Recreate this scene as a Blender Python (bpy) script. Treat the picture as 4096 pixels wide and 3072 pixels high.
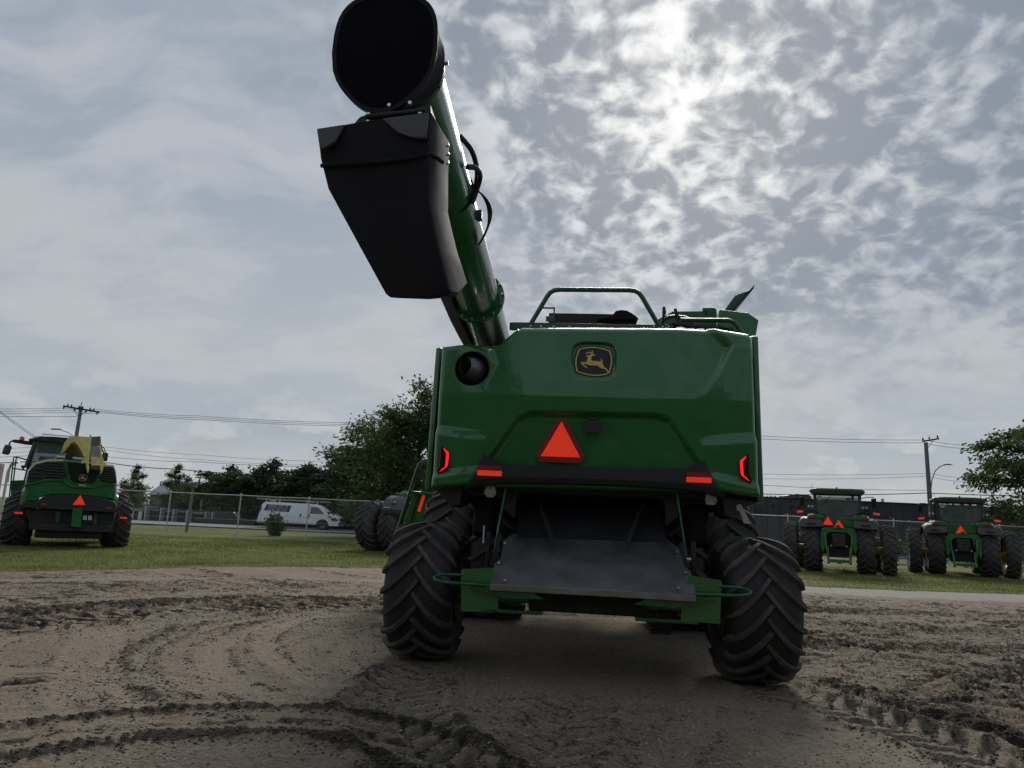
import bpy, bmesh, math, random
import numpy as np
from mathutils import Vector, Matrix, geometry
R = math.radians
random.seed(7)
rng = np.random.default_rng(7)
for o in list(bpy.data.objects): bpy.data.objects.remove(o)
scene = bpy.context.scene
COL = scene.collection

# ------------------------------------------------------------ camera
FPX, CXP, CYP, EYE = 2841.0, 2048.0, 1536.0, 1.6          # focal length and centre in photo pixels, eye height
ROLL, PITCH = R(2.6), R(10.751)
Fv = Vector((0, math.cos(PITCH), math.sin(PITCH)))
U0 = Vector((0, -math.sin(PITCH), math.cos(PITCH)))
Rv = Vector((1, 0, 0)) * math.cos(ROLL) + U0 * math.sin(ROLL)
Uv = U0 * math.cos(ROLL) - Vector((1, 0, 0)) * math.sin(ROLL)
cam_d = bpy.data.cameras.new('camera'); cam = bpy.data.objects.new('camera', cam_d); COL.objects.link(cam)
m = Matrix((Rv, Uv, -Fv)).transposed().to_4x4(); m.translation = (0, 0, EYE); cam.matrix_world = m
cam_d.sensor_width = 36.0; cam_d.lens = 36.0 * FPX / 4096.0
cam_d.clip_start = 0.05; cam_d.clip_end = 3000
scene.camera = cam

# ------------------------------------------------------------ sky and sun
SUN_EL, SUN_AZ = R(34.3), R(14.0)                          # azimuth measured from +Y towards +X
SUN = Vector((math.sin(SUN_AZ) * math.cos(SUN_EL), math.cos(SUN_AZ) * math.cos(SUN_EL), math.sin(SUN_EL)))
world = bpy.data.worlds.new('World'); scene.world = world; world.use_nodes = True
WT = world.node_tree; WT.nodes.clear()
def WN(t, **k):
    n = WT.nodes.new(t)
    for a, b in k.items(): setattr(n, a, b)
    return n
def wl(a, b): WT.links.new(a, b)
def wm(op, a, b=None, c=None, clamp=False):
    n = WN('ShaderNodeMath', operation=op, use_clamp=clamp)
    for i, v in enumerate((a, b, c)):
        if v is None: continue
        if isinstance(v, (int, float)): n.inputs[i].default_value = v
        else: wl(v, n.inputs[i])
    return n.outputs[0]
def wmap(v, a, b, c=0.0, d=1.0, smooth=True):
    n = WN('ShaderNodeMapRange'); n.interpolation_type = 'SMOOTHSTEP' if smooth else 'LINEAR'; n.clamp = True
    wl(v, n.inputs[0])
    for i, q in enumerate((a, b, c, d)):
        if isinstance(q, (int, float)): n.inputs[i + 1].default_value = q
        else: wl(q, n.inputs[i + 1])
    return n.outputs[0]
def wmix(f, a, b):
    n = WN('ShaderNodeMix', data_type='RGBA')
    if isinstance(f, (int, float)): n.inputs[0].default_value = f
    else: wl(f, n.inputs[0])
    for i, v in ((6, a), (7, b)):
        if isinstance(v, tuple): n.inputs[i].default_value = (*v, 1)
        else: wl(v, n.inputs[i])
    return n.outputs[2]
def wnoise(vec, scale, detail=6, rough=0.55, dist=0.0, lac=2.0):
    n = WN('ShaderNodeTexNoise'); n.inputs['Scale'].default_value = scale; n.inputs['Detail'].default_value = detail
    n.inputs['Roughness'].default_value = rough; n.inputs['Distortion'].default_value = dist; n.inputs['Lacunarity'].default_value = lac
    wl(vec, n.inputs['Vector']); return n.outputs[0]
tc = WN('ShaderNodeTexCoord'); sep = WN('ShaderNodeSeparateXYZ'); wl(tc.outputs['Generated'], sep.inputs[0])
dx, dy, dz = sep.outputs
zc = wm('MAXIMUM', dz, 0.0)
den = wm('ADD', zc, 0.42)
cu, cv = wm('DIVIDE', dx, den), wm('DIVIDE', dy, den)
cmb = WN('ShaderNodeCombineXYZ'); wl(cu, cmb.inputs[0]); wl(cv, cmb.inputs[1]); P = cmb.outputs[0]
dotn = WN('ShaderNodeVectorMath', operation='DOT_PRODUCT'); wl(tc.outputs['Generated'], dotn.inputs[0]); dotn.inputs[1].default_value = SUN
ang = wm('ARCCOSINE', wm('MINIMUM', dotn.outputs['Value'], 0.99999))
glow = wm('EXPONENT', wm('MULTIPLY', wm('POWER', wm('DIVIDE', ang, R(16)), 2.0), -1.0))
halo = wm('EXPONENT', wm('MULTIPLY', wm('DIVIDE', ang, R(38)), -1.0))
# broken altocumulus sheet: thick middles grey, thin seams bright near the sun
def warped(src, scale, amt, det=2):
    nz = WN('ShaderNodeTexNoise'); nz.inputs['Scale'].default_value = scale; nz.inputs['Detail'].default_value = det; wl(src, nz.inputs['Vector'])
    sb = WN('ShaderNodeVectorMath', operation='SUBTRACT'); wl(nz.outputs['Color'], sb.inputs[0]); sb.inputs[1].default_value = (0.5, 0.5, 0.5)
    sc_ = WN('ShaderNodeVectorMath', operation='SCALE'); wl(sb.outputs[0], sc_.inputs[0]); sc_.inputs['Scale'].default_value = amt
    ad = WN('ShaderNodeVectorMath', operation='ADD'); wl(src, ad.inputs[0]); wl(sc_.outputs[0], ad.inputs[1]); return ad.outputs[0]
PW = warped(P, 9.0, 0.075)
n1 = wnoise(PW, 25.0, 5, 0.52)
n2 = wnoise(P, 2.9, 3, 0.5)
n3 = wnoise(PW, 8.5, 4, 0.5)
vo = WN('ShaderNodeTexVoronoi'); vo.feature = 'F1'; vo.inputs['Scale'].default_value = 23.0; wl(warped(P, 13.0, 0.065, 4), vo.inputs['Vector'])
puff = wm('SUBTRACT', 1.0, vo.outputs['Distance'])
cell = wm('ADD', wm('ADD', wm('MULTIPLY', n1, 0.48), wm('MULTIPLY', n3, 0.32)), wm('ADD', wm('MULTIPLY', puff, 0.14), wm('MULTIPLY', wm('SUBTRACT', n2, 0.5), 0.26)))
thick = wmap(cell, 0.335, 0.535)
# the sheet covers the sky to the right of a line; a smooth veil lies to the left
side = wm('ADD', dx, wm('MULTIPLY', dz, 0.80))
sheet = wmap(wm('ADD', side, wm('MULTIPLY', wm('SUBTRACT', n2, 0.5), 0.5)), 0.08, 0.40)
sheet = wm('MULTIPLY', sheet, wmap(wm('ADD', dz, wm('MULTIPLY', wm('SUBTRACT', n3, 0.5), 0.25)), 0.14, 0.36))
# veil: stretched cirrus
mp = WN('ShaderNodeMapping'); mp.inputs['Rotation'].default_value = (0, 0, R(-20)); mp.inputs['Scale'].default_value = (0.8, 1.7, 1)
wl(warped(P, 2.2, 0.35, 4), mp.inputs['Vector'])
v1 = wnoise(mp.outputs[0], 3.4, 8, 0.60)
v2 = wnoise(P, 0.9, 3, 0.5)
veil_t = wmap(wm('ADD', wm('MULTIPLY', v1, 0.62), wm('MULTIPLY', v2, 0.38)), 0.41, 0.57)
veil = wmix(veil_t, (0.315, 0.375, 0.455), (0.472, 0.500, 0.548))
warmth = wmap(dz, 0.46, 0.20)
veil = wmix(wm('MULTIPLY', warmth, 0.45), veil, (0.51, 0.53, 0.54))
low = wmap(dz, 0.20, 0.08)
veil = wmix(wm('MULTIPLY', low, 0.62), veil, (0.355, 0.425, 0.495))
bright = wmix(glow, (0.40, 0.44, 0.495), (0.93, 0.95, 0.955))
dark = wmix(glow, (0.200, 0.250, 0.322), (0.225, 0.268, 0.325))
sheet_c = wmix(thick, bright, dark)
clouds = wmix(sheet, veil, sheet_c)
# low heaps of cumulus above the skyline
az = wm('ARCTAN2', dx, dy)
cm2 = WN('ShaderNodeCombineXYZ'); wl(wm('MULTIPLY', az, 1.0), cm2.inputs[0]); wl(wm('MULTIPLY', dz, 1.9), cm2.inputs[1])
h1 = wnoise(cm2.outputs[0], 8.0, 7, 0.56)
band = wm('MULTIPLY', wmap(dz, 0.015, 0.05), wmap(dz, 0.20, 0.10))
heap = wm('MULTIPLY', wmap(h1, 0.47, 0.60), band)
cm3 = WN('ShaderNodeCombineXYZ'); wl(az, cm3.inputs[0]); wl(wm('MULTIPLY', wm('ADD', dz, 0.022), 1.9), cm3.inputs[1])
h2 = wnoise(cm3.outputs[0], 8.0, 7, 0.56)
rim = wmap(wm('SUBTRACT', h1, h2), -0.03, 0.10)
heap_c = wmix(rim, (0.345, 0.39, 0.44), (0.56, 0.58, 0.59))
clouds = wmix(wm('MULTIPLY', heap, 0.55), clouds, heap_c)
hz = wmap(dz, 0.11, 0.0)
clouds = wmix(wm('MULTIPLY', hz, 0.75), clouds, (0.55, 0.56, 0.56))
halo_n = WN('ShaderNodeMix', data_type='RGBA', blend_type='ADD'); wl(wm('MULTIPLY', halo, 0.055), halo_n.inputs[0]); wl(clouds, halo_n.inputs[6]); halo_n.inputs[7].default_value = (1, 0.98, 0.94, 1)
sky = WN('ShaderNodeTexSky', sky_type='NISHITA'); sky.sun_disc = False; sky.sun_elevation = SUN_EL; sky.sun_rotation = SUN_AZ
sky.air_density = 1.2; sky.dust_density = 2.0
bg1 = WN('ShaderNodeBackground'); wl(sky.outputs[0], bg1.inputs[0]); bg1.inputs[1].default_value = 0.05
bg2 = WN('ShaderNodeBackground'); wl(halo_n.outputs[2], bg2.inputs[0]); bg2.inputs[1].default_value = 1.0
mixs = WN('ShaderNodeMixShader'); mixs.inputs[0].default_value = 0.93; wl(bg1.outputs[0], mixs.inputs[1]); wl(bg2.outputs[0], mixs.inputs[2])
wo = WN('ShaderNodeOutputWorld'); wl(mixs.outputs[0], wo.inputs[0])
sun_d = bpy.data.lights.new('sun', 'SUN'); sun = bpy.data.objects.new('sun', sun_d); COL.objects.link(sun)
sun_d.energy = 2.5; sun_d.angle = R(20); sun_d.color = (1.0, 0.96, 0.90)
sun.rotation_euler = SUN.to_track_quat('Z', 'Y').to_euler(); sun.location = (10, 20, 40)
vs = scene.view_settings; vs.view_transform = 'Standard'; vs.look = 'None'; vs.exposure = 0.0; vs.gamma = 1.0; vs.use_curve_mapping = False
scene.render.engine = 'CYCLES'
cy = scene.cycles; cy.max_bounces = 6; cy.diffuse_bounces = 3; cy.glossy_bounces = 3; cy.transmission_bounces = 4; cy.transparent_max_bounces = 8
cy.use_denoising = True; cy.caustics_reflective = False; cy.caustics_refractive = False
cy.use_adaptive_sampling = True; cy.adaptive_threshold = 0.015

# ------------------------------------------------------------ placing things
def ray(px, py): return Fv + Rv * ((px - CXP) / FPX) - Uv * ((py - CYP) / FPX)
def gnd(px, py, z=0.0):
    d = ray(px, py); t = (z - EYE) / d.z; return Vector((d.x * t, d.y * t, z))
def atY(px, py, Y):
    d = ray(px, py); t = Y / d.y; return Vector((d.x * t, Y, EYE + d.z * t))
class Frame:
    """A thing's own axes on the ground: x to its right, y forward, z up."""
    def __init__(s, ox, oy, th): s.o = Vector((ox, oy, 0)); s.th = th; s.ux = Vector((math.cos(th), math.sin(th), 0)); s.uy = Vector((-math.sin(th), math.cos(th), 0))
    def at(s, px, py, y):
        d = ray(px, py); c = Vector((0, 0, EYE)); t = ((s.o + s.uy * y - c).dot(s.uy)) / d.dot(s.uy); q = c + d * t - s.o
        return (q.dot(s.ux), q.z)
    def pts(s, l, y): return [s.at(a, b, y) for a, b in l]

# ------------------------------------------------------------ materials
MATS = {}
def mat(name, col, rough=0.5, metal=0.0, coat=0.0, cr=0.05, var=0.0, vscale=4.0, bump=0.0, bscale=60.0, dust=0.0, dustcol=(0.16, 0.14, 0.115), emit=None, estr=0.0, alpha=1.0, trans=0.0, spec=0.5):
    if name in MATS: return MATS[name]
    m = bpy.data.materials.new(name); m.use_nodes = True; nt = m.node_tree; b = nt.nodes['Principled BSDF']
    b.inputs['Roughness'].default_value = rough; b.inputs['Metallic'].default_value = metal; b.inputs['Coat Weight'].default_value = coat
    b.inputs['Coat Roughness'].default_value = cr; b.inputs['Transmission Weight'].default_value = trans; b.inputs['Alpha'].default_value = alpha
    b.inputs['Specular IOR Level'].default_value = spec
    if emit: b.inputs['Emission Color'].default_value = (*emit, 1); b.inputs['Emission Strength'].default_value = estr
    b.inputs['Base Color'].default_value = (*col, 1)
    tc = nt.nodes.new('ShaderNodeTexCoord')
    def noise(scale, det=5, rough=0.6):
        n = nt.nodes.new('ShaderNodeTexNoise'); n.inputs['Scale'].default_value = scale; n.inputs['Detail'].default_value = det; n.inputs['Roughness'].default_value = rough
        nt.links.new(tc.outputs['Object'], n.inputs['Vector']); return n
    def mr(src, a, b_, c, d):
        r = nt.nodes.new('ShaderNodeMapRange'); nt.links.new(src, r.inputs[0])
        for i, v in enumerate((a, b_, c, d)): r.inputs[i + 1].default_value = v
        return r.outputs[0]
    last = None
    if var > 0:
        n = noise(vscale)
        mx = nt.nodes.new('ShaderNodeMix'); mx.data_type = 'RGBA'
        nt.links.new(mr(n.outputs[0], 0.3, 0.7, 0, 1), mx.inputs[0])
        mx.inputs[6].default_value = (*[max(0, c * (1 - var)) for c in col], 1); mx.inputs[7].default_value = (*[min(1, c * (1 + var)) for c in col], 1)
        last = mx.outputs[2]; nt.links.new(last, b.inputs['Base Color'])
        nt.links.new(mr(n.outputs[0], 0.3, 0.7, max(0, rough - 0.08), min(1, rough + 0.08)), b.inputs['Roughness'])
    if dust > 0:
        n2 = noise(2.6, 8, 0.68); mx = nt.nodes.new('ShaderNodeMix'); mx.data_type = 'RGBA'
        nt.links.new(mr(n2.outputs[0], 0.42, 0.72, 0, dust), mx.inputs[0])
        if last: nt.links.new(last, mx.inputs[6])
        else: mx.inputs[6].default_value = (*col, 1)
        mx.inputs[7].default_value = (*dustcol, 1); nt.links.new(mx.outputs[2], b.inputs['Base Color'])
    if bump > 0:
        n3 = noise(bscale, 4); bp = nt.nodes.new('ShaderNodeBump'); bp.inputs['Strength'].default_value = bump; bp.inputs['Distance'].default_value = 0.01
        nt.links.new(n3.outputs[0], bp.inputs['Height']); nt.links.new(bp.outputs[0], b.inputs['Normal'])
    MATS[name] = m; return m
GREEN = mat('green_paint', (0.013, 0.138, 0.027), 0.40, coat=0.85, cr=0.025, var=0.07, vscale=2.0, dust=0.04)
GREEN2 = mat('green_steel', (0.008, 0.092, 0.030), 0.42, coat=0.3, var=0.12, vscale=6, dust=0.12)
GREENL = mat('green_paint_far', (0.014, 0.140, 0.036), 0.30, coat=0.6, var=0.06, dust=0.08)
YELLOW = mat('yellow_paint', (0.44, 0.28, 0.016), 0.42, coat=0.2, var=0.15, dust=0.25)
YELLOWP = mat('faded_yellow_paint', (0.80, 0.68, 0.24), 0.55, var=0.15, vscale=5, dust=0.45, dustcol=(0.42, 0.40, 0.26))
PLAST = mat('black_plastic', (0.020, 0.021, 0.026), 0.52, var=0.15, vscale=3, bump=0.04, bscale=300)
PLASTG = mat('charcoal_plastic', (0.060, 0.060, 0.070), 0.5, var=0.12, vscale=3, dust=0.1, bump=0.03, bscale=260)
POLY = mat('moulded_poly', (0.0075, 0.0075, 0.011), 0.72, spec=0.3, var=0.2, vscale=2, bump=0.05, bscale=150)
DARK = mat('dark_steel', (0.012, 0.012, 0.013), 0.6, metal=0.0, var=0.3, vscale=6, dust=0.12)
RUBBER = mat('tyre_rubber', (0.016, 0.016, 0.017), 0.68, var=0.25, vscale=7, dust=0.35, dustcol=(0.065, 0.057, 0.048), bump=0.10, bscale=90)  # base kept dark to stand in for shade between the lugs
RUBBERF = mat('dusty_tyre_rubber', (0.032, 0.031, 0.033), 0.8, var=0.2, vscale=6, dust=0.7, dustcol=(0.10, 0.088, 0.080), bump=0.08, bscale=60)
RUBLUG = mat('dusty_skylit_lug_rubber', (0.050, 0.046, 0.043), 0.85, var=0.3, vscale=11, dust=0.8, dustcol=(0.140, 0.118, 0.094), bump=0.10, bscale=90)  # dusty, with a paler base standing in for sky light on lug tops
RUBLUGF = mat('dusty_lug_rubber_far', (0.055, 0.050, 0.048), 0.85, var=0.25, vscale=9, dust=0.8, dustcol=(0.15, 0.13, 0.115))
STEEL = mat('brushed_steel', (0.165, 0.162, 0.165), 0.42, metal=0.7, var=0.3, vscale=3.2, dust=0.3, dustcol=(0.10, 0.10, 0.11), bump=0.02, bscale=200)
ZINC = mat('zinc_bolt', (0.62, 0.63, 0.62), 0.3, metal=0.9)
GALV = mat('galvanised_pipe', (0.50, 0.51, 0.50), 0.55, metal=0.15, var=0.2, vscale=8)
PALE = mat('pale_bracket', (0.42, 0.40, 0.33), 0.5, var=0.1, dust=0.15)
CHROME = mat('silver_exhaust', (0.55, 0.55, 0.55), 0.3, metal=0.9, var=0.2, vscale=10)
ORANGE = mat('glowing_fluorescent_orange', (0.95, 0.045, 0.012), 0.5, emit=(1.0, 0.048, 0.014), estr=0.35)  # low glow added to lift the fluorescent orange; no lamp
DKRED = mat('red_retroreflector', (0.30, 0.012, 0.018), 0.35, spec=0.6)
REDLENS = mat('dark_red_lens', (0.055, 0.006, 0.008), 0.15, coat=0.5)
LEDRED = mat('lit_red_leds', (0.9, 0.02, 0.03), 0.3, emit=(1.0, 0.012, 0.018), estr=1.2)
AMBER = mat('amber_lens', (0.75, 0.16, 0.01), 0.3, coat=0.4)
REDLAMP = mat('red_lamp_lens', (0.22, 0.015, 0.015), 0.25, coat=0.5)
WHITEL = mat('lamp_glass', (0.75, 0.77, 0.78), 0.15, coat=0.5)
NAVY = mat('emblem_navy', (0.006, 0.008, 0.017), 0.5)
GOLD = mat('emblem_yellow', (0.66, 0.50, 0.075), 0.45)
GLASS = mat('tinted_glass', (0.16, 0.20, 0.20), 0.05, coat=1.0, alpha=0.42, spec=0.9)
WINDOW = mat('dark_window', (0.015, 0.02, 0.025), 0.08, coat=0.5, spec=0.8)
WHITE = mat('white_van_paint', (0.84, 0.86, 0.88), 0.3, coat=0.4, var=0.05, dust=0.1, dustcol=(0.4, 0.4, 0.4))
PAPER = mat('white_decal', (0.72, 0.72, 0.70), 0.5)
INK = mat('black_ink', (0.02, 0.02, 0.02), 0.6)
WOOD = mat('weathered_wood', (0.15, 0.13, 0.11), 0.85, var=0.3, vscale=5, bump=0.3, bscale=40)
ALU = mat('ladder_wood', (0.36, 0.27, 0.18), 0.65, var=0.25, vscale=6)
WIRE = mat('cable_black', (0.02, 0.02, 0.022), 0.6)
WIREG = mat('aluminium_wire', (0.10, 0.105, 0.11), 0.6)
SEATM = mat('seat_cloth', (0.03, 0.03, 0.03), 0.9)

# ------------------------------------------------------------ mesh building
class MB:
    def __init__(s): s.v = []; s.f = []
    def add(s, vs, fs):
        n = len(s.v); s.v += [tuple(v) for v in vs]; s.f += [tuple(i + n for i in f) for f in fs]; return s
    def box(s, c, d, M=None):
        x, y, z = d[0] / 2, d[1] / 2, d[2] / 2
        vs = [Vector(p) for p in ((-x, -y, -z), (x, -y, -z), (x, y, -z), (-x, y, -z), (-x, -y, z), (x, -y, z), (x, y, z), (-x, y, z))]
        if M is not None: vs = [M @ v for v in vs]
        return s.add([v + Vector(c) for v in vs], [(0, 3, 2, 1), (4, 5, 6, 7), (0, 1, 5, 4), (1, 2, 6, 5), (2, 3, 7, 6), (3, 0, 4, 7)])
    def bar(s, a, b, w, h=None):
        """A square bar from a to b."""
        a, b = Vector(a), Vector(b); h = h or w; d = b - a; q = d.to_track_quat('Z', 'Y').to_matrix()
        return s.box((a + b) / 2, (w, h, d.length), q)
    def prism(s, poly, y0, y1, ax='y', back=None):
        """A polygon in (x, z) extruded along y (or (y, z) along x, or (x, y) along z); back = outline at y1."""
        back = back or poly; n = len(poly)
        def P(p, t): return (p[0], t, p[1]) if ax == 'y' else (t, p[0], p[1]) if ax == 'x' else (p[0], p[1], t)
        vs = [P(p, y0) for p in poly] + [P(p, y1) for p in back]
        return s.add(vs, [tuple(range(n)), tuple(range(2 * n - 1, n - 1, -1))] + [(i, i + n, (i + 1) % n + n, (i + 1) % n) for i in range(n)])
    def loft(s, rings, caps=True, closed=True):
        n = len(rings[0]); vs = [p for r_ in rings for p in r_]; fs = []
        for k in range(len(rings) - 1):
            for i in range(n if closed else n - 1):
                j = (i + 1) % n; fs.append((k * n + i, k * n + j, (k + 1) * n + j, (k + 1) * n + i))
        if caps: fs += [tuple(range(n - 1, -1, -1)), tuple(range((len(rings) - 1) * n, len(rings) * n))]
        return s.add(vs, fs)
    def tube(s, pts, r, n=8, caps=True):
        pts = [Vector(p) for p in pts]; rs = r if isinstance(r, (list, tuple)) else [r] * len(pts); rings = []; up = None
        for i, p in enumerate(pts):
            t = (pts[min(i + 1, len(pts) - 1)] - pts[max(i - 1, 0)]).normalized()
            if up is None: up = t.orthogonal().normalized()
            up = (up - t * up.dot(t)).normalized(); w = t.cross(up)
            rings.append([p + (up * math.cos(2 * math.pi * k / n) + w * math.sin(2 * math.pi * k / n)) * rs[i] for k in range(n)])
        return s.loft(rings, caps)
    def lathe(s, prof, n=24, axis='x', c=(0, 0, 0), caps=False):
        """prof: (along the axis, radius)."""
        rings = []
        for a, r_ in prof:
            ring = []
            for k in range(n):
                q = 2 * math.pi * k / n; u, w = math.cos(q) * r_, math.sin(q) * r_
                p = (a, u, w) if axis == 'x' else (u, a, w) if axis == 'y' else (u, w, a)
                ring.append((p[0] + c[0], p[1] + c[1], p[2] + c[2]))
            rings.append(ring)
        return s.loft(rings, caps)
    def cyl(s, a, b, r, n=12): return s.tube([a, b], r, n)
    def mesh(s, name, m, smooth=True, angle=38):
        me = bpy.data.meshes.new(name); me.from_pydata(s.v, [], s.f)
        bm = bmesh.new(); bm.from_mesh(me); bmesh.ops.recalc_face_normals(bm, faces=bm.faces); bm.to_mesh(me); bm.free()
        me.materials.append(m)
        if smooth:
            me.polygons.foreach_set('use_smooth', [True] * len(me.polygons)); me.set_sharp_from_angle(angle=R(angle))
        return me
    def build(s, name, m, parent=None, bevel=0.0, smooth=True, loc=None, rot=None, seg=2):
        o = bpy.data.objects.new(name, s.mesh(name, m, smooth)); COL.objects.link(o); o.parent = parent
        if loc is not None: o.location = loc
        if rot is not None: o.rotation_euler = rot
        if bevel > 0:
            b = o.modifiers.new('bevel', 'BEVEL'); b.width = bevel; b.segments = seg; b.limit_method = 'ANGLE'; b.angle_limit = R(30)
        return o
def link(name, me, parent=None, loc=None, rot=None, scale=None):
    o = bpy.data.objects.new(name, me); COL.objects.link(o); o.parent = parent
    if loc is not None: o.location = loc
    if rot is not None: o.rotation_euler = rot
    if scale is not None: o.scale = scale
    return o
def tag(o, label, cat=None, group=None, kind=None):
    o['label'] = label
    if cat: o['category'] = cat
    if group: o['group'] = group
    if kind: o['kind'] = kind
    return o
def thing(name, label, cat, loc=(0, 0, 0), rz=0.0, group=None):
    o = bpy.data.objects.new(name, None); COL.objects.link(o); o.location = loc; o.rotation_euler = (0, 0, rz); o.empty_display_size = 0.3
    return tag(o, label, cat, group)
def np_mesh(name, V, Q, m, smooth=True):
    """A big mesh straight from arrays (Q: n x 3 or n x 4 indices)."""
    me = bpy.data.meshes.new(name); k = Q.shape[1]
    me.vertices.add(len(V)); me.vertices.foreach_set('co', np.ascontiguousarray(V, dtype=np.float32).ravel())
    me.loops.add(Q.size); me.loops.foreach_set('vertex_index', np.ascontiguousarray(Q, dtype=np.int32).ravel())
    me.polygons.add(len(Q)); me.polygons.foreach_set('loop_start', np.arange(0, Q.size, k, dtype=np.int32))
    if smooth: me.polygons.foreach_set('use_smooth', np.ones(len(Q), dtype=bool))
    me.materials.append(m); me.update(calc_edges=True); return me
def copy_tree(o, parent=None):
    c = o.copy(); COL.objects.link(c); c.parent = parent
    for ch in list(o.children): copy_tree(ch, c)
    return c
def text_mesh(body, size, m, depth=0.0):
    cu_ = bpy.data.curves.new('text', 'FONT'); cu_.body = body; cu_.size = size; cu_.align_x = 'CENTER'; cu_.align_y = 'CENTER'; cu_.extrude = depth
    t = bpy.data.objects.new('text', cu_); COL.objects.link(t); dg = bpy.context.evaluated_depsgraph_get(); dg.update()
    me = bpy.data.meshes.new_from_object(t.evaluated_get(dg)); bpy.data.objects.remove(t); me.materials.clear(); me.materials.append(m); return me
def flat(mb, poly, y):
    """Fill a polygon in (x, z) at y, any outline."""
    tri = geometry.tessellate_polygon([[Vector((p[0], p[1], 0)) for p in poly]])
    return mb.add([(p[0], y, p[1]) for p in poly], [tuple(t) for t in tri])
def plate(mb, poly, y0, y1):
    """Any outline in (x, z) as a solid plate."""
    tri = geometry.tessellate_polygon([[Vector((p[0], p[1], 0)) for p in poly]]); n = len(poly)
    vs = [(p[0], y0, p[1]) for p in poly] + [(p[0], y1, p[1]) for p in poly]
    return mb.add(vs, [tuple(t) for t in tri] + [tuple(i + n for i in reversed(t)) for t in tri] + [(i, i + n, (i + 1) % n + n, (i + 1) % n) for i in range(n)])
def bolt(mb, c, r=0.012, h=0.014, ax='y'):
    d = Vector((0, -h, 0)) if ax == 'y' else Vector((h, 0, 0)) if ax == 'x' else Vector((0, 0, h)); c = Vector(c); return mb.cyl(c, c + d, r, 6)

def curve(pts, n=6):
    """Catmull-Rom points through pts."""
    P_ = [Vector(p) for p in pts]; o = []
    for i in range(len(P_) - 1):
        a, b, c, d = P_[max(i - 1, 0)], P_[i], P_[i + 1], P_[min(i + 2, len(P_) - 1)]
        for k in range(n): t = k / n; o.append(0.5 * (2 * b + (c - a) * t + (2 * a - 5 * b + 4 * c - d) * t * t + (3 * b - a - 3 * c + d) * t ** 3))
    return o + [P_[-1]]
# value noise on arrays
def vnoise(x, y, seed=0):
    xi = np.floor(x).astype(np.int64); yi = np.floor(y).astype(np.int64); fx, fy = x - xi, y - yi
    fx = fx * fx * (3 - 2 * fx); fy = fy * fy * (3 - 2 * fy)
    def h(a, b):
        n = (a * 374761393 + b * 668265263 + seed * 974711) & 0x7fffffff; n = ((n ^ (n >> 13)) * 1274126177) & 0x7fffffff
        return ((n ^ (n >> 16)) & 0xffff) / 65535.0
    a = h(xi, yi); b = h(xi + 1, yi); c = h(xi, yi + 1); d = h(xi + 1, yi + 1)
    return (a + (b - a) * fx) * (1 - fy) + (c + (d - c) * fx) * fy
def fbm(x, y, oct=4, seed=0, gain=0.5):
    s = 0; a = 1.0; t = 0
    for k in range(oct): s = s + a * vnoise(x * 2 ** k, y * 2 ** k, seed + k * 17); t += a; a *= gain
    return s / t
def sstep(a, b, x): t = np.clip((x - a) / (b - a), 0, 1); return t * t * (3 - 2 * t)
# ------------------------------------------------------------ ground: grass field, road, dirt yard with tyre tracks, gravel strip
def node_mat(name):
    m = bpy.data.materials.new(name); m.use_nodes = True; return m, m.node_tree, m.node_tree.nodes['Principled BSDF']
def nn(nt, t, **k):
    n = nt.nodes.new(t)
    for a, b in k.items(): setattr(n, a, b)
    return n
def nmix(nt, f, a, b):
    n = nn(nt, 'ShaderNodeMix', data_type='RGBA')
    if isinstance(f, (int, float)): n.inputs[0].default_value = f
    else: nt.links.new(f, n.inputs[0])
    for i, v in ((6, a), (7, b)):
        if isinstance(v, tuple): n.inputs[i].default_value = (*v, 1)
        else: nt.links.new(v, n.inputs[i])
    return n.outputs[2]
def nnoise(nt, vec, sc, det=6, ro=0.6):
    n = nn(nt, 'ShaderNodeTexNoise'); n.inputs['Scale'].default_value = sc; n.inputs['Detail'].default_value = det; n.inputs['Roughness'].default_value = ro; nt.links.new(vec, n.inputs['Vector']); return n.outputs[0]
def nramp(nt, v, a, b, c=0.0, d=1.0):
    n = nn(nt, 'ShaderNodeMapRange'); n.interpolation_type = 'SMOOTHSTEP'; nt.links.new(v, n.inputs[0])
    for i, q in enumerate((a, b, c, d)): n.inputs[i + 1].default_value = q
    return n.outputs[0]
# dirt
DIRT, nt, b = node_mat('packed_dirt'); g = nn(nt, 'ShaderNodeNewGeometry').outputs['Position']
at = nn(nt, 'ShaderNodeAttribute'); at.attribute_name = 'churn'; ch_ = at.outputs['Fac']
at2 = nn(nt, 'ShaderNodeAttribute'); at2.attribute_name = 'worn'
n_big, n_mid, n_fine, n_grit = nnoise(nt, g, 0.55, 5), nnoise(nt, g, 4.0, 8, 0.68), nnoise(nt, g, 34.0, 6, 0.78), nnoise(nt, g, 15.0, 7, 0.75)
c = nmix(nt, nramp(nt, n_big, 0.35, 0.65), (0.270, 0.216, 0.155), (0.375, 0.305, 0.225))
c = nmix(nt, nramp(nt, n_mid, 0.40, 0.66, 0, 0.6), c, (0.205, 0.167, 0.124))
c = nmix(nt, nramp(nt, n_grit, 0.44, 0.60, 0, 0.55), c, (0.150, 0.125, 0.097))
c = nmix(nt, nramp(nt, n_fine, 0.50, 0.62, 0, 0.75), c, (0.46, 0.38, 0.288))
c = nmix(nt, nramp(nt, n_fine, 0.46, 0.34, 0, 0.6), c, (0.115, 0.090, 0.066))
wn = nn(nt, 'ShaderNodeMath', operation='MULTIPLY'); nt.links.new(at2.outputs['Fac'], wn.inputs[0]); nt.links.new(nramp(nt, n_grit, 0.60, 0.40, 0.35, 1.0), wn.inputs[1])
c = nmix(nt, wn.outputs[0], c, (0.40, 0.325, 0.242))
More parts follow.
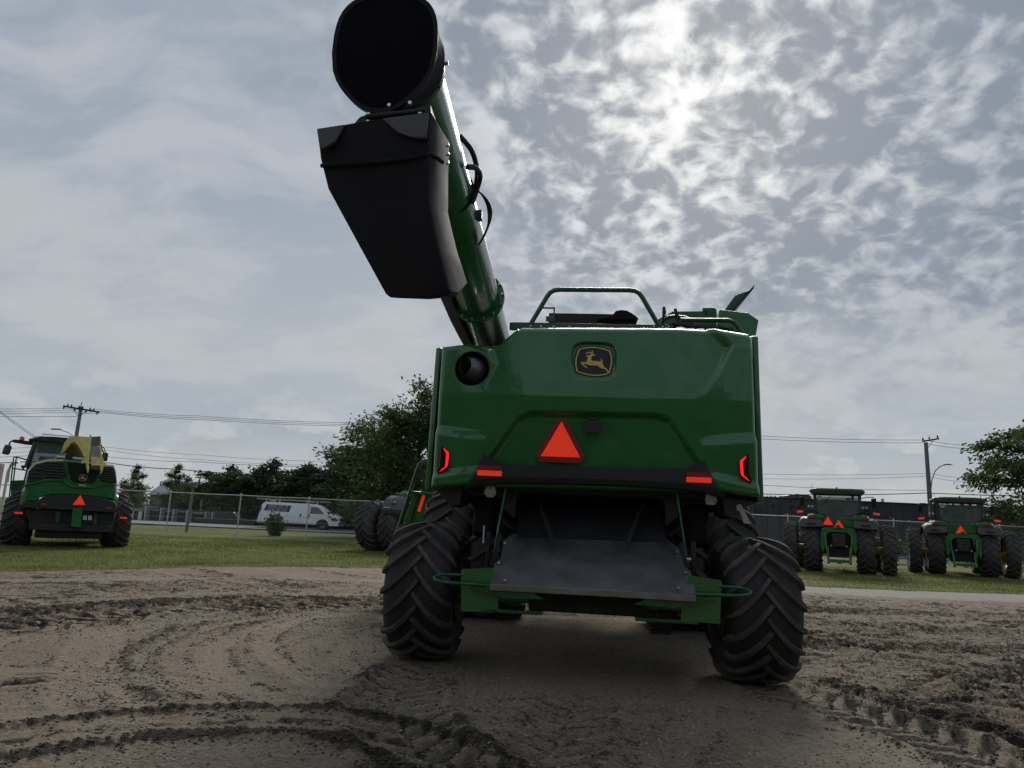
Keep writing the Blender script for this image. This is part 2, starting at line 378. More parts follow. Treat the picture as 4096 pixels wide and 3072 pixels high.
# damp churned soil breaks up into crumbs; the mask also carries lug-print shading
cs = nn(nt, 'ShaderNodeMath', operation='MULTIPLY_ADD'); nt.links.new(n_grit, cs.inputs[0]); cs.inputs[1].default_value = 1.5; cs.inputs[2].default_value = -0.75
cs2 = nn(nt, 'ShaderNodeMath', operation='ADD'); nt.links.new(cs.outputs[0], cs2.inputs[0]); nt.links.new(ch_, cs2.inputs[1])
cm_ = nn(nt, 'ShaderNodeMath', operation='MULTIPLY', use_clamp=True); nt.links.new(nramp(nt, cs2.outputs[0], 0.12, 0.55), cm_.inputs[0]); nt.links.new(nramp(nt, ch_, 0.02, 0.12), cm_.inputs[1])
c = nmix(nt, cm_.outputs[0], c, (0.072, 0.058, 0.044))
vor = nn(nt, 'ShaderNodeTexVoronoi'); vor.inputs['Scale'].default_value = 38.0; nt.links.new(g, vor.inputs['Vector'])
peb = nramp(nt, vor.outputs['Distance'], 0.24, 0.14); rnd = nn(nt, 'ShaderNodeSeparateColor'); nt.links.new(vor.outputs['Color'], rnd.inputs[0])
sel = nn(nt, 'ShaderNodeMath', operation='MULTIPLY'); nt.links.new(peb, sel.inputs[0]); nt.links.new(nramp(nt, rnd.outputs[0], 0.50, 0.62), sel.inputs[1])
c = nmix(nt, sel.outputs[0], c, nmix(nt, rnd.outputs[1], (0.11, 0.10, 0.088), (0.50, 0.46, 0.40)))
nt.links.new(c, b.inputs['Base Color']); b.inputs['Roughness'].default_value = 0.92; b.inputs['Specular IOR Level'].default_value = 0.2
hmix = nn(nt, 'ShaderNodeMath', operation='MULTIPLY_ADD'); nt.links.new(n_grit, hmix.inputs[0]); hmix.inputs[1].default_value = 1.4; nt.links.new(n_fine, hmix.inputs[2])
h2_ = nn(nt, 'ShaderNodeMath', operation='MULTIPLY_ADD'); nt.links.new(sel.outputs[0], h2_.inputs[0]); h2_.inputs[1].default_value = 0.6; nt.links.new(hmix.outputs[0], h2_.inputs[2])
bp_ = nn(nt, 'ShaderNodeBump'); bp_.inputs['Strength'].default_value = 1.0; bp_.inputs['Distance'].default_value = 0.03; nt.links.new(h2_.outputs[0], bp_.inputs['Height']); nt.links.new(bp_.outputs[0], b.inputs['Normal'])
# grass soil
GRASSM, nt, b = node_mat('mown_grass'); g = nn(nt, 'ShaderNodeNewGeometry').outputs['Position']
n1_, n2_, n3_ = nnoise(nt, g, 0.22, 5), nnoise(nt, g, 1.6, 6), nnoise(nt, g, 26.0, 5, 0.7)
c = nmix(nt, nramp(nt, n1_, 0.36, 0.62), (0.125, 0.145, 0.034), (0.195, 0.208, 0.054)); c = nmix(nt, nramp(nt, n2_, 0.42, 0.72, 0, 0.6), c, (0.165, 0.160, 0.055)); c = nmix(nt, nramp(nt, n3_, 0.3, 0.75, 0, 0.65), c, (0.045, 0.062, 0.016))
nt.links.new(c, b.inputs['Base Color']); b.inputs['Roughness'].default_value = 0.9; b.inputs['Specular IOR Level'].default_value = 0.2
bp_ = nn(nt, 'ShaderNodeBump'); bp_.inputs['Strength'].default_value = 0.9; bp_.inputs['Distance'].default_value = 0.05; nt.links.new(n3_, bp_.inputs['Height']); nt.links.new(bp_.outputs[0], b.inputs['Normal'])
# gravel and asphalt
GRAVEL, nt, b = node_mat('pale_gravel'); g = nn(nt, 'ShaderNodeNewGeometry').outputs['Position']
vor = nn(nt, 'ShaderNodeTexVoronoi'); vor.inputs['Scale'].default_value = 30.0; nt.links.new(g, vor.inputs['Vector']); rnd = nn(nt, 'ShaderNodeSeparateColor'); nt.links.new(vor.outputs['Color'], rnd.inputs[0])
c = nmix(nt, rnd.outputs[0], (0.17, 0.16, 0.143), (0.31, 0.293, 0.262)); c = nmix(nt, nramp(nt, nnoise(nt, g, 1.1, 7, 0.7), 0.40, 0.60, 0, 0.85), c, (0.26, 0.218, 0.165)); nt.links.new(c, b.inputs['Base Color']); b.inputs['Roughness'].default_value = 0.9
bp_ = nn(nt, 'ShaderNodeBump'); bp_.inputs['Strength'].default_value = 0.8; bp_.inputs['Distance'].default_value = 0.02; nt.links.new(vor.outputs['Distance'], bp_.inputs['Height']); nt.links.new(bp_.outputs[0], b.inputs['Normal'])
ASPH = mat('road_asphalt', (0.20, 0.20, 0.205), 0.85, var=0.15, vscale=1.2, bump=0.2, bscale=60)

def edge_y(x):
    """Where the dirt yard ends and the grass begins."""
    return np.interp(x, [-30, -14, -10.7, -8.5, -7.0, -4.2, 0, 5, 9.2, 12, 16.1, 40], [11.5, 13.5, 15.7, 18.4, 20.2, 21.6, 22.4, 22.3, 22.0, 22.2, 22.9, 25.0]) + 0.5 * (fbm(x * 0.9, x * 0 + 3.3, 4, 5) - 0.5)
# grass field reaches the horizon; it dips out of the way under the yard
gx = np.concatenate([-np.geomspace(900, 42, 22), np.linspace(-40, 40, 321), np.geomspace(42, 900, 22)]); gy = np.concatenate([-np.geomspace(900, 10, 20), np.linspace(-8, 60, 273), np.geomspace(62, 1200, 24)])
GX, GY = np.meshgrid(gx, gy); e = edge_y(GX); inside = sstep(0.15, -0.45, GY - e) * (GX > -38) * (GX < 38) * (GY > -7)
GZ = 0.035 * (fbm(GX * 0.35, GY * 0.35, 3, 9) - 0.5) * 2 * (np.abs(GX) < 60) * (GY < 60) + 0.02 - 0.22 * inside
V = np.stack([GX, GY, GZ], -1).reshape(-1, 3); idx = np.arange(GX.size).reshape(GX.shape); Q = np.stack([idx[:-1, :-1], idx[:-1, 1:], idx[1:, 1:], idx[1:, :-1]], -1).reshape(-1, 4)
tag(link('grass_field', np_mesh('grass_field', V, Q, GRASSM)), 'mown green grass field beyond the dirt yard', kind='structure')
# road along the far side
mb = MB(); mb.add([(-200, 52.5, 0.09), (200, 52.5, 0.09), (200, 60.5, 0.09), (-200, 60.5, 0.09)], [(0, 1, 2, 3)]); tag(mb.build('road', ASPH), 'grey paved road running past beyond the fence', kind='structure')

# tyre tracks: (path, half width, kind, strength, lug pitch)
TRK = [([(-9.5, 6.2), (-7.6, 7.9), (-6.1, 9.2), (-4.9, 11.0), (-3.4, 12.2), (-1.6, 12.9), (1.0, 13.4), (4, 13.6)], 0.52, 'lug', 1.0, 0.34),
       ([(-10.5, 7.6), (-8.3, 9.4), (-6.6, 10.7), (-5.3, 12.2), (-3.4, 13.5), (-1.4, 14.1), (2, 14.6)], 0.45, 'churn', 0.8, 0.3),
       ([(-12, 10.6), (-9, 12.6), (-6.2, 14.6), (-2, 16.3), (3, 17.0)], 0.40, 'lug', 0.45, 0.3),
       ([(-12, 12.4), (-8.5, 15.0), (-5, 17.2), (0, 18.4)], 0.35, 'smooth', 0.8, 0.3),
       ([(-4.4, 4.2), (-3.35, 5.0), (-2.95, 5.38), (-2.5, 5.68), (-1.75, 5.90), (-1.1, 5.86), (-0.5, 5.4), (0.1, 4.6)], 0.40, 'edge', 1.0, 0.11),
       ([(-2.9, 11.6), (-3.16, 10.6), (-3.26, 9.5), (-3.25, 8.6), (-2.8, 7.5), (-2.16, 6.66), (-1.5, 6.3)], 0.20, 'smooth', 1.0, 0.2),
       ([(-2.6, 11.8), (-2.96, 10.9), (-3.0, 9.75), (-2.70, 8.7), (-2.03, 7.5), (-1.5, 6.9)], 0.17, 'smooth', 1.0, 0.2),
       ([(-1.5, 11.5), (-1.75, 10.3), (-1.85, 9.6), (-1.6, 8.7)], 0.16, 'smooth', 0.9, 0.2),
       ([(-5.3, 9.9), (-4.6, 8.6), (-3.9, 7.2), (-3.3, 6.3)], 0.32, 'smooth', 0.7, 0.2),
       ([(-6.8, 8.4), (-5.6, 7.0), (-4.7, 5.6), (-4.2, 4.2)], 0.30, 'smooth', 0.8, 0.2),
       ([(-4.3, 10.4), (-4.0, 9.2), (-3.8, 8.0), (-3.2, 6.9), (-2.4, 6.1)], 0.15, 'edge', 0.45, 0.10),
       ([(-6.2, 6.4), (-5.0, 6.9), (-3.6, 7.0), (-2.3, 6.7)], 0.28, 'smooth', 0.55, 0.2),
       ([(-1.0, 10.6), (-1.3, 9.6), (-1.25, 8.9)], 0.14, 'smooth', 0.8, 0.2),
       ([(-7.4, 11.8), (-5.0, 13.2), (-2.5, 14.9), (1, 15.8)], 0.18, 'smooth', 0.9, 0.2),
       ([(1.9, 7.4), (1.7, 6.4), (1.2, 5.3), (0.9, 4.2)], 0.20, 'smooth', 0.7, 0.2),
       ([(5.2, 8.4), (5.4, 7.2), (5.2, 6.0), (4.9, 4.8)], 0.34, 'lug', 0.55, 0.27),
       ([(-4.35, 7.25), (-4.0, 6.3)], 0.20, 'bars', 1.0, 0.20),
       ([(-0.80, 8.3), (-0.88, 7.3), (-0.88, 6.5), (-0.62, 5.6), (-0.30, 4.8), (0.1, 3.6)], 0.42, 'lug', 1.0, 0.27),
       ([(0.75, 7.2), (0.55, 6.1), (0.35, 5.3), (0.05, 4.2)], 0.36, 'lug', 0.65, 0.24),
       ([(2.75, 8.4), (2.95, 7.6), (3.35, 6.7), (3.62, 5.9), (3.8, 4.6)], 0.40, 'lug', 0.95, 0.26),
       ([(3.35, 8.6), (3.8, 7.6), (4.25, 6.6), (4.6, 5.4)], 0.24, 'churn', 1.0, 0.26),
       ([(5.0, 10.0), (6.4, 9.2), (8.4, 8.8), (11, 8.9)], 0.40, 'lug', 0.6, 0.3),
       ([(3.6, 13.5), (6.5, 13.0), (10, 13.2), (14, 14)], 0.45, 'lug', 0.7, 0.33),
       ([(3.4, 11.2), (6.0, 11.0), (9, 11.0), (12, 11.3)], 0.45, 'churn', 0.55, 0.33),
       ([(7.2, 7.0), (7.0, 8.2), (7.4, 9.6), (8.6, 10.6)], 0.30, 'smooth', 0.9, 0.3),
       ([(4, 15.5), (8, 15.6), (14, 16.4)], 0.4, 'churn', 0.5, 0.3)]
# sweeping arcs left by machines turning in the yard
for k_, (cx0, cy0, rr_, a0, a1, hw_, kd, st_) in enumerate([(0.4, 9.0, 2.25, 125, 232, 0.13, 'smooth', 0.7), (0.4, 9.0, 2.70, 118, 238, 0.10, 'smooth', 0.55), (0.4, 9.0, 4.35, 112, 235, 0.15, 'smooth', 0.8), (0.4, 9.0, 4.85, 108, 232, 0.12, 'smooth', 0.6), (0.2, 9.2, 5.9, 105, 225, 0.22, 'smooth', 0.7), (0.0, 9.4, 6.9, 108, 220, 0.16, 'smooth', 0.7), (1.5, 3.2, 3.2, 62, 150, 0.16, 'smooth', 0.6), (1.5, 3.2, 3.75, 55, 145, 0.12, 'smooth', 0.6), (-2.5, 1.2, 4.6, 45, 150, 0.20, 'smooth', 0.7), (-2.5, 1.2, 5.6, 45, 150, 0.14, 'smooth', 0.6), (9.5, 5.0, 3.2, 95, 215, 0.22, 'smooth', 0.7), (9.5, 5.0, 4.1, 95, 215, 0.18, 'smooth', 0.7), (9.5, 5.0, 5.2, 92, 210, 0.35, 'lug', 0.5), (2.0, 26.0, 13.2, 205, 262, 0.16, 'smooth', 0.8), (2.0, 26.0, 12.2, 205, 268, 0.18, 'churn', 0.6), (2.0, 26.0, 10.6, 200, 272, 0.2, 'smooth', 0.8), (2.0, 26.0, 9.4, 200, 275, 0.14, 'churn', 0.5), (2.0, 26.0, 8.2, 195, 280, 0.2, 'smooth', 0.8)]):
    TRK.insert(0, ([(cx0 + rr_ * math.cos(R(a0 + (a1 - a0) * t / 10)), cy0 + rr_ * math.sin(R(a0 + (a1 - a0) * t / 10))) for t in range(11)], hw_, kd, st_, 0.28))
dxs = np.concatenate([np.linspace(-17, -7.2, 150)[:-1], np.linspace(-7.2, 7.6, 700)[:-1], np.linspace(7.6, 20, 180)])
ys = [2.6]
while ys[-1] < 24.5: ys.append(ys[-1] + max(0.019, 0.0040 * ys[-1]))
dys = np.array(ys); X, Y = np.meshgrid(dxs, dys)
Z = 0.030 * (fbm(X * 0.5, Y * 0.5, 3, 1) - 0.5) + 0.022 * (fbm(X * 2.3, Y * 2.3, 4, 2) - 0.5) + 0.016 * (fbm(X * 12, Y * 12, 4, 3, 0.65) - 0.5)
churn = np.zeros_like(X); worn = np.zeros_like(X)
rough_n = fbm(X * 5, Y * 7, 4, 21, 0.6); ridge = 1 - np.abs(2 * fbm(X * 6.5, Y * 9.0, 3, 31, 0.55) - 1)
patch = sstep(0.35, 0.6, fbm(X * 1.1, Y * 1.1, 3, 41))
# the trampled right-hand side of the yard
rs = sstep(2.8, 4.6, X) * sstep(6.2, 8.0, Y + 0.3 * X - 1.2) * sstep(20.5, 17.5, Y) * (0.45 + 0.55 * patch)
Z += rs * 0.065 * (sstep(0.62, 0.95, ridge) - 0.35); churn = np.maximum(churn, rs * 0.80 * sstep(0.54, 0.38, rough_n))
ls = sstep(-1.0, -3.5, X) * sstep(9.0, 11.0, Y - 0.25 * X - 0.5) * sstep(19, 16, Y) * (0.3 + 0.7 * patch)
Z += ls * 0.03 * (sstep(0.62, 0.95, ridge) - 0.35); churn = np.maximum(churn, ls * 0.6 * sstep(0.54, 0.38, rough_n))
for path, hw, kind, st, pitch in TRK:
    P_ = np.array(path); fine = []
    for i in range(len(P_) - 1):   # Catmull-Rom
        p0, p1, p2, p3 = P_[max(i - 1, 0)], P_[i], P_[i + 1], P_[min(i + 2, len(P_) - 1)]
        for t in np.linspace(0, 1, 9)[:-1]: fine.append(0.5 * ((2 * p1) + (-p0 + p2) * t + (2 * p0 - 5 * p1 + 4 * p2 - p3) * t * t + (-p0 + 3 * p1 - 3 * p2 + p3) * t ** 3))
    fine.append(P_[-1]); fine = np.array(fine); ex = hw * 1.7 + 0.1
    bx0, bx1, by0, by1 = fine[:, 0].min() - ex, fine[:, 0].max() + ex, fine[:, 1].min() - ex, fine[:, 1].max() + ex
    ix = np.where((dxs >= bx0) & (dxs <= bx1))[0]; iy = np.where((dys >= by0) & (dys <= by1))[0]
    if len(ix) == 0 or len(iy) == 0: continue
    sl_ = np.s_[iy[0]:iy[-1] + 1, ix[0]:ix[-1] + 1]; xs, yy = X[sl_], Y[sl_]; best = np.full(xs.shape, 1e9); S = np.zeros_like(xs); T = np.zeros_like(xs); acc = 0.0
    for a, b_ in zip(fine[:-1], fine[1:]):
        d = b_ - a; L = np.hypot(*d)
        if L < 1e-6: continue
        u = np.clip(((xs - a[0]) * d[0] + (yy - a[1]) * d[1]) / L ** 2, 0, 1); qx, qy = xs - a[0] - u * d[0], yy - a[1] - u * d[1]; dist = np.hypot(qx, qy); mk = dist < best
        best = np.where(mk, dist, best); S = np.where(mk, acc + u * L, S); T = np.where(mk, (d[0] * qy - d[1] * qx) / L, T); acc += L
    wob = 0.08 * (fbm(xs * 1.7, yy * 1.7, 3, 55) - 0.5); tt = T + wob; at_ = np.abs(tt); ends = sstep(0, 0.5, S) * sstep(0, 0.5, acc - S); inn_ = sstep(hw, hw * 0.86, at_) * ends
    berm = np.exp(-((at_ - hw * 1.08) / 0.07) ** 2) * ends; rn = rough_n[sl_]; rd = ridge[sl_]; keep = 0.45 + 0.55 * sstep(0.30, 0.55, fbm(xs * 0.9, yy * 0.9, 3, 71))
    if kind == 'lug':
        ph = (S + 0.75 * at_ + np.where(tt > 0, pitch / 2, 0) + 0.05 * (rn - 0.5)) / pitch; fr = ph - np.floor(ph); lug = sstep(0.08, 0.22, fr) * sstep(0.60, 0.46, fr) * inn_ * keep
        Z[sl_] += st * (-0.014 * inn_ - 0.066 * lug + 0.040 * berm * (0.4 + rn) + 0.040 * (inn_ - lug).clip(0) * (rd - 0.72) * keep)
        edge = sstep(0.44, 0.52, fr) * sstep(0.80, 0.62, fr); churn[sl_] = np.maximum(churn[sl_], st * (0.85 * edge * inn_ * keep * sstep(0.25, 0.45, rn) + 0.6 * berm * sstep(0.42, 0.56, rn) * keep)); worn[sl_] = np.maximum(worn[sl_], 0.35 * lug * st)  # besides churned soil, lug edges are darkened in place of shading
    elif kind == 'churn':
        Z[sl_] += st * inn_ * 0.075 * (sstep(0.55, 0.95, rd) - 0.3) * keep; churn[sl_] = np.maximum(churn[sl_], st * 0.85 * inn_ * sstep(0.40, 0.54, rn) * keep)
    elif kind == 'edge':
        e2 = (np.exp(-((tt - hw * 0.9) / 0.085) ** 2) * 0.75 + np.exp(-((tt + hw * 0.9) / 0.12) ** 2)) * ends
        ph = (S + 0.3 * at_) / pitch; fr = ph - np.floor(ph); bl = sstep(0.1, 0.3, fr) * sstep(0.9, 0.6, fr)
        Z[sl_] += st * (0.035 * e2 * (0.4 + 0.9 * rd * bl) - 0.012 * inn_ * (1 - e2)); churn[sl_] = np.maximum(churn[sl_], st * np.clip(0.95 * e2 * sstep(0.30, 0.48, rn + 0.15 * bl), 0, 1)); mid = np.exp(-((tt) / 0.07) ** 2) * ends * 0.6
        churn[sl_] = np.maximum(churn[sl_], st * mid * sstep(0.42, 0.55, rn))
    elif kind == 'bars':
        fr = S / pitch - np.floor(S / pitch); br = sstep(0.0, 0.1, fr) * sstep(0.45, 0.3, fr) * inn_; Z[sl_] -= 0.035 * br; churn[sl_] = np.maximum(churn[sl_], 0.85 * br)
    else:
        ribs = 0.5 + 0.5 * np.sin(tt / hw * 11); flatn = inn_ * st; Z[sl_] = Z[sl_] * (1 - 0.8 * flatn) + flatn * (-0.012 + 0.003 * ribs) + 0.008 * berm; worn[sl_] = np.maximum(worn[sl_], 0.75 * flatn * (0.6 + 0.4 * ribs)); churn[sl_] *= (1 - 0.85 * flatn)
        churn[sl_] = np.maximum(churn[sl_], 0.35 * berm * sstep(0.45, 0.6, rn) * st)
# keep the combine's tyres on the ground and let the edges sink under the grass
e = edge_y(X); Z -= 0.10 * sstep(-0.15, 0.55, Y - e); out = sstep(0.9, 0.3, np.abs(Y - e)); churn *= 1 - 0.6 * out
HEI, DX_, DY_ = Z, dxs, dys
V = np.stack([X, Y, Z], -1).reshape(-1, 3); idx = np.arange(X.size).reshape(X.shape); Q = np.stack([idx[:-1, :-1], idx[:-1, 1:], idx[1:, 1:], idx[1:, :-1]], -1).reshape(-1, 4)
cen = Y[:-1, :-1] - e[:-1, :-1]; Q = Q[(cen < 0.7).ravel()]
dme = np_mesh('dirt_yard', V, Q, DIRT)
for nm, arr in (('churn', np.clip(churn, 0, 1)), ('worn', np.clip(worn, 0, 1))): a_ = dme.attributes.new(nm, 'FLOAT', 'POINT'); a_.data.foreach_set('value', arr.astype(np.float32).ravel())
tag(link('dirt_yard', dme), 'brown dirt yard marked with tyre tracks', kind='structure')
# the yard goes on behind the camera
mb = MB(); mb.add([(-37, -6.5, -0.01), (37, -6.5, -0.01), (37, 2.62, -0.01), (-37, 2.62, -0.01)], [(0, 1, 2, 3)]); mb.add([(-37, 2.62, -0.01), (-16.9, 2.62, -0.01), (-16.9, 11.5, -0.01), (-37, 9.5, -0.01)], [(0, 1, 2, 3)]); mb.add([(19.9, 2.62, -0.01), (37, 2.62, -0.01), (37, 24.5, -0.02), (19.9, 23.0, -0.02)], [(0, 1, 2, 3)])
tag(mb.build('dirt_yard_outer', DIRT), 'rest of the dirt yard around the camera', kind='structure')
def hz_at(x, y): i = np.clip(np.searchsorted(DX_, x), 0, len(DX_) - 1); j = np.clip(np.searchsorted(DY_, y), 0, len(DY_) - 1); return HEI[j, i]
# gravel strip on the right before the grass
gxs = np.linspace(3.0, 20.0, 240); off = np.linspace(-2.9, -0.25, 30); GX2, OF = np.meshgrid(gxs, off); base = edge_y(GX2); GY2 = base + OF + 1.3 * (fbm(GX2 * 0.8, OF * 0.5, 4, 8, 0.6) - 0.5) * sstep(-1.7, -2.9, OF)
GZ2 = 0.016 + 0.02 * (fbm(GX2 * 3, GY2 * 3, 3, 12) - 0.5) - 0.05 * sstep(-2.5, -2.9, OF) - 0.04 * sstep(4.2, 3.0, GX2); V = np.stack([GX2, GY2, GZ2], -1).reshape(-1, 3); idx = np.arange(GX2.size).reshape(GX2.shape); Q = np.stack([idx[:-1, :-1], idx[:-1, 1:], idx[1:, 1:], idx[1:, :-1]], -1).reshape(-1, 4)
tag(link('gravel_strip', np_mesh('gravel_strip', V, Q, GRAVEL)), 'pale gravel strip between the dirt and the grass on the right', kind='structure')

# scattered stones and clods: small lumps on the yard
def lumps(name, n, pick, smin, smax, m, label, seed, flat_=0.6):
    r_ = np.random.default_rng(seed); xs, yy = pick(r_, n); n = len(xs); sz_ = smin + (smax - smin) * r_.random(n) ** 2.6
    base = np.array([(1, 0, 0), (-1, 0, 0), (0, 1, 0), (0, -1, 0), (0, 0, 1), (0, 0, -1)], float); F8 = np.array([(0, 2, 4), (2, 1, 4), (1, 3, 4), (3, 0, 4), (2, 0, 5), (1, 2, 5), (3, 1, 5), (0, 3, 5)])
    jit = 1 + 0.45 * (r_.random((n, 6, 3)) - 0.5) ; P3 = base[None] * jit + 0.25 * (r_.random((n, 6, 3)) - 0.5); th = r_.random(n) * 6.283; cs, sn = np.cos(th), np.sin(th)
    x_ = P3[..., 0] * cs[:, None] - P3[..., 1] * sn[:, None]; y_ = P3[..., 0] * sn[:, None] + P3[..., 1] * cs[:, None]
    zz = hz_at(xs, yy); V = np.stack([xs[:, None] + x_ * sz_[:, None], yy[:, None] + y_ * sz_[:, None] * (0.7 + 0.3 * r_.random(n)[:, None]), zz[:, None] + (P3[..., 2] * flat_ + 0.25 * flat_) * sz_[:, None]], -1).reshape(-1, 3)
    Q = (F8[None] + 6 * np.arange(n)[:, None, None]).reshape(-1, 3); return tag(link(name, np_mesh(name, V, Q, m, False)), label, kind='stuff')
def pick_any(r_, n):
    y_ = 3.2 + 12.0 * r_.random(n) ** 1.7; x_ = (r_.random(n) * 2 - 1) * (y_ * 0.80 + 1.0); keep = r_.random(n) < (0.2 + 0.8 * (fbm(x_ * 0.9, y_ * 0.9, 3, 77) > 0.5)); return x_[keep], y_[keep]
CH_ = np.clip(churn, 0, 1)
def pick_churn(r_, n):
    y_ = 3.0 + 14.0 * r_.random(n) ** 1.5; x_ = (r_.random(n) * 2 - 1) * (y_ * 0.80 + 1.0); i = np.clip(np.searchsorted(DX_, x_), 0, len(DX_) - 1); j = np.clip(np.searchsorted(DY_, y_), 0, len(DY_) - 1); keep = r_.random(n) < CH_[j, i] * 1.6; return x_[keep], y_[keep]
STONE = mat('pale_stone', (0.42, 0.385, 0.33), 0.9, var=0.5, vscale=3.0); STONED = mat('dark_stone', (0.14, 0.125, 0.105), 0.9, var=0.4, vscale=3.0); CLOD = mat('damp_clod', (0.095, 0.077, 0.059), 0.95, var=0.35, vscale=6.0)
lumps('pale_stones', 16000, pick_any, 0.003, 0.015, STONE, 'small pale stones scattered over the dirt', 3)
lumps('dark_stones', 60000, pick_any, 0.003, 0.014, STONED, 'small dark stones scattered over the dirt', 4)
lumps('dirt_clods', 420000, pick_churn, 0.003, 0.019, CLOD, 'broken clods of damp dirt along the tyre tracks', 5, 0.5)

# grass blades near the yard edge
def blades(name, n, ymax, hmin, hmax, seed, m, label):
    r_ = np.random.default_rng(seed); y_ = 13.0 + (ymax - 13.0) * r_.random(n) ** 1.5; x_ = (r_.random(n) * 2 - 1) * (y_ * 0.80 + 1.5); d = y_ - edge_y(x_); k = (d + 1.3 * (fbm(x_ * 1.6, y_ * 1.6, 4, 19, 0.6) - 0.5) > 0.30 * r_.normal(size=n)) & (d > -0.9); x_, y_ = x_[k], y_[k]; n = len(x_)
    h = hmin + (hmax - hmin) * r_.random(n) * (0.5 + fbm(x_ * 1.5, y_ * 1.5, 3, 91)); w = 0.004 + 0.0006 * y_ * r_.random(n); a = r_.random(n) * 6.283; le = 0.5 * h * r_.random(n); la = r_.random(n) * 6.283
    p0 = np.stack([x_ - np.cos(a) * w, y_ - np.sin(a) * w, np.full(n, 0.0)], -1); p1 = np.stack([x_ + np.cos(a) * w, y_ + np.sin(a) * w, np.full(n, 0.0)], -1); p2 = np.stack([x_ + np.cos(la) * le, y_ + np.sin(la) * le, 0.02 + h], -1)
    V = np.stack([p0, p1, p2], 1).reshape(-1, 3); return tag(link(name, np_mesh(name, V, np.arange(3 * n).reshape(-1, 3), m, False)), label, kind='stuff')
def leaf_mat(name, c0, c1, tr=0.35, sc=1.3):
    m, nt, b = node_mat(name); g = nn(nt, 'ShaderNodeNewGeometry'); n_ = nnoise(nt, g.outputs['Position'], sc, 4); rn = nn(nt, 'ShaderNodeAttribute'); rn.attribute_name = 'tint'
    c = nmix(nt, nramp(nt, n_, 0.35, 0.65), c0, c1); nt.links.new(c, b.inputs['Base Color']); b.inputs['Roughness'].default_value = 0.55; b.inputs['Specular IOR Level'].default_value = 0.3
    t = nn(nt, 'ShaderNodeBsdfTranslucent'); nt.links.new(c, t.inputs[0]); ms = nn(nt, 'ShaderNodeMixShader'); ms.inputs[0].default_value = tr; nt.links.new(b.outputs[0], ms.inputs[1]); nt.links.new(t.outputs[0], ms.inputs[2])
    out = [n for n in nt.nodes if n.type == 'OUTPUT_MATERIAL'][0]; nt.links.new(ms.outputs[0], out.inputs[0]); return m
BLADE = leaf_mat('grass_blades', (0.125, 0.142, 0.030), (0.235, 0.236, 0.070), 0.4, 0.9)
blades('grass_blades', 210000, 36.0, 0.025, 0.085, 11, BLADE, 'short mown grass blades on the field')
# ------------------------------------------------------------ tyres and wheels
def tyre_mesh(name, Ro, W, rim, n, lh, lw, m, sweep=0.8, seg=72, lugm=None):
    Rb = Ro - lh; H = Rb - rim; hw = W / 2
    half = [(0, Rb), (0.25 * W, Rb - 0.006 * W), (0.38 * W, Rb - 0.03 * W), (0.45 * W, Rb - 0.075 * W), (0.485 * W, Rb - 0.15 * W), (0.5 * W, Rb - 0.36 * H), (0.49 * W, Rb - 0.62 * H), (0.44 * W, rim + 0.10 * H), (0.41 * W, rim + 0.02)]
    hi = [(0.30 * W, rim - 0.02)]
    prof = [(-t, r_) for t, r_ in hi] + [(-t, r_) for t, r_ in reversed(half)] + half[1:] + hi
    mb = MB(); mb.lathe(prof, seg, 'x'); ncar = len(mb.f)
    # lugs follow the tread outline from just across the centre line round the shoulder
    ht = np.array([p[0] for p in half[:6]]); hr = np.array([p[1] for p in half[:6]])
    sl = np.concatenate([[0], np.cumsum(np.hypot(np.diff(ht), np.diff(hr)))]); tot = sl[4] + 0.45 * (sl[5] - sl[4])
    def surf(d, sg):
        a = abs(d); t = np.interp(a, sl, ht); r_ = np.interp(a, sl, hr); t2 = np.interp(a + 0.02, sl, ht); r2 = np.interp(a + 0.02, sl, hr)
        tx, tr = t2 - t, r2 - r_; L = math.hypot(tx, tr) or 1; nx, nr = -tr / L, tx / L
        return (t * sg if d >= 0 else -t * sg), r_, nx * sg, nr
    NS = 9
    for sg in (-1, 1):
        for k in range(n):
            q0 = 2 * math.pi * (k + (0.5 if sg > 0 else 0)) / n
            path = []
            for i in range(NS + 1):
                u = i / NS; d = -0.035 * W + u * (tot + 0.035 * W); drop = sweep * hw * (1 - (1 - u) ** 1.45)
                path.append((d, drop))
            rings = []
            for i in range(NS + 1):
                a, b = path[max(i - 1, 0)], path[min(i + 1, NS)]; td, ts = b[0] - a[0], b[1] - a[1]; L = math.hypot(td, ts); pn = (-ts / L, td / L)
                u = i / NS; ww = lw * (0.92 + 0.25 * u); ring = []
                for off, h in ((-0.62, -0.012), (-0.43, 1.0), (0.43, 1.0), (0.62, -0.012)):
                    d = path[i][0] + pn[0] * ww * off; s_ = path[i][1] + pn[1] * ww * off
                    hh = lh * h * (0.9 if 0 < i < NS else 0.8) if h > 0 else h
                    x, r_, nx, nr = surf(min(d, sl[-1] * 0.98), sg); rr = r_ + nr * hh; q = q0 + s_ / Rb
                    ring.append((x + nx * hh, rr * math.cos(q), rr * math.sin(q)))
                rings.append(ring)
            mb.loft(rings, True, True)
    me = mb.mesh(name, m, True, 40); me.materials.append(lugm or (RUBLUG if m is RUBBER else RUBLUGF)); mi = np.zeros(len(me.polygons), dtype=np.int32); mi[ncar:] = 1; me.polygons.foreach_set('material_index', mi); return me
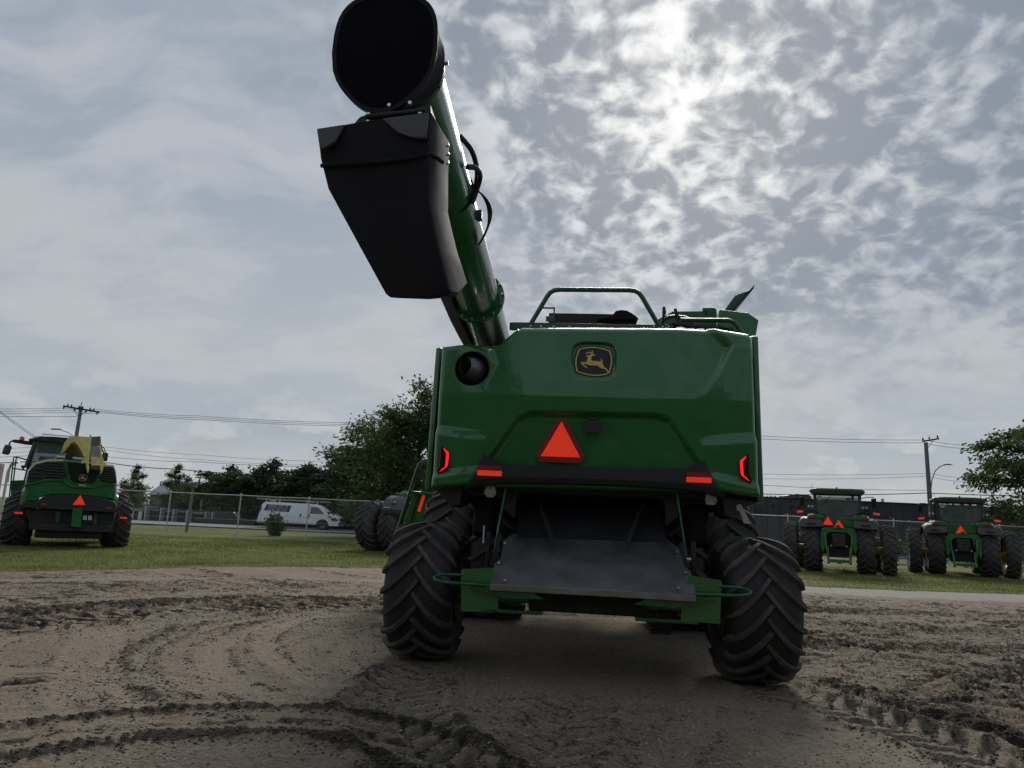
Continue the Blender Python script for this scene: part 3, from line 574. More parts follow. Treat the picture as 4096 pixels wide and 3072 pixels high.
def rim_mesh(name, rim, W, m, dish=0.5, side=1):
    mb = MB(); h = W * 0.41
    prof = [(-h, rim + 0.015), (-h + 0.02, rim - 0.01), (-h + 0.05, rim - 0.05), (-h * 0.3, rim - 0.09), (h * 0.3, rim - 0.09), (h - 0.05, rim - 0.05), (h - 0.02, rim - 0.01), (h, rim + 0.015)]
    mb.lathe(prof, 40, 'x'); d = side * h * dish
    mb.lathe([(d * 0.9, rim - 0.085), (d * 0.8, rim * 0.72), (d * 0.35, rim * 0.42), (d * 0.35, 0.0005)], 40, 'x')
    mb.lathe([(d * 0.4 - 0.03 * side, 0.17), (d * 0.4 + side * 0.14, 0.16), (d * 0.4 + side * 0.15, 0.0005)], 24, 'x')
    for k in range(10):
        q = 2 * math.pi * k / 10; mb.cyl((d * 0.36, math.cos(q) * rim * 0.36, math.sin(q) * rim * 0.36), (d * 0.36 + 0.05 * side, math.cos(q) * rim * 0.36, math.sin(q) * rim * 0.36), 0.018, 6)
    return mb.mesh(name, m, True, 35)
def wheel(parent, c, tyre, rim, spin=0.0, steer=0.0):
    w = link('wheel', rim, parent, c, (spin, 0, steer)); t = link('tyre', tyre, w); return w

# ------------------------------------------------------------ the combine harvester
CF = Frame(0.972, 8.417, -0.10105)
comb = thing('combine_harvester', 'large green combine harvester seen from behind, its unloading tube swung back overhead', 'combine', CF.o, CF.th)
TYR = tyre_mesh('rear_tyre', 0.775, 0.75, 0.34, 18, 0.052, 0.046, RUBBER, 1.08)
RIMR_L, RIMR_R = rim_mesh('rear_rim_a', 0.345, 0.75, YELLOW, 0.3, -1), rim_mesh('rear_rim_b', 0.345, 0.75, YELLOW, 0.3, 1)
wl_ = wheel(comb, (-1.86, 0.0, 0.76), TYR, RIMR_L, 0.14, R(1)); wr_ = wheel(comb, (1.80, -0.10, 0.755), TYR, RIMR_R, 0.55, R(1))
TYF = tyre_mesh('front_tyre', 1.05, 0.82, 0.50, 20, 0.058, 0.056, RUBBER, 0.86)
RIMF = rim_mesh('front_rim', 0.505, 0.82, YELLOW, 0.5, -1)
RIMF2 = rim_mesh('front_rim_b', 0.505, 0.82, YELLOW, 0.5, 1)
for x, rm, sp in ((-2.20, RIMF, 0.2), (2.20, RIMF2, 0.1), (-1.42, RIMF, 0.05), (1.42, RIMF2, 0.3)): wheel(comb, (x, 3.75, 1.01), TYF, rm, sp)

# rear hood: one moulded panel with a tilted upper face, a recessed middle, lamp pockets, a badge recess and an exhaust well
def sd_poly(x, z, poly):
    """Signed distance to a polygon, positive inside."""
    d = np.full(x.shape, 1e9); ins = np.zeros(x.shape, bool); n = len(poly)
    for i in range(n):
        ax, az_ = poly[i]; bx, bz = poly[(i + 1) % n]; ex, ez = bx - ax, bz - az_
        t = np.clip(((x - ax) * ex + (z - az_) * ez) / (ex * ex + ez * ez + 1e-12), 0, 1)
        d = np.minimum(d, np.hypot(x - ax - t * ex, z - az_ - t * ez))
        c = ((az_ > z) != (bz > z)) & (x < (bx - ax) * (z - az_) / (bz - az_ + 1e-12) + ax); ins ^= c
    return np.where(ins, d, -d)
def hood_grid(NX=300, NZ=190):
    u = np.linspace(0, 1, NX)[None, :] * np.ones((NZ, 1)); v = np.linspace(0, 1, NZ)[:, None] * np.ones((1, NX))
    xb = -1.775 + u * 3.575
    tx = [-1.8, -1.775, -1.45, -1.12, -0.92, -0.86, 0.96, 1.36, 1.81]; tz = [3.545, 3.55, 3.59, 3.605, 3.81, 3.855, 3.885, 3.87, 3.80]
    bx = [-1.8, -1.42, 1.44, 1.81]; bz = [1.895, 1.94, 1.98, 1.945]
    zt = np.interp(xb, tx, tz); zb = np.interp(xb, bx, bz); z = zb + (zt - zb) * v
    x = xb - 0.03 * sstep(0, 1, u) * (v - 0.05) * (xb > 0) * u
    y = -0.52 + 0.035 * (x / 1.8) ** 4 - 0.035 * np.clip((z - 1.9) / 1.1, 0, 1)
    # tilted upper face
    fac = [(-1.60, 4.5), (-1.56, 3.62), (-1.20, 3.52), (-1.14, 3.36), (-1.24, 3.10), (-1.18, 3.00), (-1.05, 2.985), (1.06, 3.01), (1.22, 3.08), (1.36, 3.28), (1.53, 3.63), (1.34, 3.84), (1.2, 4.5)]
    f = sstep(-0.045, 0.045, sd_poly(x, z, fac)); hh = np.clip(z - 2.99, 0, 2)
    y = y + f * 0.225 * hh + (1 - f) * 0.03 * hh
    # chamfer along the top edge and the upper right corner
    y = y + 0.7 * np.clip(z - (zt - 0.075), 0, 1) * (x > -0.9)
    cor = sstep(-0.03, 0.04, sd_poly(x, z, [(1.34, 3.84), (1.53, 3.63), (1.95, 3.60), (1.95, 4.2), (1.34, 4.2)])); y = y + cor * 0.26 * np.clip(z - 3.58, 0, 1)
    # recessed middle
    rec = [(-1.45, 1.7), (-1.40, 1.97), (-0.86, 2.77), (-0.70, 2.835), (0.73, 2.85), (0.88, 2.795), (1.44, 2.0), (1.5, 1.7)]
    y = y + 0.085 * sstep(0.0, 0.10, sd_poly(x, z, rec))
    # lamp pods: a shoulder that swells out above each lamp and a second ledge below it
    w = sstep(1.10, 1.52, np.abs(x)); zo = np.where(x > 0, z - 0.03, z)
    y = y - w * (0.075 * sstep(2.60, 2.47, zo - 0.10 * (np.abs(x) - 1.5)) + 0.055 * sstep(2.13, 2.035, zo + 0.20 * (np.abs(x) - 1.55)))
    # badge recess, deeper towards the top
    bd = [(math.copysign(abs(math.cos(q)) ** 0.55, math.cos(q)) * 0.272, 3.425 + math.copysign(abs(math.sin(q)) ** 0.55, math.sin(q)) * 0.248) for q in np.linspace(0, 2 * math.pi, 40)[:-1]]
    y = y + 0.035 * sstep(0.0, 0.035, sd_poly(x, z, bd)) * (0.55 + 0.9 * np.clip((z - 3.18) / 0.5, 0, 1))
    # exhaust well
    rr = np.hypot(x + 1.395, z - 3.285); y = y + 0.20 * sstep(0.205, 0.16, rr)
    # rolled outer edges
    e = np.minimum(np.minimum(u * 3.575, (1 - u) * 3.575), np.minimum(v, 1 - v) * (zt - zb)); y = y + 0.055 * (1 - np.sqrt(np.clip(1 - (1 - np.clip(e / 0.055, 0, 1)) ** 2, 0, 1)))
    V = np.stack([x, y, z], -1).reshape(-1, 3); idx = np.arange(NX * NZ).reshape(NZ, NX)
    Q = np.stack([idx[:-1, :-1], idx[:-1, 1:], idx[1:, 1:], idx[1:, :-1]], -1).reshape(-1, 4)
    # returned rim going forward so the panel has thickness
    rimi = np.concatenate([idx[0, :], idx[1:, -1], idx[-1, -2::-1], idx[-2:0:-1, 0]]); B = V[rimi].copy(); B[:, 1] += 0.12; nb = len(V); V = np.concatenate([V, B]); k = len(rimi); a = np.arange(k); b = (a + 1) % k
    Q2 = np.stack([rimi[a], nb + a, nb + b, rimi[b]], -1); return V, np.concatenate([Q, Q2]), (x, y, z)
HV, HQ, HG = hood_grid()
hood_me = np_mesh('rear_hood', HV, HQ, GREEN); hood_me.set_sharp_from_angle(angle=R(50))
hood = link('rear_hood', hood_me, comb)
def hood_y(px_, pz_):
    i = np.argmin((HG[0] - px_) ** 2 + (HG[2] - pz_) ** 2); return float(HG[1].ravel()[i])
# badge
def bz_curve(a, mid, b, n=10):
    c = (2 * mid[0] - 0.5 * (a[0] + b[0]), 2 * mid[1] - 0.5 * (a[1] + b[1]))
    return [((1 - t) ** 2 * a[0] + 2 * t * (1 - t) * c[0] + t * t * b[0], (1 - t) ** 2 * a[1] + 2 * t * (1 - t) * c[1] + t * t * b[1]) for t in [i / n for i in range(n)]]
def badge_outline(k):
    c = (1100, 890); P_ = [(605, 455), (1635, 490), (1605, 1325), (560, 1285)]; M_ = [(1100, 362), (1702, 890), (1120, 1412), (500, 880)]; o = []
    g = lambda p: (c[0] + (p[0] - c[0]) * k, c[1] + (p[1] - c[1]) * k)
    for i in range(4): o += bz_curve(g(P_[i]), g(M_[i]), g(P_[(i + 1) % 4]))
    return o
DEER = [(838,712),(850,692),(930,675),(1000,655),(1018,640),(1015,615),(1000,600),(960,598),(900,602),(810,630),(850,595),(885,585),(838,545),(885,570),(950,568),(945,530),(915,500),(965,535),(985,570),(1030,572),(1040,520),(1015,472),(1060,510),(1078,560),(1068,640),(1158,635),(1120,675),(1085,690),(1045,688),(1025,770),(1018,830),(1040,870),(1080,878),(1250,885),(1338,905),(1340,860),(1300,778),(1360,820),(1405,890),(1395,915),(1375,920),(1400,975),(1420,1040),(1440,1095),(1530,1155),(1600,1265),(1575,1300),(1500,1185),(1400,1150),(1300,1105),(1230,1040),(1100,1040),(990,1045),(900,1020),(820,990),(755,985),(790,1035),(875,1100),(910,1160),(840,1125),(740,1040),(680,960),(690,940),(750,932),(870,922),(880,860),(920,740),(870,730)]
def badge_at(F, cx_, cz_, y, scale, tilt, parent, depth=0.008):
    """The yellow-edged shield with the leaping deer; scale = metres per drawing unit."""
    def g(p): return ((p[0] - 1100) * scale, -(p[1] - 890) * scale)
    a, b, c = [g(p) for p in badge_outline(1.085)], [g(p) for p in badge_outline(1.0)], [g(p) for p in badge_outline(0.935)]
    pl = plate(MB(), a, 0, depth).build('badge_plate', NAVY, parent, loc=(cx_, y, cz_), rot=(tilt, 0, 0))
    n = len(b); mb = MB(); yy = -0.003
    mb.add([(p[0], yy, p[1]) for p in b] + [(p[0], yy, p[1]) for p in c] + [(p[0], 0.001, p[1]) for p in b] + [(p[0], 0.001, p[1]) for p in c],
           [(i, (i + 1) % n, (i + 1) % n + n, i + n) for i in range(n)] + [(i, i + 2 * n, (i + 1) % n + 2 * n, (i + 1) % n) for i in range(n)] + [(i + n, (i + 1) % n + n, (i + 1) % n + 3 * n, i + 3 * n) for i in range(n)])
    mb.build('badge_border', GOLD, parent, loc=(cx_, y, cz_), rot=(tilt, 0, 0), smooth=False)
    plate(MB(), [g(p) for p in DEER], -0.0034, 0.001).build('deer_emblem', GOLD, parent, loc=(cx_, y, cz_), rot=(tilt, 0, 0), smooth=False)
badge_at(CF, 0.0, 3.425, hood_y(0, 3.425) - 0.014, 0.42 / 1200, -math.atan(0.225), hood)
# exhaust: well liner, elbow and tapered outlet
mb = MB(); cx_, cz_ = -1.395, 3.285
mb.lathe([(-0.525, 0.206), (-0.535, 0.197), (-0.50, 0.186), (-0.30, 0.182), (-0.30, 0.001)], 40, 'y', (cx_, 0, cz_)); mb.build('exhaust_well', PLAST, comb)
mb = MB(); mb.tube([(cx_ + 0.02, -0.30, cz_ - 0.01), (cx_ + 0.015, -0.40, cz_), (cx_ - 0.01, -0.48, cz_ + 0.01), (cx_ - 0.045, -0.56, cz_ + 0.012), (cx_ - 0.075, -0.61, cz_ + 0.012)], [0.168, 0.160, 0.145, 0.122, 0.102], 32, False)
mb.tube([(cx_ - 0.075, -0.61, cz_ + 0.012), (cx_ - 0.04, -0.55, cz_ + 0.01), (cx_, -0.34, cz_)], [0.096, 0.088, 0.08], 32, False)
mb.lathe([(-0.36, 0.08), (-0.36, 0.0005)], 32, 'y', (cx_, 0, cz_))
mb.build('exhaust_outlet', mat('burnt_black_steel', (0.13, 0.13, 0.14), 0.33, metal=0.6, coat=0.4), comb)
mb = MB(); mb.tube([(cx_ + 0.03, -0.36, cz_ - 0.015), (cx_ + 0.03, -0.415, cz_ - 0.012)], [0.172, 0.168], 32, False); mb.build('exhaust_heat_wrap', CHROME, comb)
# black bumper below the hood
bp = [(-1.41, 1.955), (-1.205, 2.305), (-1.03, 2.205), (-0.5, 2.20), (0.5, 2.21), (1.03, 2.225), (1.225, 2.325), (1.445, 1.99)]
mb = MB(); yb = -0.545
low = [(1.445, 1.985), (1.30, 2.035), (1.0, 2.062), (0.4, 2.075), (-0.4, 2.068), (-1.0, 2.05), (-1.28, 2.015), (-1.41, 1.95)]
plate(mb, bp + low[1:-1], yb, -0.42)
mb.loft([[(x_, yb + 0.002, z_) for x_, z_ in low], [(x_, yb + 0.03, z_ - 0.055) for x_, z_ in low], [(x_ * 0.985, -0.30, z_ - 0.09) for x_, z_ in low]], False, False)
mb.build('rear_bumper', PLAST, comb, smooth=False)
# reflector plates on the bumper, the slow-vehicle triangle, the camera
for s, (x0, x1, z0, z1, zs) in ((-1, (-1.265, -0.99, 2.065, 2.172, 0.0)), (1, (1.03, 1.298, 2.078, 2.190, -0.0))):
    mb = MB(); zm = (z0 + z1) / 2
    mb.box(((x0 + x1) / 2, yb - 0.006, zm + 0.028), (x1 - x0 - 0.008, 0.006, 0.055)); o = mb.build('red_reflector_strip', DKRED, comb, bevel=0.002)
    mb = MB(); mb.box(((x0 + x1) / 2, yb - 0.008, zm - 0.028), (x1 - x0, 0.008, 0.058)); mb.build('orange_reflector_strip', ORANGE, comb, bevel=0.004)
sx, sz = -0.345, 2.46
def tri(k, cut=0.0):
    h = 0.40 * k; b = 0.44 * k; top, bot = sz + h * 0.62, sz - h * 0.38
    P3 = [(sx, top), (sx + b / 2, bot), (sx - b / 2, bot)]
    if not cut: return P3
    o = []
    for i in range(3):
        p, a, b_ = P3[i], P3[i - 1], P3[(i + 1) % 3]; o += [(p[0] + (a[0] - p[0]) * cut, p[1] + (a[1] - p[1]) * cut), (p[0] + (b_[0] - p[0]) * cut, p[1] + (b_[1] - p[1]) * cut)]
    return o
smv = plate(MB(), tri(1.42, 0.14), -0.492, -0.484).build('slow_vehicle_sign', DKRED, comb, rot=(0, 0, 0))
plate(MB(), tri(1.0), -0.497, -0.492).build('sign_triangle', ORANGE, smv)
mb = MB(); mb.prism([(-0.115, 2.665), (-0.09, 2.575), (0.09, 2.575), (0.115, 2.665), (0.10, 2.71), (-0.10, 2.71)], -0.61, -0.45, back=[(-0.06, 2.66), (-0.05, 2.61), (0.05, 2.61), (0.06, 2.66), (0.05, 2.70), (-0.05, 2.70)])
mb.prism([(-0.05, 2.71), (0.05, 2.71), (0.04, 2.755), (-0.04, 2.755)], -0.57, -0.46); mb.build('reversing_camera', PLAST, comb, bevel=0.008)
# LED tail lamps
for s in (-1, 1):
    dz_ = 0.0 if s < 0 else 0.03
    O_ = [(1.683, 2.372), (1.665, 2.376), (1.585, 2.305), (1.578, 2.285), (1.585, 2.155), (1.60, 2.125), (1.695, 2.058), (1.712, 2.075), (1.712, 2.105), (1.690, 2.145), (1.686, 2.29), (1.693, 2.32)]
    I_ = [(1.657, 2.352), (1.594, 2.300), (1.588, 2.285), (1.594, 2.160), (1.606, 2.135), (1.684, 2.078), (1.660, 2.11), (1.634, 2.128), (1.622, 2.150), (1.618, 2.275), (1.622, 2.295), (1.645, 2.325)]
    y0 = hood_y(s * 1.64, 2.2 + dz_) - 0.03
    lp = plate(MB(), [(s * a, b + dz_) for a, b in O_], y0, y0 + 0.05).build('tail_lamp', REDLENS, comb, bevel=0.004)
    plate(MB(), [(s * a, b + dz_) for a, b in I_], y0 - 0.006, y0).build('led_strip', LEDRED, lp)
# side panels and the skirts under the hood corners
for s in (-1, 1):
    x0, x1 = (1.815, 1.885); mb = MB(); zt0, zt1 = (3.60, 3.75) if s < 0 else (3.82, 4.0)
    mb.prism([(-0.40, 1.90), (5.2, 1.75), (5.2, zt1), (0.6, zt1), (-0.30, zt0 - 0.02)], s * x0, s * x1, 'x'); mb.build('side_panel', GREEN, comb, bevel=0.02)
    mb = MB(); mb.box((s * 1.91, 1.6, 2.95), (0.05, 2.2, 0.75)); mb.build('side_vent_cover', PLASTG, comb, bevel=0.02)
    mb = MB(); sk = [(s * 1.77, 1.91), (s * 1.56, 1.70), (s * 1.47, 1.74), (s * 1.44, 1.95)]; mb.prism(sk, -0.40, 0.25); mb.build('corner_skirt', PLAST, comb, bevel=0.01)
mb = MB(); mb.prism([(1.605, 1.87), (1.635, 1.87), (1.68, 1.78), (1.725, 1.685), (1.745, 1.675), (1.74, 1.66), (1.66, 1.665), (1.63, 1.77), (1.61, 1.80), (1.59, 1.80), (1.585, 1.85)], -0.42, -0.40); mb.build('latch_bracket', PALE, comb, bevel=0.004)
# body core behind the hood
mb = MB(); mb.box((0, 2.4, 2.75), (3.56, 5.2, 1.70)); mb.box((0.1, 3.2, 3.75), (2.9, 3.2, 0.5)); mb.build('body_core', DARK, comb, bevel=0.03)
mb = MB(); mb.box((0, 5.9, 2.9), (1.9, 1.7, 1.9)); mb.build('cab', WINDOW, comb, bevel=0.08)
mb = MB(); mb.box((0, 5.8, 3.95), (2.1, 2.0, 0.22)); mb.build('cab_roof', GREEN, comb, bevel=0.06)
# deck behind the hood top: rail frame, cross member with bolts, intake boot, battery of hoses
hr = [(-0.80, 0.2, 3.98), (-0.785, 0.2, 4.05), (-0.60, 0.2, 4.40), (-0.56, 0.2, 4.455), (-0.51, 0.2, 4.485), (-0.44, 0.2, 4.495), (0.44, 0.2, 4.50), (0.51, 0.2, 4.49), (0.56, 0.2, 4.46), (0.60, 0.2, 4.405), (0.80, 0.2, 4.05), (0.83, 0.2, 3.99)]
MB().tube(hr, 0.030, 12).build('deck_guard_rail', GREEN2, comb)
mb = MB(); mb.box((-0.02, 0.20, 4.00), (2.0, 0.05, 0.10)); mb.box((-0.95, 0.20, 4.0), (0.22, 0.06, 0.09)); mb.build('deck_cross_member', GREEN2, comb, bevel=0.005)
for x_ in (-0.79, -0.66, -0.50, -0.30, 0.62, 0.85, 0.92, 0.74): bolt(MB(), (x_, 0.172, 4.0 + 0.02 * (x_ > 0.7)), 0.013, 0.012).build('bolt', ZINC, comb)
mb = MB(); mb.box((-0.55, 0.25, 4.12), (0.11, 0.02, 0.07)); mb.box((-0.505, 0.25, 4.18), (0.02, 0.02, 0.19)); mb.box((-0.58, 0.25, 4.265), (0.16, 0.02, 0.02)); mb.build('latch_stop', GREEN2, comb, bevel=0.004)
mb = MB(); mb.box((-0.07, 0.85, 4.30), (1.06, 0.06, 0.14)); mb.build('radiator_shroud', DARK, comb, bevel=0.006)
mb = MB(); ring = lambda y_, s_: [(0.30 + a * s_, y_, 4.235 + b * s_) for a, b in ((-0.26, -0.05), (-0.06, 0.02), (-0.02, 0.075), (0.05, 0.09), (0.13, 0.085), (0.20, 0.05), (0.27, 0.0), (0.24, -0.06))]
mb.loft([ring(0.45, 0.9), ring(0.55, 1.05), ring(0.9, 1.0)]); mb.build('intake_boot', POLY, comb, bevel=0.01)
MB().tube([(1.05, 0.06, 4.08), (1.62, 0.06, 4.085), (1.69, 0.06, 4.06), (1.74, 0.06, 4.0), (1.80, 0.05, 3.86)], 0.027, 12).build('corner_rail', GREEN2, comb)
MB().tube([(0.84, 0.3, 4.06), (0.87, 0.3, 4.14), (0.93, 0.3, 4.185), (1.02, 0.3, 4.195), (1.15, 0.3, 4.18), (1.24, 0.3, 4.13), (1.28, 0.3, 4.04)], 0.024, 10).build('hose_hoop', GREEN2, comb)
MB().tube([(0.86, 0.25, 4.05), (0.865, 0.25, 4.18), (0.875, 0.25, 4.22), (0.872, 0.25, 4.30)], [0.014, 0.014, 0.026, 0.018], 8).build('grease_line', WIRE, comb)
MB().tube([(1.06, 0.25, 4.05), (1.04, 0.25, 4.16), (1.01, 0.25, 4.28)], [0.022, 0.024, 0.02], 8).build('lever', WIRE, comb)
for k in range(5):
    a = 0.03 * k; MB().tube([(0.78 + a, 0.22 + a, 3.98), (0.98 + a, 0.18 + a, 4.07 + 0.01 * k), (1.15 + 0.12 * k, 0.22, 4.03), (1.35 + 0.09 * k, 0.25, 4.05), (1.5 + 0.06 * k, 0.3, 3.93)], 0.011, 6).build('hydraulic_hose', WIRE, comb)
# upper right tank extension, inner wall and the raised tank flap
def zz2(x, y): return (1650 + x / 1.4747, 1100 + y / 1.4747)
q = CF.pts([zz2(1810, 203), zz2(1980, 222), zz2(2043, 266), zz2(2018, 400), zz2(1985, 360), zz2(1800, 300)], 0.7)
mb = MB(); mb.prism(q, 0.7, 3.4); mb.build('tank_extension', GREEN, comb, bevel=0.012)
q = CF.pts([zz2(1450, 260), zz2(1530, 215), zz2(1712, 213), zz2(1712, 193), zz2(1782, 193), zz2(1795, 205), zz2(1795, 300), zz2(1450, 300)], 0.75)
mb = MB(); plate(mb, q, 0.75, 0.80); mb.build('tank_end_wall', GREEN2, comb, bevel=0.006)
q0 = CF.at(*zz2(1733, 222), 0.74); MB().box((q0[0], 0.742, q0[1]), (0.022, 0.012, 0.055)).build('slot', DARK, comb)
q = CF.pts([zz2(1842, 205), zz2(1905, 118), zz2(1985, 92), zz2(2020, 54), zz2(2008, 85), zz2(1900, 208)], 2.4)
mb = MB(); plate(mb, q, 2.4, 3.6); mb.build('tank_flap', GREEN2, comb, bevel=0.006)
q = CF.pts([zz2(1875, 208), zz2(2018, 58), zz2(2012, 80), zz2(1902, 210)], 2.34)
mb = MB(); plate(mb, q, 2.34, 2.39); mb.build('tank_flap_seal', PLAST, comb)

# straw spreader: throat plate, tail board with a folded lip, spring tines, side plates, guard loops, struts
mb = MB(); mb.add([(-0.82, 0.35, 1.93), (0.85, 0.35, 1.95), (0.835, -0.36, 1.425), (-0.80, -0.36, 1.415), (-0.82, 0.37, 1.90), (0.85, 0.37, 1.92), (0.835, -0.34, 1.40), (-0.80, -0.34, 1.39)], [(0, 1, 2, 3), (7, 6, 5, 4), (3, 2, 6, 7), (0, 3, 7, 4), (1, 5, 6, 2), (0, 4, 5, 1)]); mb.build('throat_plate', mat('shaded_throat_steel', (0.030, 0.031, 0.036), 0.45, metal=0.3, var=0.3, vscale=3, dust=0.2, dustcol=(0.06, 0.06, 0.062)), comb, smooth=False)  # plate colour darkened to stand in for shade in the throat
tb = [(-0.86, -0.30, 1.435), (0.86, -0.30, 1.455), (0.965, -0.45, 1.372), (0.985, -0.70, 1.195), (1.045, -0.76, 1.15), (1.05, -1.04, 0.948), (-1.0, -1.04, 0.930), (-1.0, -0.76, 1.135), (-0.945, -0.70, 1.175), (-0.945, -0.42, 1.365)]
lower = [(x_, y_ + 0.02, z_ - 0.025) for x_, y_, z_ in tb]; n = len(tb)
mb = MB(); mb.add(tb + lower, [tuple(range(n)), tuple(range(2 * n - 1, n - 1, -1))] + [(i, i + n, (i + 1) % n + n, (i + 1) % n) for i in range(n)])
mb.build('tail_board', STEEL, comb, smooth=False)
mb = MB(); mb.box((0.025, -1.05, 0.912), (2.05, 0.012, 0.062)); mb.build('tail_board_lip', mat('lip_steel', (0.30, 0.29, 0.29), 0.38, metal=0.8, var=0.15), comb, bevel=0.003)
for x_, y_, z_ in ((-0.93, -0.50, 1.325), (-0.955, -0.78, 1.13), (-0.86, -1.0, 0.975), (0.94, -0.52, 1.325), (0.985, -0.80, 1.13), (0.88, -1.0, 0.99)):
    bolt(MB(), (x_, y_, z_), 0.014, 0.02, 'z').build('bolt', ZINC, comb)
for s in (-1, 1):
    for k in range(5):
        u = k / 4; top = Vector((s * (0.62 - 0.03 * u), -0.05 - 0.10 * u, 1.86 - 0.08 * u)); bot = Vector((s * (0.39 + 0.0 * u), -0.42 - 0.16 * u, 1.43 - 0.12 * u))
        MB().tube([top, (top + bot) / 2 + Vector((0, -0.02, 0.01)), bot], 0.006, 6).build('spring_tine', WIRE, comb)
for s in (-1, 1):
    z0 = 0.0 if s < 0 else 0.025
    mb = MB(); plate(mb, [(s * 1.00, 1.095 + z0), (s * 1.31, 1.065 + z0), (s * 1.325, 1.045 + z0), (s * 1.305, 0.64 + z0), (s * 0.92, 0.65 + z0), (s * 0.94, 0.98)], -0.92, -0.90); mb.build('spreader_side_plate', GREEN, comb, bevel=0.004)
    mb = MB(); mb.prism([(s * 1.20, 0.935), (s * 1.22, 0.90), (s * 0.86, 0.80), (s * 0.45, 0.815), (s * 0.60, 0.90), (s * 0.90, 0.93)], -1.02, -0.93, back=[(s * 1.20, 0.935), (s * 1.22, 0.90), (s * 0.86, 0.84), (s * 0.45, 0.85), (s * 0.60, 0.90), (s * 0.90, 0.93)]); mb.build('spreader_bracket', GREEN2, comb, bevel=0.006)
    mb = MB(); mb.box((s * 0.78, -0.89, 0.665), (0.62, 0.06, 0.035)); mb.build('spreader_lower_edge', GREEN2, comb, bevel=0.006)
    lp = [(s * 1.05, -1.03, 0.925 + z0), (s * 1.40, -1.03, 0.93 + z0), (s * 1.50, -1.03, 0.935 + z0), (s * 1.57, -1.015, 0.95 + z0), (s * 1.595, -0.98, 0.968 + z0), (s * 1.58, -0.94, 0.985 + z0), (s * 1.52, -0.91, 0.998 + z0), (s * 1.30, -0.91, 1.005 + z0)]
    MB().tube(lp, 0.0165, 10).build('guard_loop', GREEN2, comb)
    MB().tube([(s * 0.955, -0.36, 1.97), (s * 0.965, -0.40, 1.86), (s * 1.0, -0.48, 1.55), (s * 1.025, -0.56, 1.30), (s * 1.015, -0.60, 1.22)], 0.012, 8).build('support_rod', GREEN2, comb)
    bolt(MB(), (s * 1.02, -0.60, 1.26), 0.02, 0.05, 'x').build('bolt', ZINC, comb)
    mb = MB(); plate(mb, [(s * 0.955, 1.44), (s * 1.0, 1.44), (s * 1.05, 1.10), (s * 1.0, 1.08), (s * 0.97, 1.3)], -0.62, -0.60); mb.build('hinge_plate', DARK, comb, bevel=0.004)
    mb = MB(); mb.box((s * 1.115, -0.45, 1.24), (0.05, 0.08, 0.42)); mb.build('spreader_post', DARK, comb, bevel=0.01)
    mb = MB(); mb.prism([(s * 0.84, 1.95), (s * 1.02, 1.92), (s * 0.99, 1.70), (s * 0.86, 1.60)], -0.16, -0.13); mb.build('throat_side_plate', DARK, comb, bevel=0.004)
    mb = MB(); mb.prism([(s * 1.08, 1.955), (s * 1.18, 1.955), (s * 1.20, 1.875), (s * 1.16, 1.83), (s * 1.09, 1.83), (s * 1.06, 1.875)] if s < 0 else [(1.27, 1.97), (1.37, 1.97), (1.385, 1.89), (1.36, 1.85), (1.27, 1.85), (1.255, 1.90)], -0.40, -0.385); pd = mb.build('pale_bracket_plate', PALE, comb, bevel=0.004)
    for a, b in ((0, 0.045), (-0.03, -0.025), (0.035, -0.025)):
        xc, zc_ = (-1.125 if s < 0 else 1.32), (1.89 if s < 0 else 1.91); MB().box((xc + a, -0.402, zc_ + b), (0.012, 0.006, 0.016)).build('slot_mark', INK, pd)
mb = MB(); mb.box((-1.165, -0.50, 1.42), (0.016, 0.03, 0.19)); mb.build('gauge_tube', mat('white_plastic', (0.45, 0.5, 0.55), 0.4), comb)
# hidden mass below: chopper housing, chaff pan, axle, fuel tanks, hangers
mb = MB(); mb.box((0, 0.55, 1.65), (1.72, 0.5, 0.62)); mb.box((0, 0.9, 1.15), (1.9, 1.3, 0.85)); mb.box((0, -0.25, 0.78), (1.25, 0.9, 0.24)); mb.build('chopper_housing', DARK, comb, bevel=0.02)
mb = MB(); mb.box((0, 0.0, 0.80), (3.0, 0.30, 0.26)); mb.box((0, 0.0, 1.1), (0.5, 0.4, 0.5)); mb.build('rear_axle', GREEN2, comb, bevel=0.02)
for s in (-1, 1):
    mb = MB(); mb.lathe([(0, 0.15), (s * 0.08, 0.16), (s * 0.10, 0.35), (s * 0.13, 0.35), (s * 0.15, 0.1)], 32, 'x', (s * 1.375, 0, 0.775), True); mb.build('axle_hub', DARK, comb)
    mb = MB(); mb.box((s * 1.24, 0.25, 1.62), (0.26, 0.5, 0.50)); mb.build('side_tank', POLY, comb, bevel=0.06)
mb = MB(); mb.box((0.85, -0.15, 0.56), (0.16, 0.1, 0.20)); mb.box((0.80, -0.2, 0.46), (0.22, 0.12, 0.04)); mb.build('hitch_bracket', DARK, comb, bevel=0.01)
mb = MB(); mb.box((0, 3.75, 1.0), (3.6, 0.5, 0.5)); mb.box((0, 2.6, 1.25), (1.6, 2.4, 1.0)); mb.build('front_axle_housing', DARK, comb, bevel=0.03)
for x_, z_ in ((-0.60, 1.965), (-0.42, 1.93), (-0.2, 1.955), (-0.02, 1.945), (0.05, 1.93), (0.24, 1.95), (0.56, 1.955), (0.72, 1.94)):
    bolt(MB(), (x_, 0.08, z_), 0.013, 0.02).build('bolt', ZINC, comb)
mb = MB(); mb.box((0, 0.16, 1.95), (1.8, 0.10, 0.10)); mb.build('throat_cross_member', GREEN2, comb, bevel=0.006)

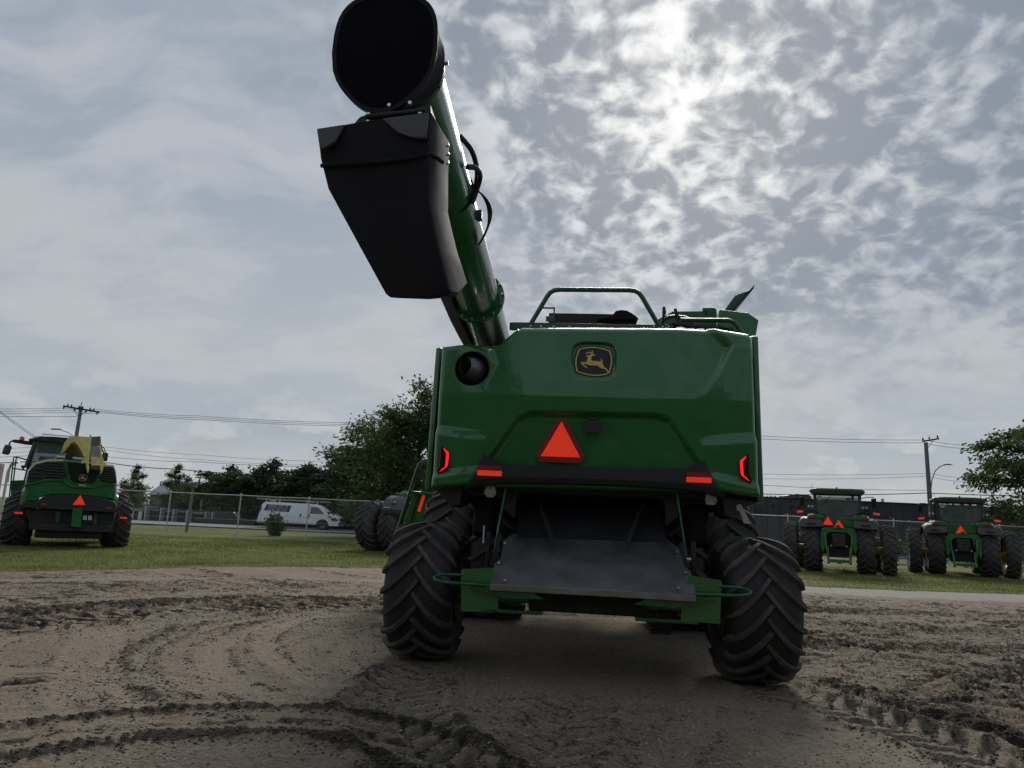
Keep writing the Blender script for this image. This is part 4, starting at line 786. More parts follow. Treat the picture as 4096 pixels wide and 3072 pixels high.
# left ladder and platform at the cab, seen past the left tyres
mb = MB(); plate(mb, [(-3.08, 1.98), (-2.60, 2.0), (-2.60, 1.30), (-3.28, 1.30)], 4.2, 4.26); lad = mb.build('ladder_side_panel', GREEN, comb, bevel=0.006)
mb = MB(); mb.box((-2.75, 4.7, 1.98), (0.75, 1.2, 0.05)); mb.build('platform', GREEN2, comb, bevel=0.006)
MB().tube([(-3.42, 4.05, 0.9), (-3.27, 4.05, 1.42), (-3.02, 4.05, 2.40), (-2.98, 4.05, 2.50), (-2.92, 4.05, 2.54), (-2.80, 4.05, 2.56)], 0.028, 10).build('ladder_hand_rail', GREEN2, comb)
MB().tube([(-3.26, 4.15, 0.95), (-3.08, 4.15, 1.60), (-2.99, 4.15, 1.96)], 0.02, 8).build('ladder_hand_rail', GREEN2, comb)
MB().tube([(-2.72, 4.3, 2.62), (-2.80, 4.3, 2.4), (-2.86, 4.3, 2.2), (-2.84, 4.3, 2.12), (-2.76, 4.3, 2.10)], 0.02, 8).build('grab_handle', GREEN2, comb)
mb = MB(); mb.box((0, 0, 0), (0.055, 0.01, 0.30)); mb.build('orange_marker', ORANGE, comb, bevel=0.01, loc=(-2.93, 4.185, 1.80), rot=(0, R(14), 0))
mb = MB(); mb.box((-2.80, 4.19, 1.75), (0.09, 0.006, 0.10)); mb.build('warning_decal', PAPER, comb)
for i in range(4):
    mb = MB(); mb.box((-3.2 + i * 0.06, 4.5, 0.55 + i * 0.33), (0.45, 0.5, 0.04)); mb.build('ladder_step', DARK, comb, bevel=0.005)

# unloading auger: lower tube, upper tube, flange with bolts, strap, hoses
A0, A1 = Vector((-1.405, 1.6, 3.995)), Vector((-1.425, -4.05, 4.66)); AD = (A1 - A0).normalized()
TUR = 0.262
def ap(y): t = (y - A0.y) / (A1.y - A0.y); return A0 + (A1 - A0) * t
AR = Vector((1, 0, 0)); AR = (AR - AD * AR.dot(AD)).normalized(); AU = AR.cross(AD).normalized()
if AU.z < 0: AU = -AU
def around(y, ang, r_): return ap(y) + (AR * math.cos(ang) + AU * math.sin(ang)) * (r_ + TUR - 0.222)
TUBEM = mat('auger_paint', (0.012, 0.125, 0.036), 0.30, coat=0.6, var=0.08, vscale=1.5, dust=0.05)
MB().tube([ap(1.6), ap(-0.27)], TUR, 40).build('auger_lower_tube', TUBEM, comb)
MB().tube([ap(-0.28), ap(-4.13)], TUR, 40, False).build('auger_upper_tube', TUBEM, comb)
mb = MB()
for y0 in (-0.25, -0.295): mb.tube([ap(y0), ap(y0 - 0.018)], 0.325, 40)
fl = mb.build('auger_flange', TUBEM, comb, bevel=0.003)
for k in range(14):
    a = 2 * math.pi * k / 14 + 0.1; p = around(-0.315, a, 0.264); MB().cyl(p, p + AD * 0.035, 0.015, 6).build('bolt', ZINC, fl)
# black trough carrier below left of the tube
mb = MB(); pts = []
e = [around(0.5, math.pi * 1.14, 0.27), around(0.0, math.pi * 1.12, 0.285), around(-0.8, math.pi * 1.10, 0.285)]
mb.loft([[p + AR * a + AU * b for a, b in ((-0.075, -0.07), (0.06, -0.07), (0.06, 0.07), (-0.075, 0.07))] for p in (around(1.0, math.pi * 1.14, 0.25), *e)]); mb.build('auger_saddle', PLASTG, comb, bevel=0.012)
# clamp strap and hoses on the right of the tube
MB().tube([around(-2.55, a, 0.232) for a in np.linspace(-0.9, 2.2, 14)], 0.012, 6).build('hose_clamp_strap', PLAST, comb)
MB().tube(curve([around(-3.0, -0.15, 0.25), around(-2.92, 0.0, 0.31), around(-2.75, 0.1, 0.32), around(-2.6, 0.0, 0.27), around(-2.55, -0.4, 0.25)]), 0.024, 10).build('hydraulic_hose', WIRE, comb)
MB().tube(curve([around(-3.15, 0.55, 0.24), around(-2.95, 0.45, 0.30), around(-2.7, 0.35, 0.30), around(-2.52, 0.2, 0.25)]), 0.024, 10).build('hydraulic_hose', WIRE, comb)
for k, (b0, b1) in enumerate(((0.25, 0.42), (0.1, 0.36), (0.0, 0.30))):
    MB().tube(curve([around(-2.55, 0.15, 0.25), around(-2.40, b0, 0.29 + 0.03 * k), around(-2.22, b0 - 0.1, 0.32 + 0.02 * k), around(-2.02, b0 - 0.35, 0.30), around(-1.86, -0.55, 0.24)]), 0.009, 8).build('cable', WIRE, comb)
mb = MB(); q1 = around(-2.18, -0.05, 0.24); mb.box(q1, (0.05, 0.10, 0.08)); mb.build('cable_clamp', GREEN2, comb, bevel=0.005)
MB().tube([around(-0.75, 0.1, 0.235), around(-0.6, 0.0, 0.24), around(-0.42, -0.3, 0.235), around(-0.30, -0.4, 0.30)], 0.006, 6).build('cable', WIRE, comb)
# spout end: collar, rounded hood opening, inner throat
sc0 = Vector((-1.515, -4.28, 4.665))
def super_ring(c, w, h, n=40, ex=0.62, dy=0.0, low=0.0):
    o = []
    for k in range(n):
        a = 2 * math.pi * k / n; ca, sa = math.cos(a), math.sin(a); xx = math.copysign(abs(ca) ** ex, ca) * w; zz = math.copysign(abs(sa) ** ex, sa) * h
        if zz < 0: xx *= 1 - low * (zz / -h) ** 2
        o.append((c[0] + xx, c[1] + dy, c[2] + zz))
    return o
back = ap(-4.10)
mb = MB(); mb.loft([super_ring(back, 0.262, 0.262, ex=1.0), super_ring(ap(-4.14), 0.30, 0.33, ex=0.85), super_ring(sc0 + Vector((0.003, 0.06, -0.005)), 0.355, 0.43, ex=0.66, low=0.45), super_ring(sc0, 0.365, 0.45, ex=0.64, low=0.5), super_ring(sc0, 0.335, 0.42, ex=0.64, low=0.5), super_ring(sc0 + Vector((0.003, 0.06, -0.005)), 0.325, 0.41, ex=0.66, low=0.5), super_ring(ap(-4.12), 0.235, 0.235, ex=1.0), super_ring(ap(-3.5), 0.235, 0.235, ex=1.0)], True)
mb.build('spout_hood', POLY, comb)
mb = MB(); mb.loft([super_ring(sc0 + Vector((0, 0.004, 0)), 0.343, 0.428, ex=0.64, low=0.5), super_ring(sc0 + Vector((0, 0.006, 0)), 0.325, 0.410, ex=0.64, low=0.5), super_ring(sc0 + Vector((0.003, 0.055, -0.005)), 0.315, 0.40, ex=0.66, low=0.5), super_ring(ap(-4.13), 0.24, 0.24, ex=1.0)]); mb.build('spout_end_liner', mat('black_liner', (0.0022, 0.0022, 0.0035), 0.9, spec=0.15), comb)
mb = MB(); mb.loft([super_ring(ap(-4.04), 0.285, 0.285, ex=1.0), super_ring(ap(-4.10), 0.285, 0.285, ex=1.0)]); mb.build('spout_collar', PLASTG, comb)
for a in (0.2, -0.5, 1.0): p = around(-4.07, a, 0.245); MB().cyl(p, p + (p - ap(-4.07)).normalized() * 0.03, 0.014, 6).build('bolt', ZINC, comb)
# hinge between the spout and the hanging chute
mb = MB(); mb.prism([(-1.74, 4.10), (-1.66, 4.21), (-1.56, 4.25), (-1.32, 4.27), (-1.18, 4.30), (-1.17, 4.18)], -4.24, -3.95); mb.build('spout_hinge', DARK, comb, bevel=0.01)
MB().cyl((-1.60, -4.27, 4.19), (-1.20, -4.27, 4.23), 0.018, 10).build('hinge_pin', DARK, comb)
for x_, z_ in ((-1.585, 4.15), (-1.585, 4.205), (-1.235, 4.205), (-1.21, 4.19), (-1.31, 4.285), (-1.45, 4.27)): bolt(MB(), (x_, -4.262, z_), 0.013, 0.02).build('bolt', ZINC, comb)
for i_ in range(3): bolt(MB(), (-1.085, -4.05 + 0.02 * i_, 4.10 - 0.055 * i_), 0.014, 0.025).build('bolt', ZINC, comb)
# the hanging black chute: tapered moulded box with a rib across the top third
def chute_ring(u, y, gx):
    # u: list of (x, z); gx: inward pull of the right edge
    return [(x_ + gx * (x_ > -1.3), y, z_) for x_, z_ in u]
fo = [(-1.925, 4.095), (-1.55, 4.155), (-1.165, 4.205), (-1.165, 3.95), (-1.155, 3.62), (-1.085, 3.32), (-1.00, 3.04), (-1.02, 3.01), (-1.20, 2.99), (-1.39, 2.995), (-1.42, 3.015), (-1.63, 3.36), (-1.835, 3.70), (-1.895, 3.90)]
def sl(ring, y0, k, gx, yb_, up=0.0): return [(a + gx * (1 if a > -1.35 else 0) + (-1.5 - a) * k, y0 + (4.15 - b) * yb_, b + (3.6 - b) * k * 0.5 + up * max(0, 4.1 - b) / 1.1) for a, b in ring]
mb = MB(); mb.loft([sl(fo, -4.295, 0.02, 0, 0.16), sl(fo, -4.29, 0.005, 0, 0.16), sl(fo, -4.27, 0.0, 0.01, 0.16), sl(fo, -4.10, 0.0, 0.03, 0.16, 0.05), sl(fo, -3.90, 0.0, 0.06, 0.10, 0.17), sl(fo, -3.86, 0.03, 0.06, 0.10, 0.19)]); ch = mb.build('spout_chute', POLY, comb, bevel=0.02, seg=3)
mb = MB(); mb.tube([(-1.885, -4.255, 3.845), (-1.75, -4.265, 3.85), (-1.5, -4.265, 3.865), (-1.28, -4.265, 3.89), (-1.175, -4.26, 3.92), (-1.15, -4.22, 3.945), (-1.10, -4.10, 3.95)], 0.014, 8); mb.build('chute_rib', POLY, comb)
for s, pl in ((-1, [(-1.92, 4.085), (-1.73, 4.115), (-1.78, 3.99), (-1.84, 3.95), (-1.885, 3.94)]), (1, [(-1.17, 4.195), (-1.48, 4.155), (-1.38, 4.06), (-1.27, 4.015), (-1.175, 4.01)])):
    plate(MB(), pl, -4.31, -4.285).build('chute_raised_panel', PLASTG, comb, bevel=0.008)
# ------------------------------------------------------------ row-crop tractors with dual rear wheels
TT_IN = tyre_mesh('wide_tractor_tyre', 1.03, 0.66, 0.53, 20, 0.05, 0.05, RUBBERF, 0.95, 56)
TT_OUT = tyre_mesh('narrow_tractor_tyre', 1.03, 0.50, 0.56, 22, 0.048, 0.045, RUBBERF, 0.95, 56)
TT_F = tyre_mesh('front_tractor_tyre', 0.80, 0.46, 0.40, 18, 0.04, 0.042, RUBBERF, 0.95, 48)
TR_IN, TR_OUT, TR_OUT2, TR_F = rim_mesh('wide_rim', 0.535, 0.66, YELLOW, 0.4, 1), rim_mesh('outer_rim', 0.565, 0.50, YELLOW, -0.5, 1), rim_mesh('outer_rim_b', 0.565, 0.50, YELLOW, -0.5, -1), rim_mesh('front_rim_t', 0.405, 0.46, YELLOW, 0.4, 1)
DEC50 = text_mesh('50', 0.14, INK)
def smv_small(parent, x, y, z, k=1.0, cut=False):
    b, h = 0.19 * k, 0.33 * k
    s_ = plate(MB(), [(x - 0.055, z + h * 0.75), (x + 0.055, z + h * 0.75), (x + b + 0.05, z - h * 0.30), (x + b, z - h * 0.40), (x - b, z - h * 0.40), (x - b - 0.05, z - h * 0.30)], y, y + 0.01).build('slow_vehicle_sign', DKRED, parent)
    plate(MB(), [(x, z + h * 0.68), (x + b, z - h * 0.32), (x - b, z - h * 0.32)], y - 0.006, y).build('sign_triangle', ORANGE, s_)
def tractor(label, F, two_signs, cut=None):
    t = thing('tractor', label, 'tractor', F.o, F.th, 'green tractors parked on the grass')
    for s in (-1, 1):
        wheel(t, (s * 1.0, 0, 1.02), TT_IN, TR_IN, 0.2 + s * 0.11); wheel(t, (s * 1.83, 0, 1.02), TT_OUT, TR_OUT if s > 0 else TR_OUT2, 0.05 + s * 0.2)
        wheel(t, (s * 1.0, 3.1, 0.79), TT_F, TR_F, 0.3); wheel(t, (s * 1.72, 3.1, 0.79), TT_F, TR_F, 0.1)
        MB().lathe([(-0.42, 0.11), (0.42, 0.11)], 16, 'x', (s * 1.45, 0, 1.02), True).build('axle_extension', YELLOW, t)
        # fender: charcoal shell with a green cap and a lamp
        mb = MB(); arc = [(-0.98, 1.88), (-0.94, 2.10), (-0.78, 2.22), (-0.3, 2.27), (0.4, 2.25), (0.85, 2.12), (1.05, 1.86)]
        mb.loft([[(s * x_, a, b - d) for a, b in arc] for x_, d in ((0.57, 0.0), (1.30, 0.0), (1.42, 0.05), (1.49, 0.15))] , False, False)
        mb.loft([[(s * x_, a * k, b - d) for a, b in arc] for x_, d, k in ((0.57, 0.03, 0.97), (1.28, 0.03, 0.97), (1.39, 0.08, 0.97), (1.46, 0.17, 0.97))], False, False)
        mb.loft([[(s * 0.57, -0.98, 1.86), (s * 1.38, -0.98, 1.83), (s * 1.45, -0.97, 1.90), (s * 1.40, -0.97, 2.12), (s * 1.30, -0.92, 2.18), (s * 0.57, -0.92, 2.18)], [(s * 0.57, -0.9, 1.86), (s * 1.36, -0.9, 1.83), (s * 1.43, -0.9, 1.90), (s * 1.38, -0.88, 2.12), (s * 1.28, -0.83, 2.20), (s * 0.57, -0.83, 2.20)]])
        fe = mb.build('fender', PLASTG, t, bevel=0.01)
        mb = MB(); mb.box((s * 1.02, -0.988, 1.96), (0.32, 0.02, 0.09)); mb.build('fender_grille', PLAST, fe, bevel=0.006)
        mb = MB(); cap = [(s * 0.52, 2.16), (s * 0.53, 2.30), (s * 0.72, 2.36), (s * 1.05, 2.36), (s * 1.17, 2.28), (s * 1.16, 2.19)]
        mb.prism(cap, -0.96, 0.75, back=[(a, b + 0.05) for a, b in cap]); mb.build('fender_cap', GREENL, t, bevel=0.03)
        mb = MB(); mb.prism([(s * 0.84, 2.20), (s * 0.88, 2.165), (s * 1.08, 2.165), (s * 1.13, 2.21), (s * 1.10, 2.27), (s * 0.86, 2.27)], -0.985, -0.95); mb.build('tail_lamp', REDLAMP, t, bevel=0.01)
        mb = MB(); mb.prism([(s * 1.10, 2.24), (s * 1.165, 2.26), (s * 1.12, 2.34), (s * 1.06, 2.345)], -0.975, -0.94); mb.build('work_lamp', WHITEL, t, bevel=0.006)
        # warning arm with an orange tape, amber end
        mb = MB(); mb.loft([[(s * x_, 0.05, z_ - w / 2), (s * x_, 0.05, z_ + w / 2), (s * x_, 0.10, z_ + w / 2), (s * x_, 0.10, z_ - w / 2)] for x_, z_, w in ((0.85, 2.50, 0.09), (1.2, 2.50, 0.08), (1.7, 2.44, 0.08), (2.0, 2.38, 0.10), (2.14, 2.345, 0.07))]); ar = mb.build('warning_arm', PLAST, t, bevel=0.005)
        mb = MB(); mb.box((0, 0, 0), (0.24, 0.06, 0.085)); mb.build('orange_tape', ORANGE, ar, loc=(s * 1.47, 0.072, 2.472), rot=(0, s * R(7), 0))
        mb = MB(); mb.box((0, 0, 0), (0.20, 0.06, 0.03)); mb.build('amber_marker', AMBER, ar, loc=(s * 2.02, 0.06, 2.345), rot=(0, s * R(12), 0))
        # mirror on a stalk, work lights at the cab post
        mb = MB(); mb.prism([(s * 1.33, 3.14), (s * 1.53, 3.16), (s * 1.53, 2.82), (s * 1.49, 2.74), (s * 1.38, 2.74), (s * 1.34, 2.84)], 1.05, 1.16); mr_ = mb.build('mirror', PLAST, t, bevel=0.02)
        mb = MB(); mb.prism([(s * 1.355, 3.11), (s * 1.505, 3.125), (s * 1.505, 2.84), (s * 1.475, 2.77), (s * 1.395, 2.77), (s * 1.36, 2.85)], 1.044, 1.05); mb.build('mirror_glass', mat('mirror_glass', (0.05, 0.06, 0.06), 0.1, metal=0.6), mr_)  # the dark view it would reflect is put into the base colour
        MB().tube([(s * 0.9, 1.0, 3.12), (s * 1.2, 1.08, 3.20), (s * 1.43, 1.1, 3.20), (s * 1.44, 1.1, 3.1)], 0.018, 6).build('mirror_stalk', PLAST, t)
        for k in range(2):
            mb = MB(); mb.lathe([(-0.05, 0.055), (0.03, 0.045), (0.03, 0.001)], 12, 'y', (s * (0.98 + 0.14 * k), 0.3, 2.72)); lm = mb.build('side_work_lamp', PLAST, t)
            MB().lathe([(-0.052, 0.0005), (-0.052, 0.05)], 12, 'y', (s * (0.98 + 0.14 * k), 0.3, 2.72)).build('lamp_face', WHITEL, lm)
    # cab: posts, glass, roof
    mb = MB()
    for s in (-1, 1):
        mb.bar((s * 0.80, -0.62, 2.45), (s * 0.86, -0.55, 3.22), 0.09); mb.bar((s * 0.86, 0.95, 2.0), (s * 0.86, 0.8, 3.22), 0.08); mb.bar((s * 0.80, 0.2, 2.3), (s * 0.86, 0.2, 3.22), 0.06)
    mb.box((0, -0.60, 3.20), (1.75, 0.10, 0.10)); mb.bar((-0.80, -0.62, 2.45), (-0.42, -0.62, 2.29), 0.05); mb.bar((0.80, -0.62, 2.45), (0.42, -0.62, 2.29), 0.05); mb.box((0, -0.62, 2.27), (0.86, 0.05, 0.05))
    cabf = mb.build('cab_frame', PLAST, t, bevel=0.01)
    mb = MB(); plate(mb, [(-0.77, 2.46), (-0.40, 2.31), (0.40, 2.31), (0.77, 2.46), (0.83, 3.16), (-0.83, 3.16)], -0.635, -0.625); mb.build('rear_window', GLASS, t)
    for s in (-1, 1):
        mb = MB(); mb.prism([(-0.55, 2.4), (0.85, 2.1), (0.78, 3.15), (-0.5, 3.15)], s * 0.85, s * 0.855, 'x'); mb.build('side_window', GLASS, t)
    mb = MB(); mb.prism([(-0.8, 2.25), (0.8, 2.25), (0.82, 3.15), (-0.82, 3.15)], 0.86, 0.87); mb.build('windscreen', GLASS, t)
    mb = MB(); mb.loft([[(a * w, y_, b) for a, b in ((-0.98, 3.24), (0.98, 3.24), (1.07, 3.32), (1.02, 3.40), (0.6, 3.435), (-0.6, 3.435), (-1.02, 3.40), (-1.07, 3.32))] for y_, w in ((-0.86, 0.96), (-0.70, 1.0), (0.8, 1.0), (1.1, 0.9))]); rf = mb.build('cab_roof', GREENL, t, bevel=0.02)
    mb = MB(); mb.prism([(-1.03, 3.30), (-0.93, 3.20), (0.93, 3.20), (1.03, 3.30), (0.98, 3.36), (-0.98, 3.36)], -0.89, -0.84); mb.build('roof_rear_band', PLAST, rf, bevel=0.01)
    for x_ in (-0.86, -0.62, 0.62, 0.86):
        mb = MB(); mb.box((x_, -0.905, 3.30 - 0.02 * (abs(x_) < 0.7)), (0.19, 0.04, 0.05)); mb.build('roof_lamp', PLASTG, rf, bevel=0.008)
    mb = MB(); mb.box((0, -0.75, 3.46), (0.07, 0.07, 0.05)); mb.tube([(-0.95, -0.5, 3.42), (-0.95, -0.5, 3.62)], 0.008, 5); mb.build('antenna', PLAST, rf)
    # decals and cab contents
    MB().lathe([(-0.642, 0.0005), (-0.642, 0.088), (-0.636, 0.088)], 24, 'y', (-0.66, 0, 3.05)).build('speed_decal', PAPER, t)
    link('speed_decal_figures', DEC50, t, (-0.66, -0.645, 3.05), (R(90), 0, 0))
    mb = MB(); mb.box((0, 0.05, 2.42), (0.52, 0.14, 0.68)); mb.box((0, 0.3, 2.12), (0.52, 0.5, 0.14)); mb.box((0.32, 0.3, 2.36), (0.10, 0.4, 0.06)); mb.build('seat', SEATM, t, bevel=0.05)
    MB().tube([(-0.5 + 0.19 * math.cos(a), 0.62 + 0.1 * math.sin(a), 2.62 + 0.19 * math.sin(a)) for a in np.linspace(0, 2 * math.pi, 16)], 0.02, 6, False).build('steering_wheel', PLAST, t)
    mb = MB(); mb.bar((-0.62, -0.655, 2.72), (-0.22, -0.655, 3.14), 0.02); mb.build('wiper', WIRE, t)
    mb = MB(); mb.box((0.42, -0.2, 3.02), (0.17, 0.04, 0.14)); mb.build('monitor', PLASTG, t, bevel=0.01)
    # rear housing, hitch frame, lift arms, drawbar
    mb = MB(); mb.prism([(-0.60, 2.25), (-0.56, 1.85), (0.56, 1.85), (0.60, 2.25), (0.40, 2.30), (-0.40, 2.30)], -0.70, 0.3); mb.build('rear_cab_panel', GREENL, t, bevel=0.03)
    mb = MB(); mb.box((0, 0.2, 1.15), (0.85, 1.6, 1.0)); mb.box((0, 0.0, 1.02), (1.8, 0.5, 0.42)); mb.build('rear_axle_housing', DARK, t, bevel=0.04)
    mb = MB(); plate(mb, [(-0.52, 1.84), (0.52, 1.84), (0.66, 1.62), (0.68, 1.05), (0.60, 0.80), (0.50, 1.05), (0.44, 1.55), (0.30, 1.66), (-0.30, 1.66), (-0.44, 1.55), (-0.50, 1.05), (-0.60, 0.80), (-0.68, 1.05), (-0.66, 1.62)], -1.02, -0.86); mb.build('hitch_frame', GREENL, t, bevel=0.012)
    for s in (-1, 1):
        MB().bar((s * 0.40, -1.15, 0.42), (s * 0.42, -0.8, 1.05), 0.09, 0.12).build('lift_arm', GREENL, t, bevel=0.012)
        MB().tube([(s * 0.50, -1.06, 1.60), (s * 0.45, -1.12, 0.95), (s * 0.42, -1.1, 0.62)], 0.03, 8).build('lift_link', GREENL, t)
        for k in range(3): MB().cyl((s * (0.12 + 0.08 * k), -0.95, 1.32 - 0.1 * k), (s * (0.12 + 0.08 * k), -1.02, 1.32 - 0.1 * k), 0.032, 8).build('coupler', (YELLOW, DARK, ZINC)[k], t)
    mb = MB(); mb.box((0, -0.96, 1.35), (0.5, 0.12, 0.52)); mb.build('hydraulic_block', DARK, t, bevel=0.02)
    mb = MB(); mb.prism([(-0.06, 1.80), (0.06, 1.80), (0.10, 1.88), (0.05, 1.96), (-0.05, 1.96), (-0.10, 1.88)], -1.10, -0.98); mb.build('top_link_bracket', GREENL, t, bevel=0.012)
    mb = MB(); mb.box((0, -1.05, 0.52), (0.82, 0.10, 0.12)); mb.box((0, -1.15, 0.46), (0.16, 0.6, 0.08)); mb.box((0, -1.3, 0.52), (0.26, 0.16, 0.06)); mb.build('drawbar', GREENL, t, bevel=0.01)
    # engine hood, front axle
    mb = MB(); mb.loft([[(a * w, y_, 1.25 + b * h_) for a, b in ((-0.5, 0), (0.5, 0), (0.52, 0.7), (0.36, 0.95), (-0.36, 0.95), (-0.52, 0.7))] for y_, w, h_ in ((0.9, 1.0, 1.05), (2.4, 0.95, 1.0), (3.5, 0.85, 0.85), (3.8, 0.7, 0.6))]); mb.build('engine_hood', GREENL, t, bevel=0.04)
    mb = MB(); mb.box((0, 2.6, 0.95), (0.5, 2.6, 0.6)); mb.box((0, 3.1, 0.8), (3.2, 0.25, 0.25)); mb.build('front_axle', DARK, t, bevel=0.03)
    mb = MB(); mb.cyl((0.62, 1.2, 2.1), (0.62, 1.2, 3.3), 0.06, 12); mb.build('exhaust_stack', PLAST, t)
    if two_signs: smv_small(t, -0.37, -1.03, 2.05, 1.0); smv_small(t, 0.03, -1.08, 1.95, 0.92)
    else: smv_small(t, -0.06, -0.98, 1.97, 1.0)
    return t
tractor('green tractor with dual rear wheels and two orange triangles, nearer the combine', Frame(13.95, 30.3, -0.43), True)
tractor('green tractor with dual rear wheels and one orange triangle, beside the leafy tree', Frame(20.45, 32.5, -0.455), False)
tractor('tractor mostly out of frame at the left edge behind the forage harvester', Frame(-27.3, 30.7, 0.30), False)

# ------------------------------------------------------------ articulated tractor half hidden behind the combine
F4 = Frame(-3.28, 30.0, -0.42)
t4 = thing('articulated_tractor', 'big tractor with wide dual tyres half hidden behind the combine', 'tractor', F4.o, F4.th)
TYW = tyre_mesh('flotation_tyre', 1.07, 0.96, 0.50, 19, 0.055, 0.06, RUBBERF, 0.9, 60); RW = rim_mesh('flotation_rim', 0.505, 0.96, YELLOW, 0.4, 1)
for y_ in (0.0, 3.9):
    for s in (-1, 1):
        wheel(t4, (s * 1.30, y_, 1.06), TYW, RW, 0.1); wheel(t4, (s * 2.45, y_, 1.06), TYW, RW, 0.32)
for s in (-1, 1):
    mb = MB(); arc = [(-1.05, 1.62), (-1.10, 1.75), (-1.02, 2.0), (-0.8, 2.22), (-0.45, 2.34), (0.6, 2.36)]
    mb.loft([[(s * x_, a, b) for a, b in arc] for x_ in (0.52, 1.52)], False, False); mb.loft([[(s * x_, a * 0.96, b - 0.04) for a, b in arc] for x_ in (0.52, 1.52)], False, False)
    mb.prism([(a, b) for a, b in arc] + [(0.6, 2.32), (-0.4, 2.30), (-0.76, 2.18), (-0.98, 1.98), (-1.04, 1.75), (-1.0, 1.62)], s * 1.50, s * 1.53, 'x'); fe = mb.build('fender', PLASTG, t4, bevel=0.008)
    mb = MB(); mb.lathe([(-1.12, 0.001), (-1.11, 0.06), (-1.06, 0.07)], 16, 'y', (s * 0.98, 0, 2.02)); lm = mb.build('tail_lamp', REDLAMP, fe); lm.scale = (1.6, 1.0, 1.0); lm.location = (-s * 0.58, 0.04, 0)
    mb = MB(); mb.box((s * 1.25, -1.09, 1.84), (0.30, 0.03, 0.03)); mb.build('fender_badge', ZINC, fe)
    for x_ in (0.72, 1.18):
        mb = MB(); mb.lathe([(2.34, 0.04), (2.40, 0.04), (2.41, 0.09), (2.44, 0.085), (2.46, 0.001)], 14, 'z', (s * x_, -0.55, 0)); mb.build('beacon', PLAST, fe)
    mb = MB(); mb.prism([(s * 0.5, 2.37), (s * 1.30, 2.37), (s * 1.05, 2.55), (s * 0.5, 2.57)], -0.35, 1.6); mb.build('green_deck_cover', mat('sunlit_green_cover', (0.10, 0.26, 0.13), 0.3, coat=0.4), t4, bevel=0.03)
mb = MB(); mb.box((0, 0.5, 1.3), (1.0, 3.0, 1.0)); mb.box((0, 4.2, 1.6), (1.0, 3.2, 1.4)); mb.build('chassis', DARK, t4, bevel=0.05)
mb = MB(); mb.box((0.2, 3.0, 2.75), (1.5, 1.6, 1.3)); mb.build('cab', WINDOW, t4, bevel=0.06)
mb = MB(); mb.box((0.2, 3.0, 3.5), (1.75, 1.9, 0.2)); mb.build('cab_roof', GREENL, t4, bevel=0.05)

# ------------------------------------------------------------ forage harvester on the left
HF = Frame(-14.86, 24.85, 0.56)
fh = thing('forage_harvester', 'green forage harvester with a yellow discharge spout at the left', 'harvester', HF.o, HF.th)
def hz4(l, y): return [HF.at(a / 2.37, 1550 + b / 2.37, y) for a, b in l]
TYH = tyre_mesh('harvester_tyre', 0.82, 0.82, 0.40, 17, 0.05, 0.055, RUBBERF, 0.9, 56); RH, RH2 = rim_mesh('harvester_rim', 0.405, 0.76, YELLOW, 0.5, -1), rim_mesh('harvester_rim_b', 0.405, 0.76, YELLOW, 0.5, 1)
wheel(fh, (-1.48, 0, 0.81), TYH, RH, 0.1, R(-3)); wheel(fh, (1.42, 0, 0.81), TYH, RH2, 0.3, R(-3))
TYH2 = tyre_mesh('harvester_front_tyre', 0.98, 0.76, 0.45, 18, 0.05, 0.055, RUBBERF, 0.9, 56); RH3 = rim_mesh('harvester_front_rim', 0.455, 0.76, YELLOW, 0.5, -1)
for s in (-1, 1): wheel(fh, (s * 1.5, 3.3, 0.97), TYH2, RH3, 0.2)
YR = -1.35
# upper hull: rear face outline swept forward
hull = hz4([(235, 905), (262, 790), (335, 712), (450, 682), (610, 680), (980, 725), (1085, 738), (1105, 800), (1112, 905), (1095, 1065), (940, 1045), (720, 1022), (480, 1022), (370, 1045), (345, 1090), (225, 1085)], YR)
cxh = sum(p[0] for p in hull) / len(hull); czh = sum(p[1] for p in hull) / len(hull)
def hr_(k, y, dz=0): return [(cxh + (a - cxh) * k, y, czh + (b - czh) * k + dz) for a, b in hull]
mb = MB(); mb.loft([hr_(0.95, YR - 0.02), hr_(0.99, YR + 0.04), hr_(1.0, YR + 0.15), hr_(1.03, YR + 1.2, 0.06), hr_(1.05, 3.0, 0.12)]); mb.build('engine_hood', GREENL, fh, bevel=0.03)
# grilles with louvres, middle panel
def louvre_panel(poly, rows, name, splits):
    p = hz4(poly, YR - 0.06); gr = plate(MB(), p, YR - 0.06, YR - 0.02).build(name, PLAST, fh, bevel=0.01)
    (x0, x1), (z0, z1) = (min(a for a, b in p), max(a for a, b in p)), (min(b for a, b in p), max(b for a, b in p))
    for k in range(rows):
        z_ = z0 + (z1 - z0) * (k + 0.8) / (rows + 0.7)
        ins = []
        for i in range(len(p)):
            a, b = p[i], p[(i + 1) % len(p)]
            if (a[1] > z_) != (b[1] > z_): ins.append(a[0] + (b[0] - a[0]) * (z_ - a[1]) / (b[1] - a[1]))
        if len(ins) < 2: continue
        xa, xb = min(ins) + 0.04, max(ins) - 0.04
        mb = MB(); M = Matrix.Rotation(R(-32), 3, 'X'); mb.box(((xa + xb) / 2, YR - 0.09, z_), (xb - xa, 0.075, 0.016), M); mb.build('louvre', PLASTG, gr)
    return gr
louvre_panel([(250, 915), (278, 790), (335, 735), (425, 710), (402, 865), (320, 890)], 5, 'side_grille', 1)
louvre_panel([(410, 865), (430, 710), (600, 700), (640, 825), (618, 858), (470, 868)], 6, 'main_grille', 1)
louvre_panel([(988, 752), (1084, 760), (1106, 905), (968, 893), (936, 858)], 6, 'main_grille', 1)
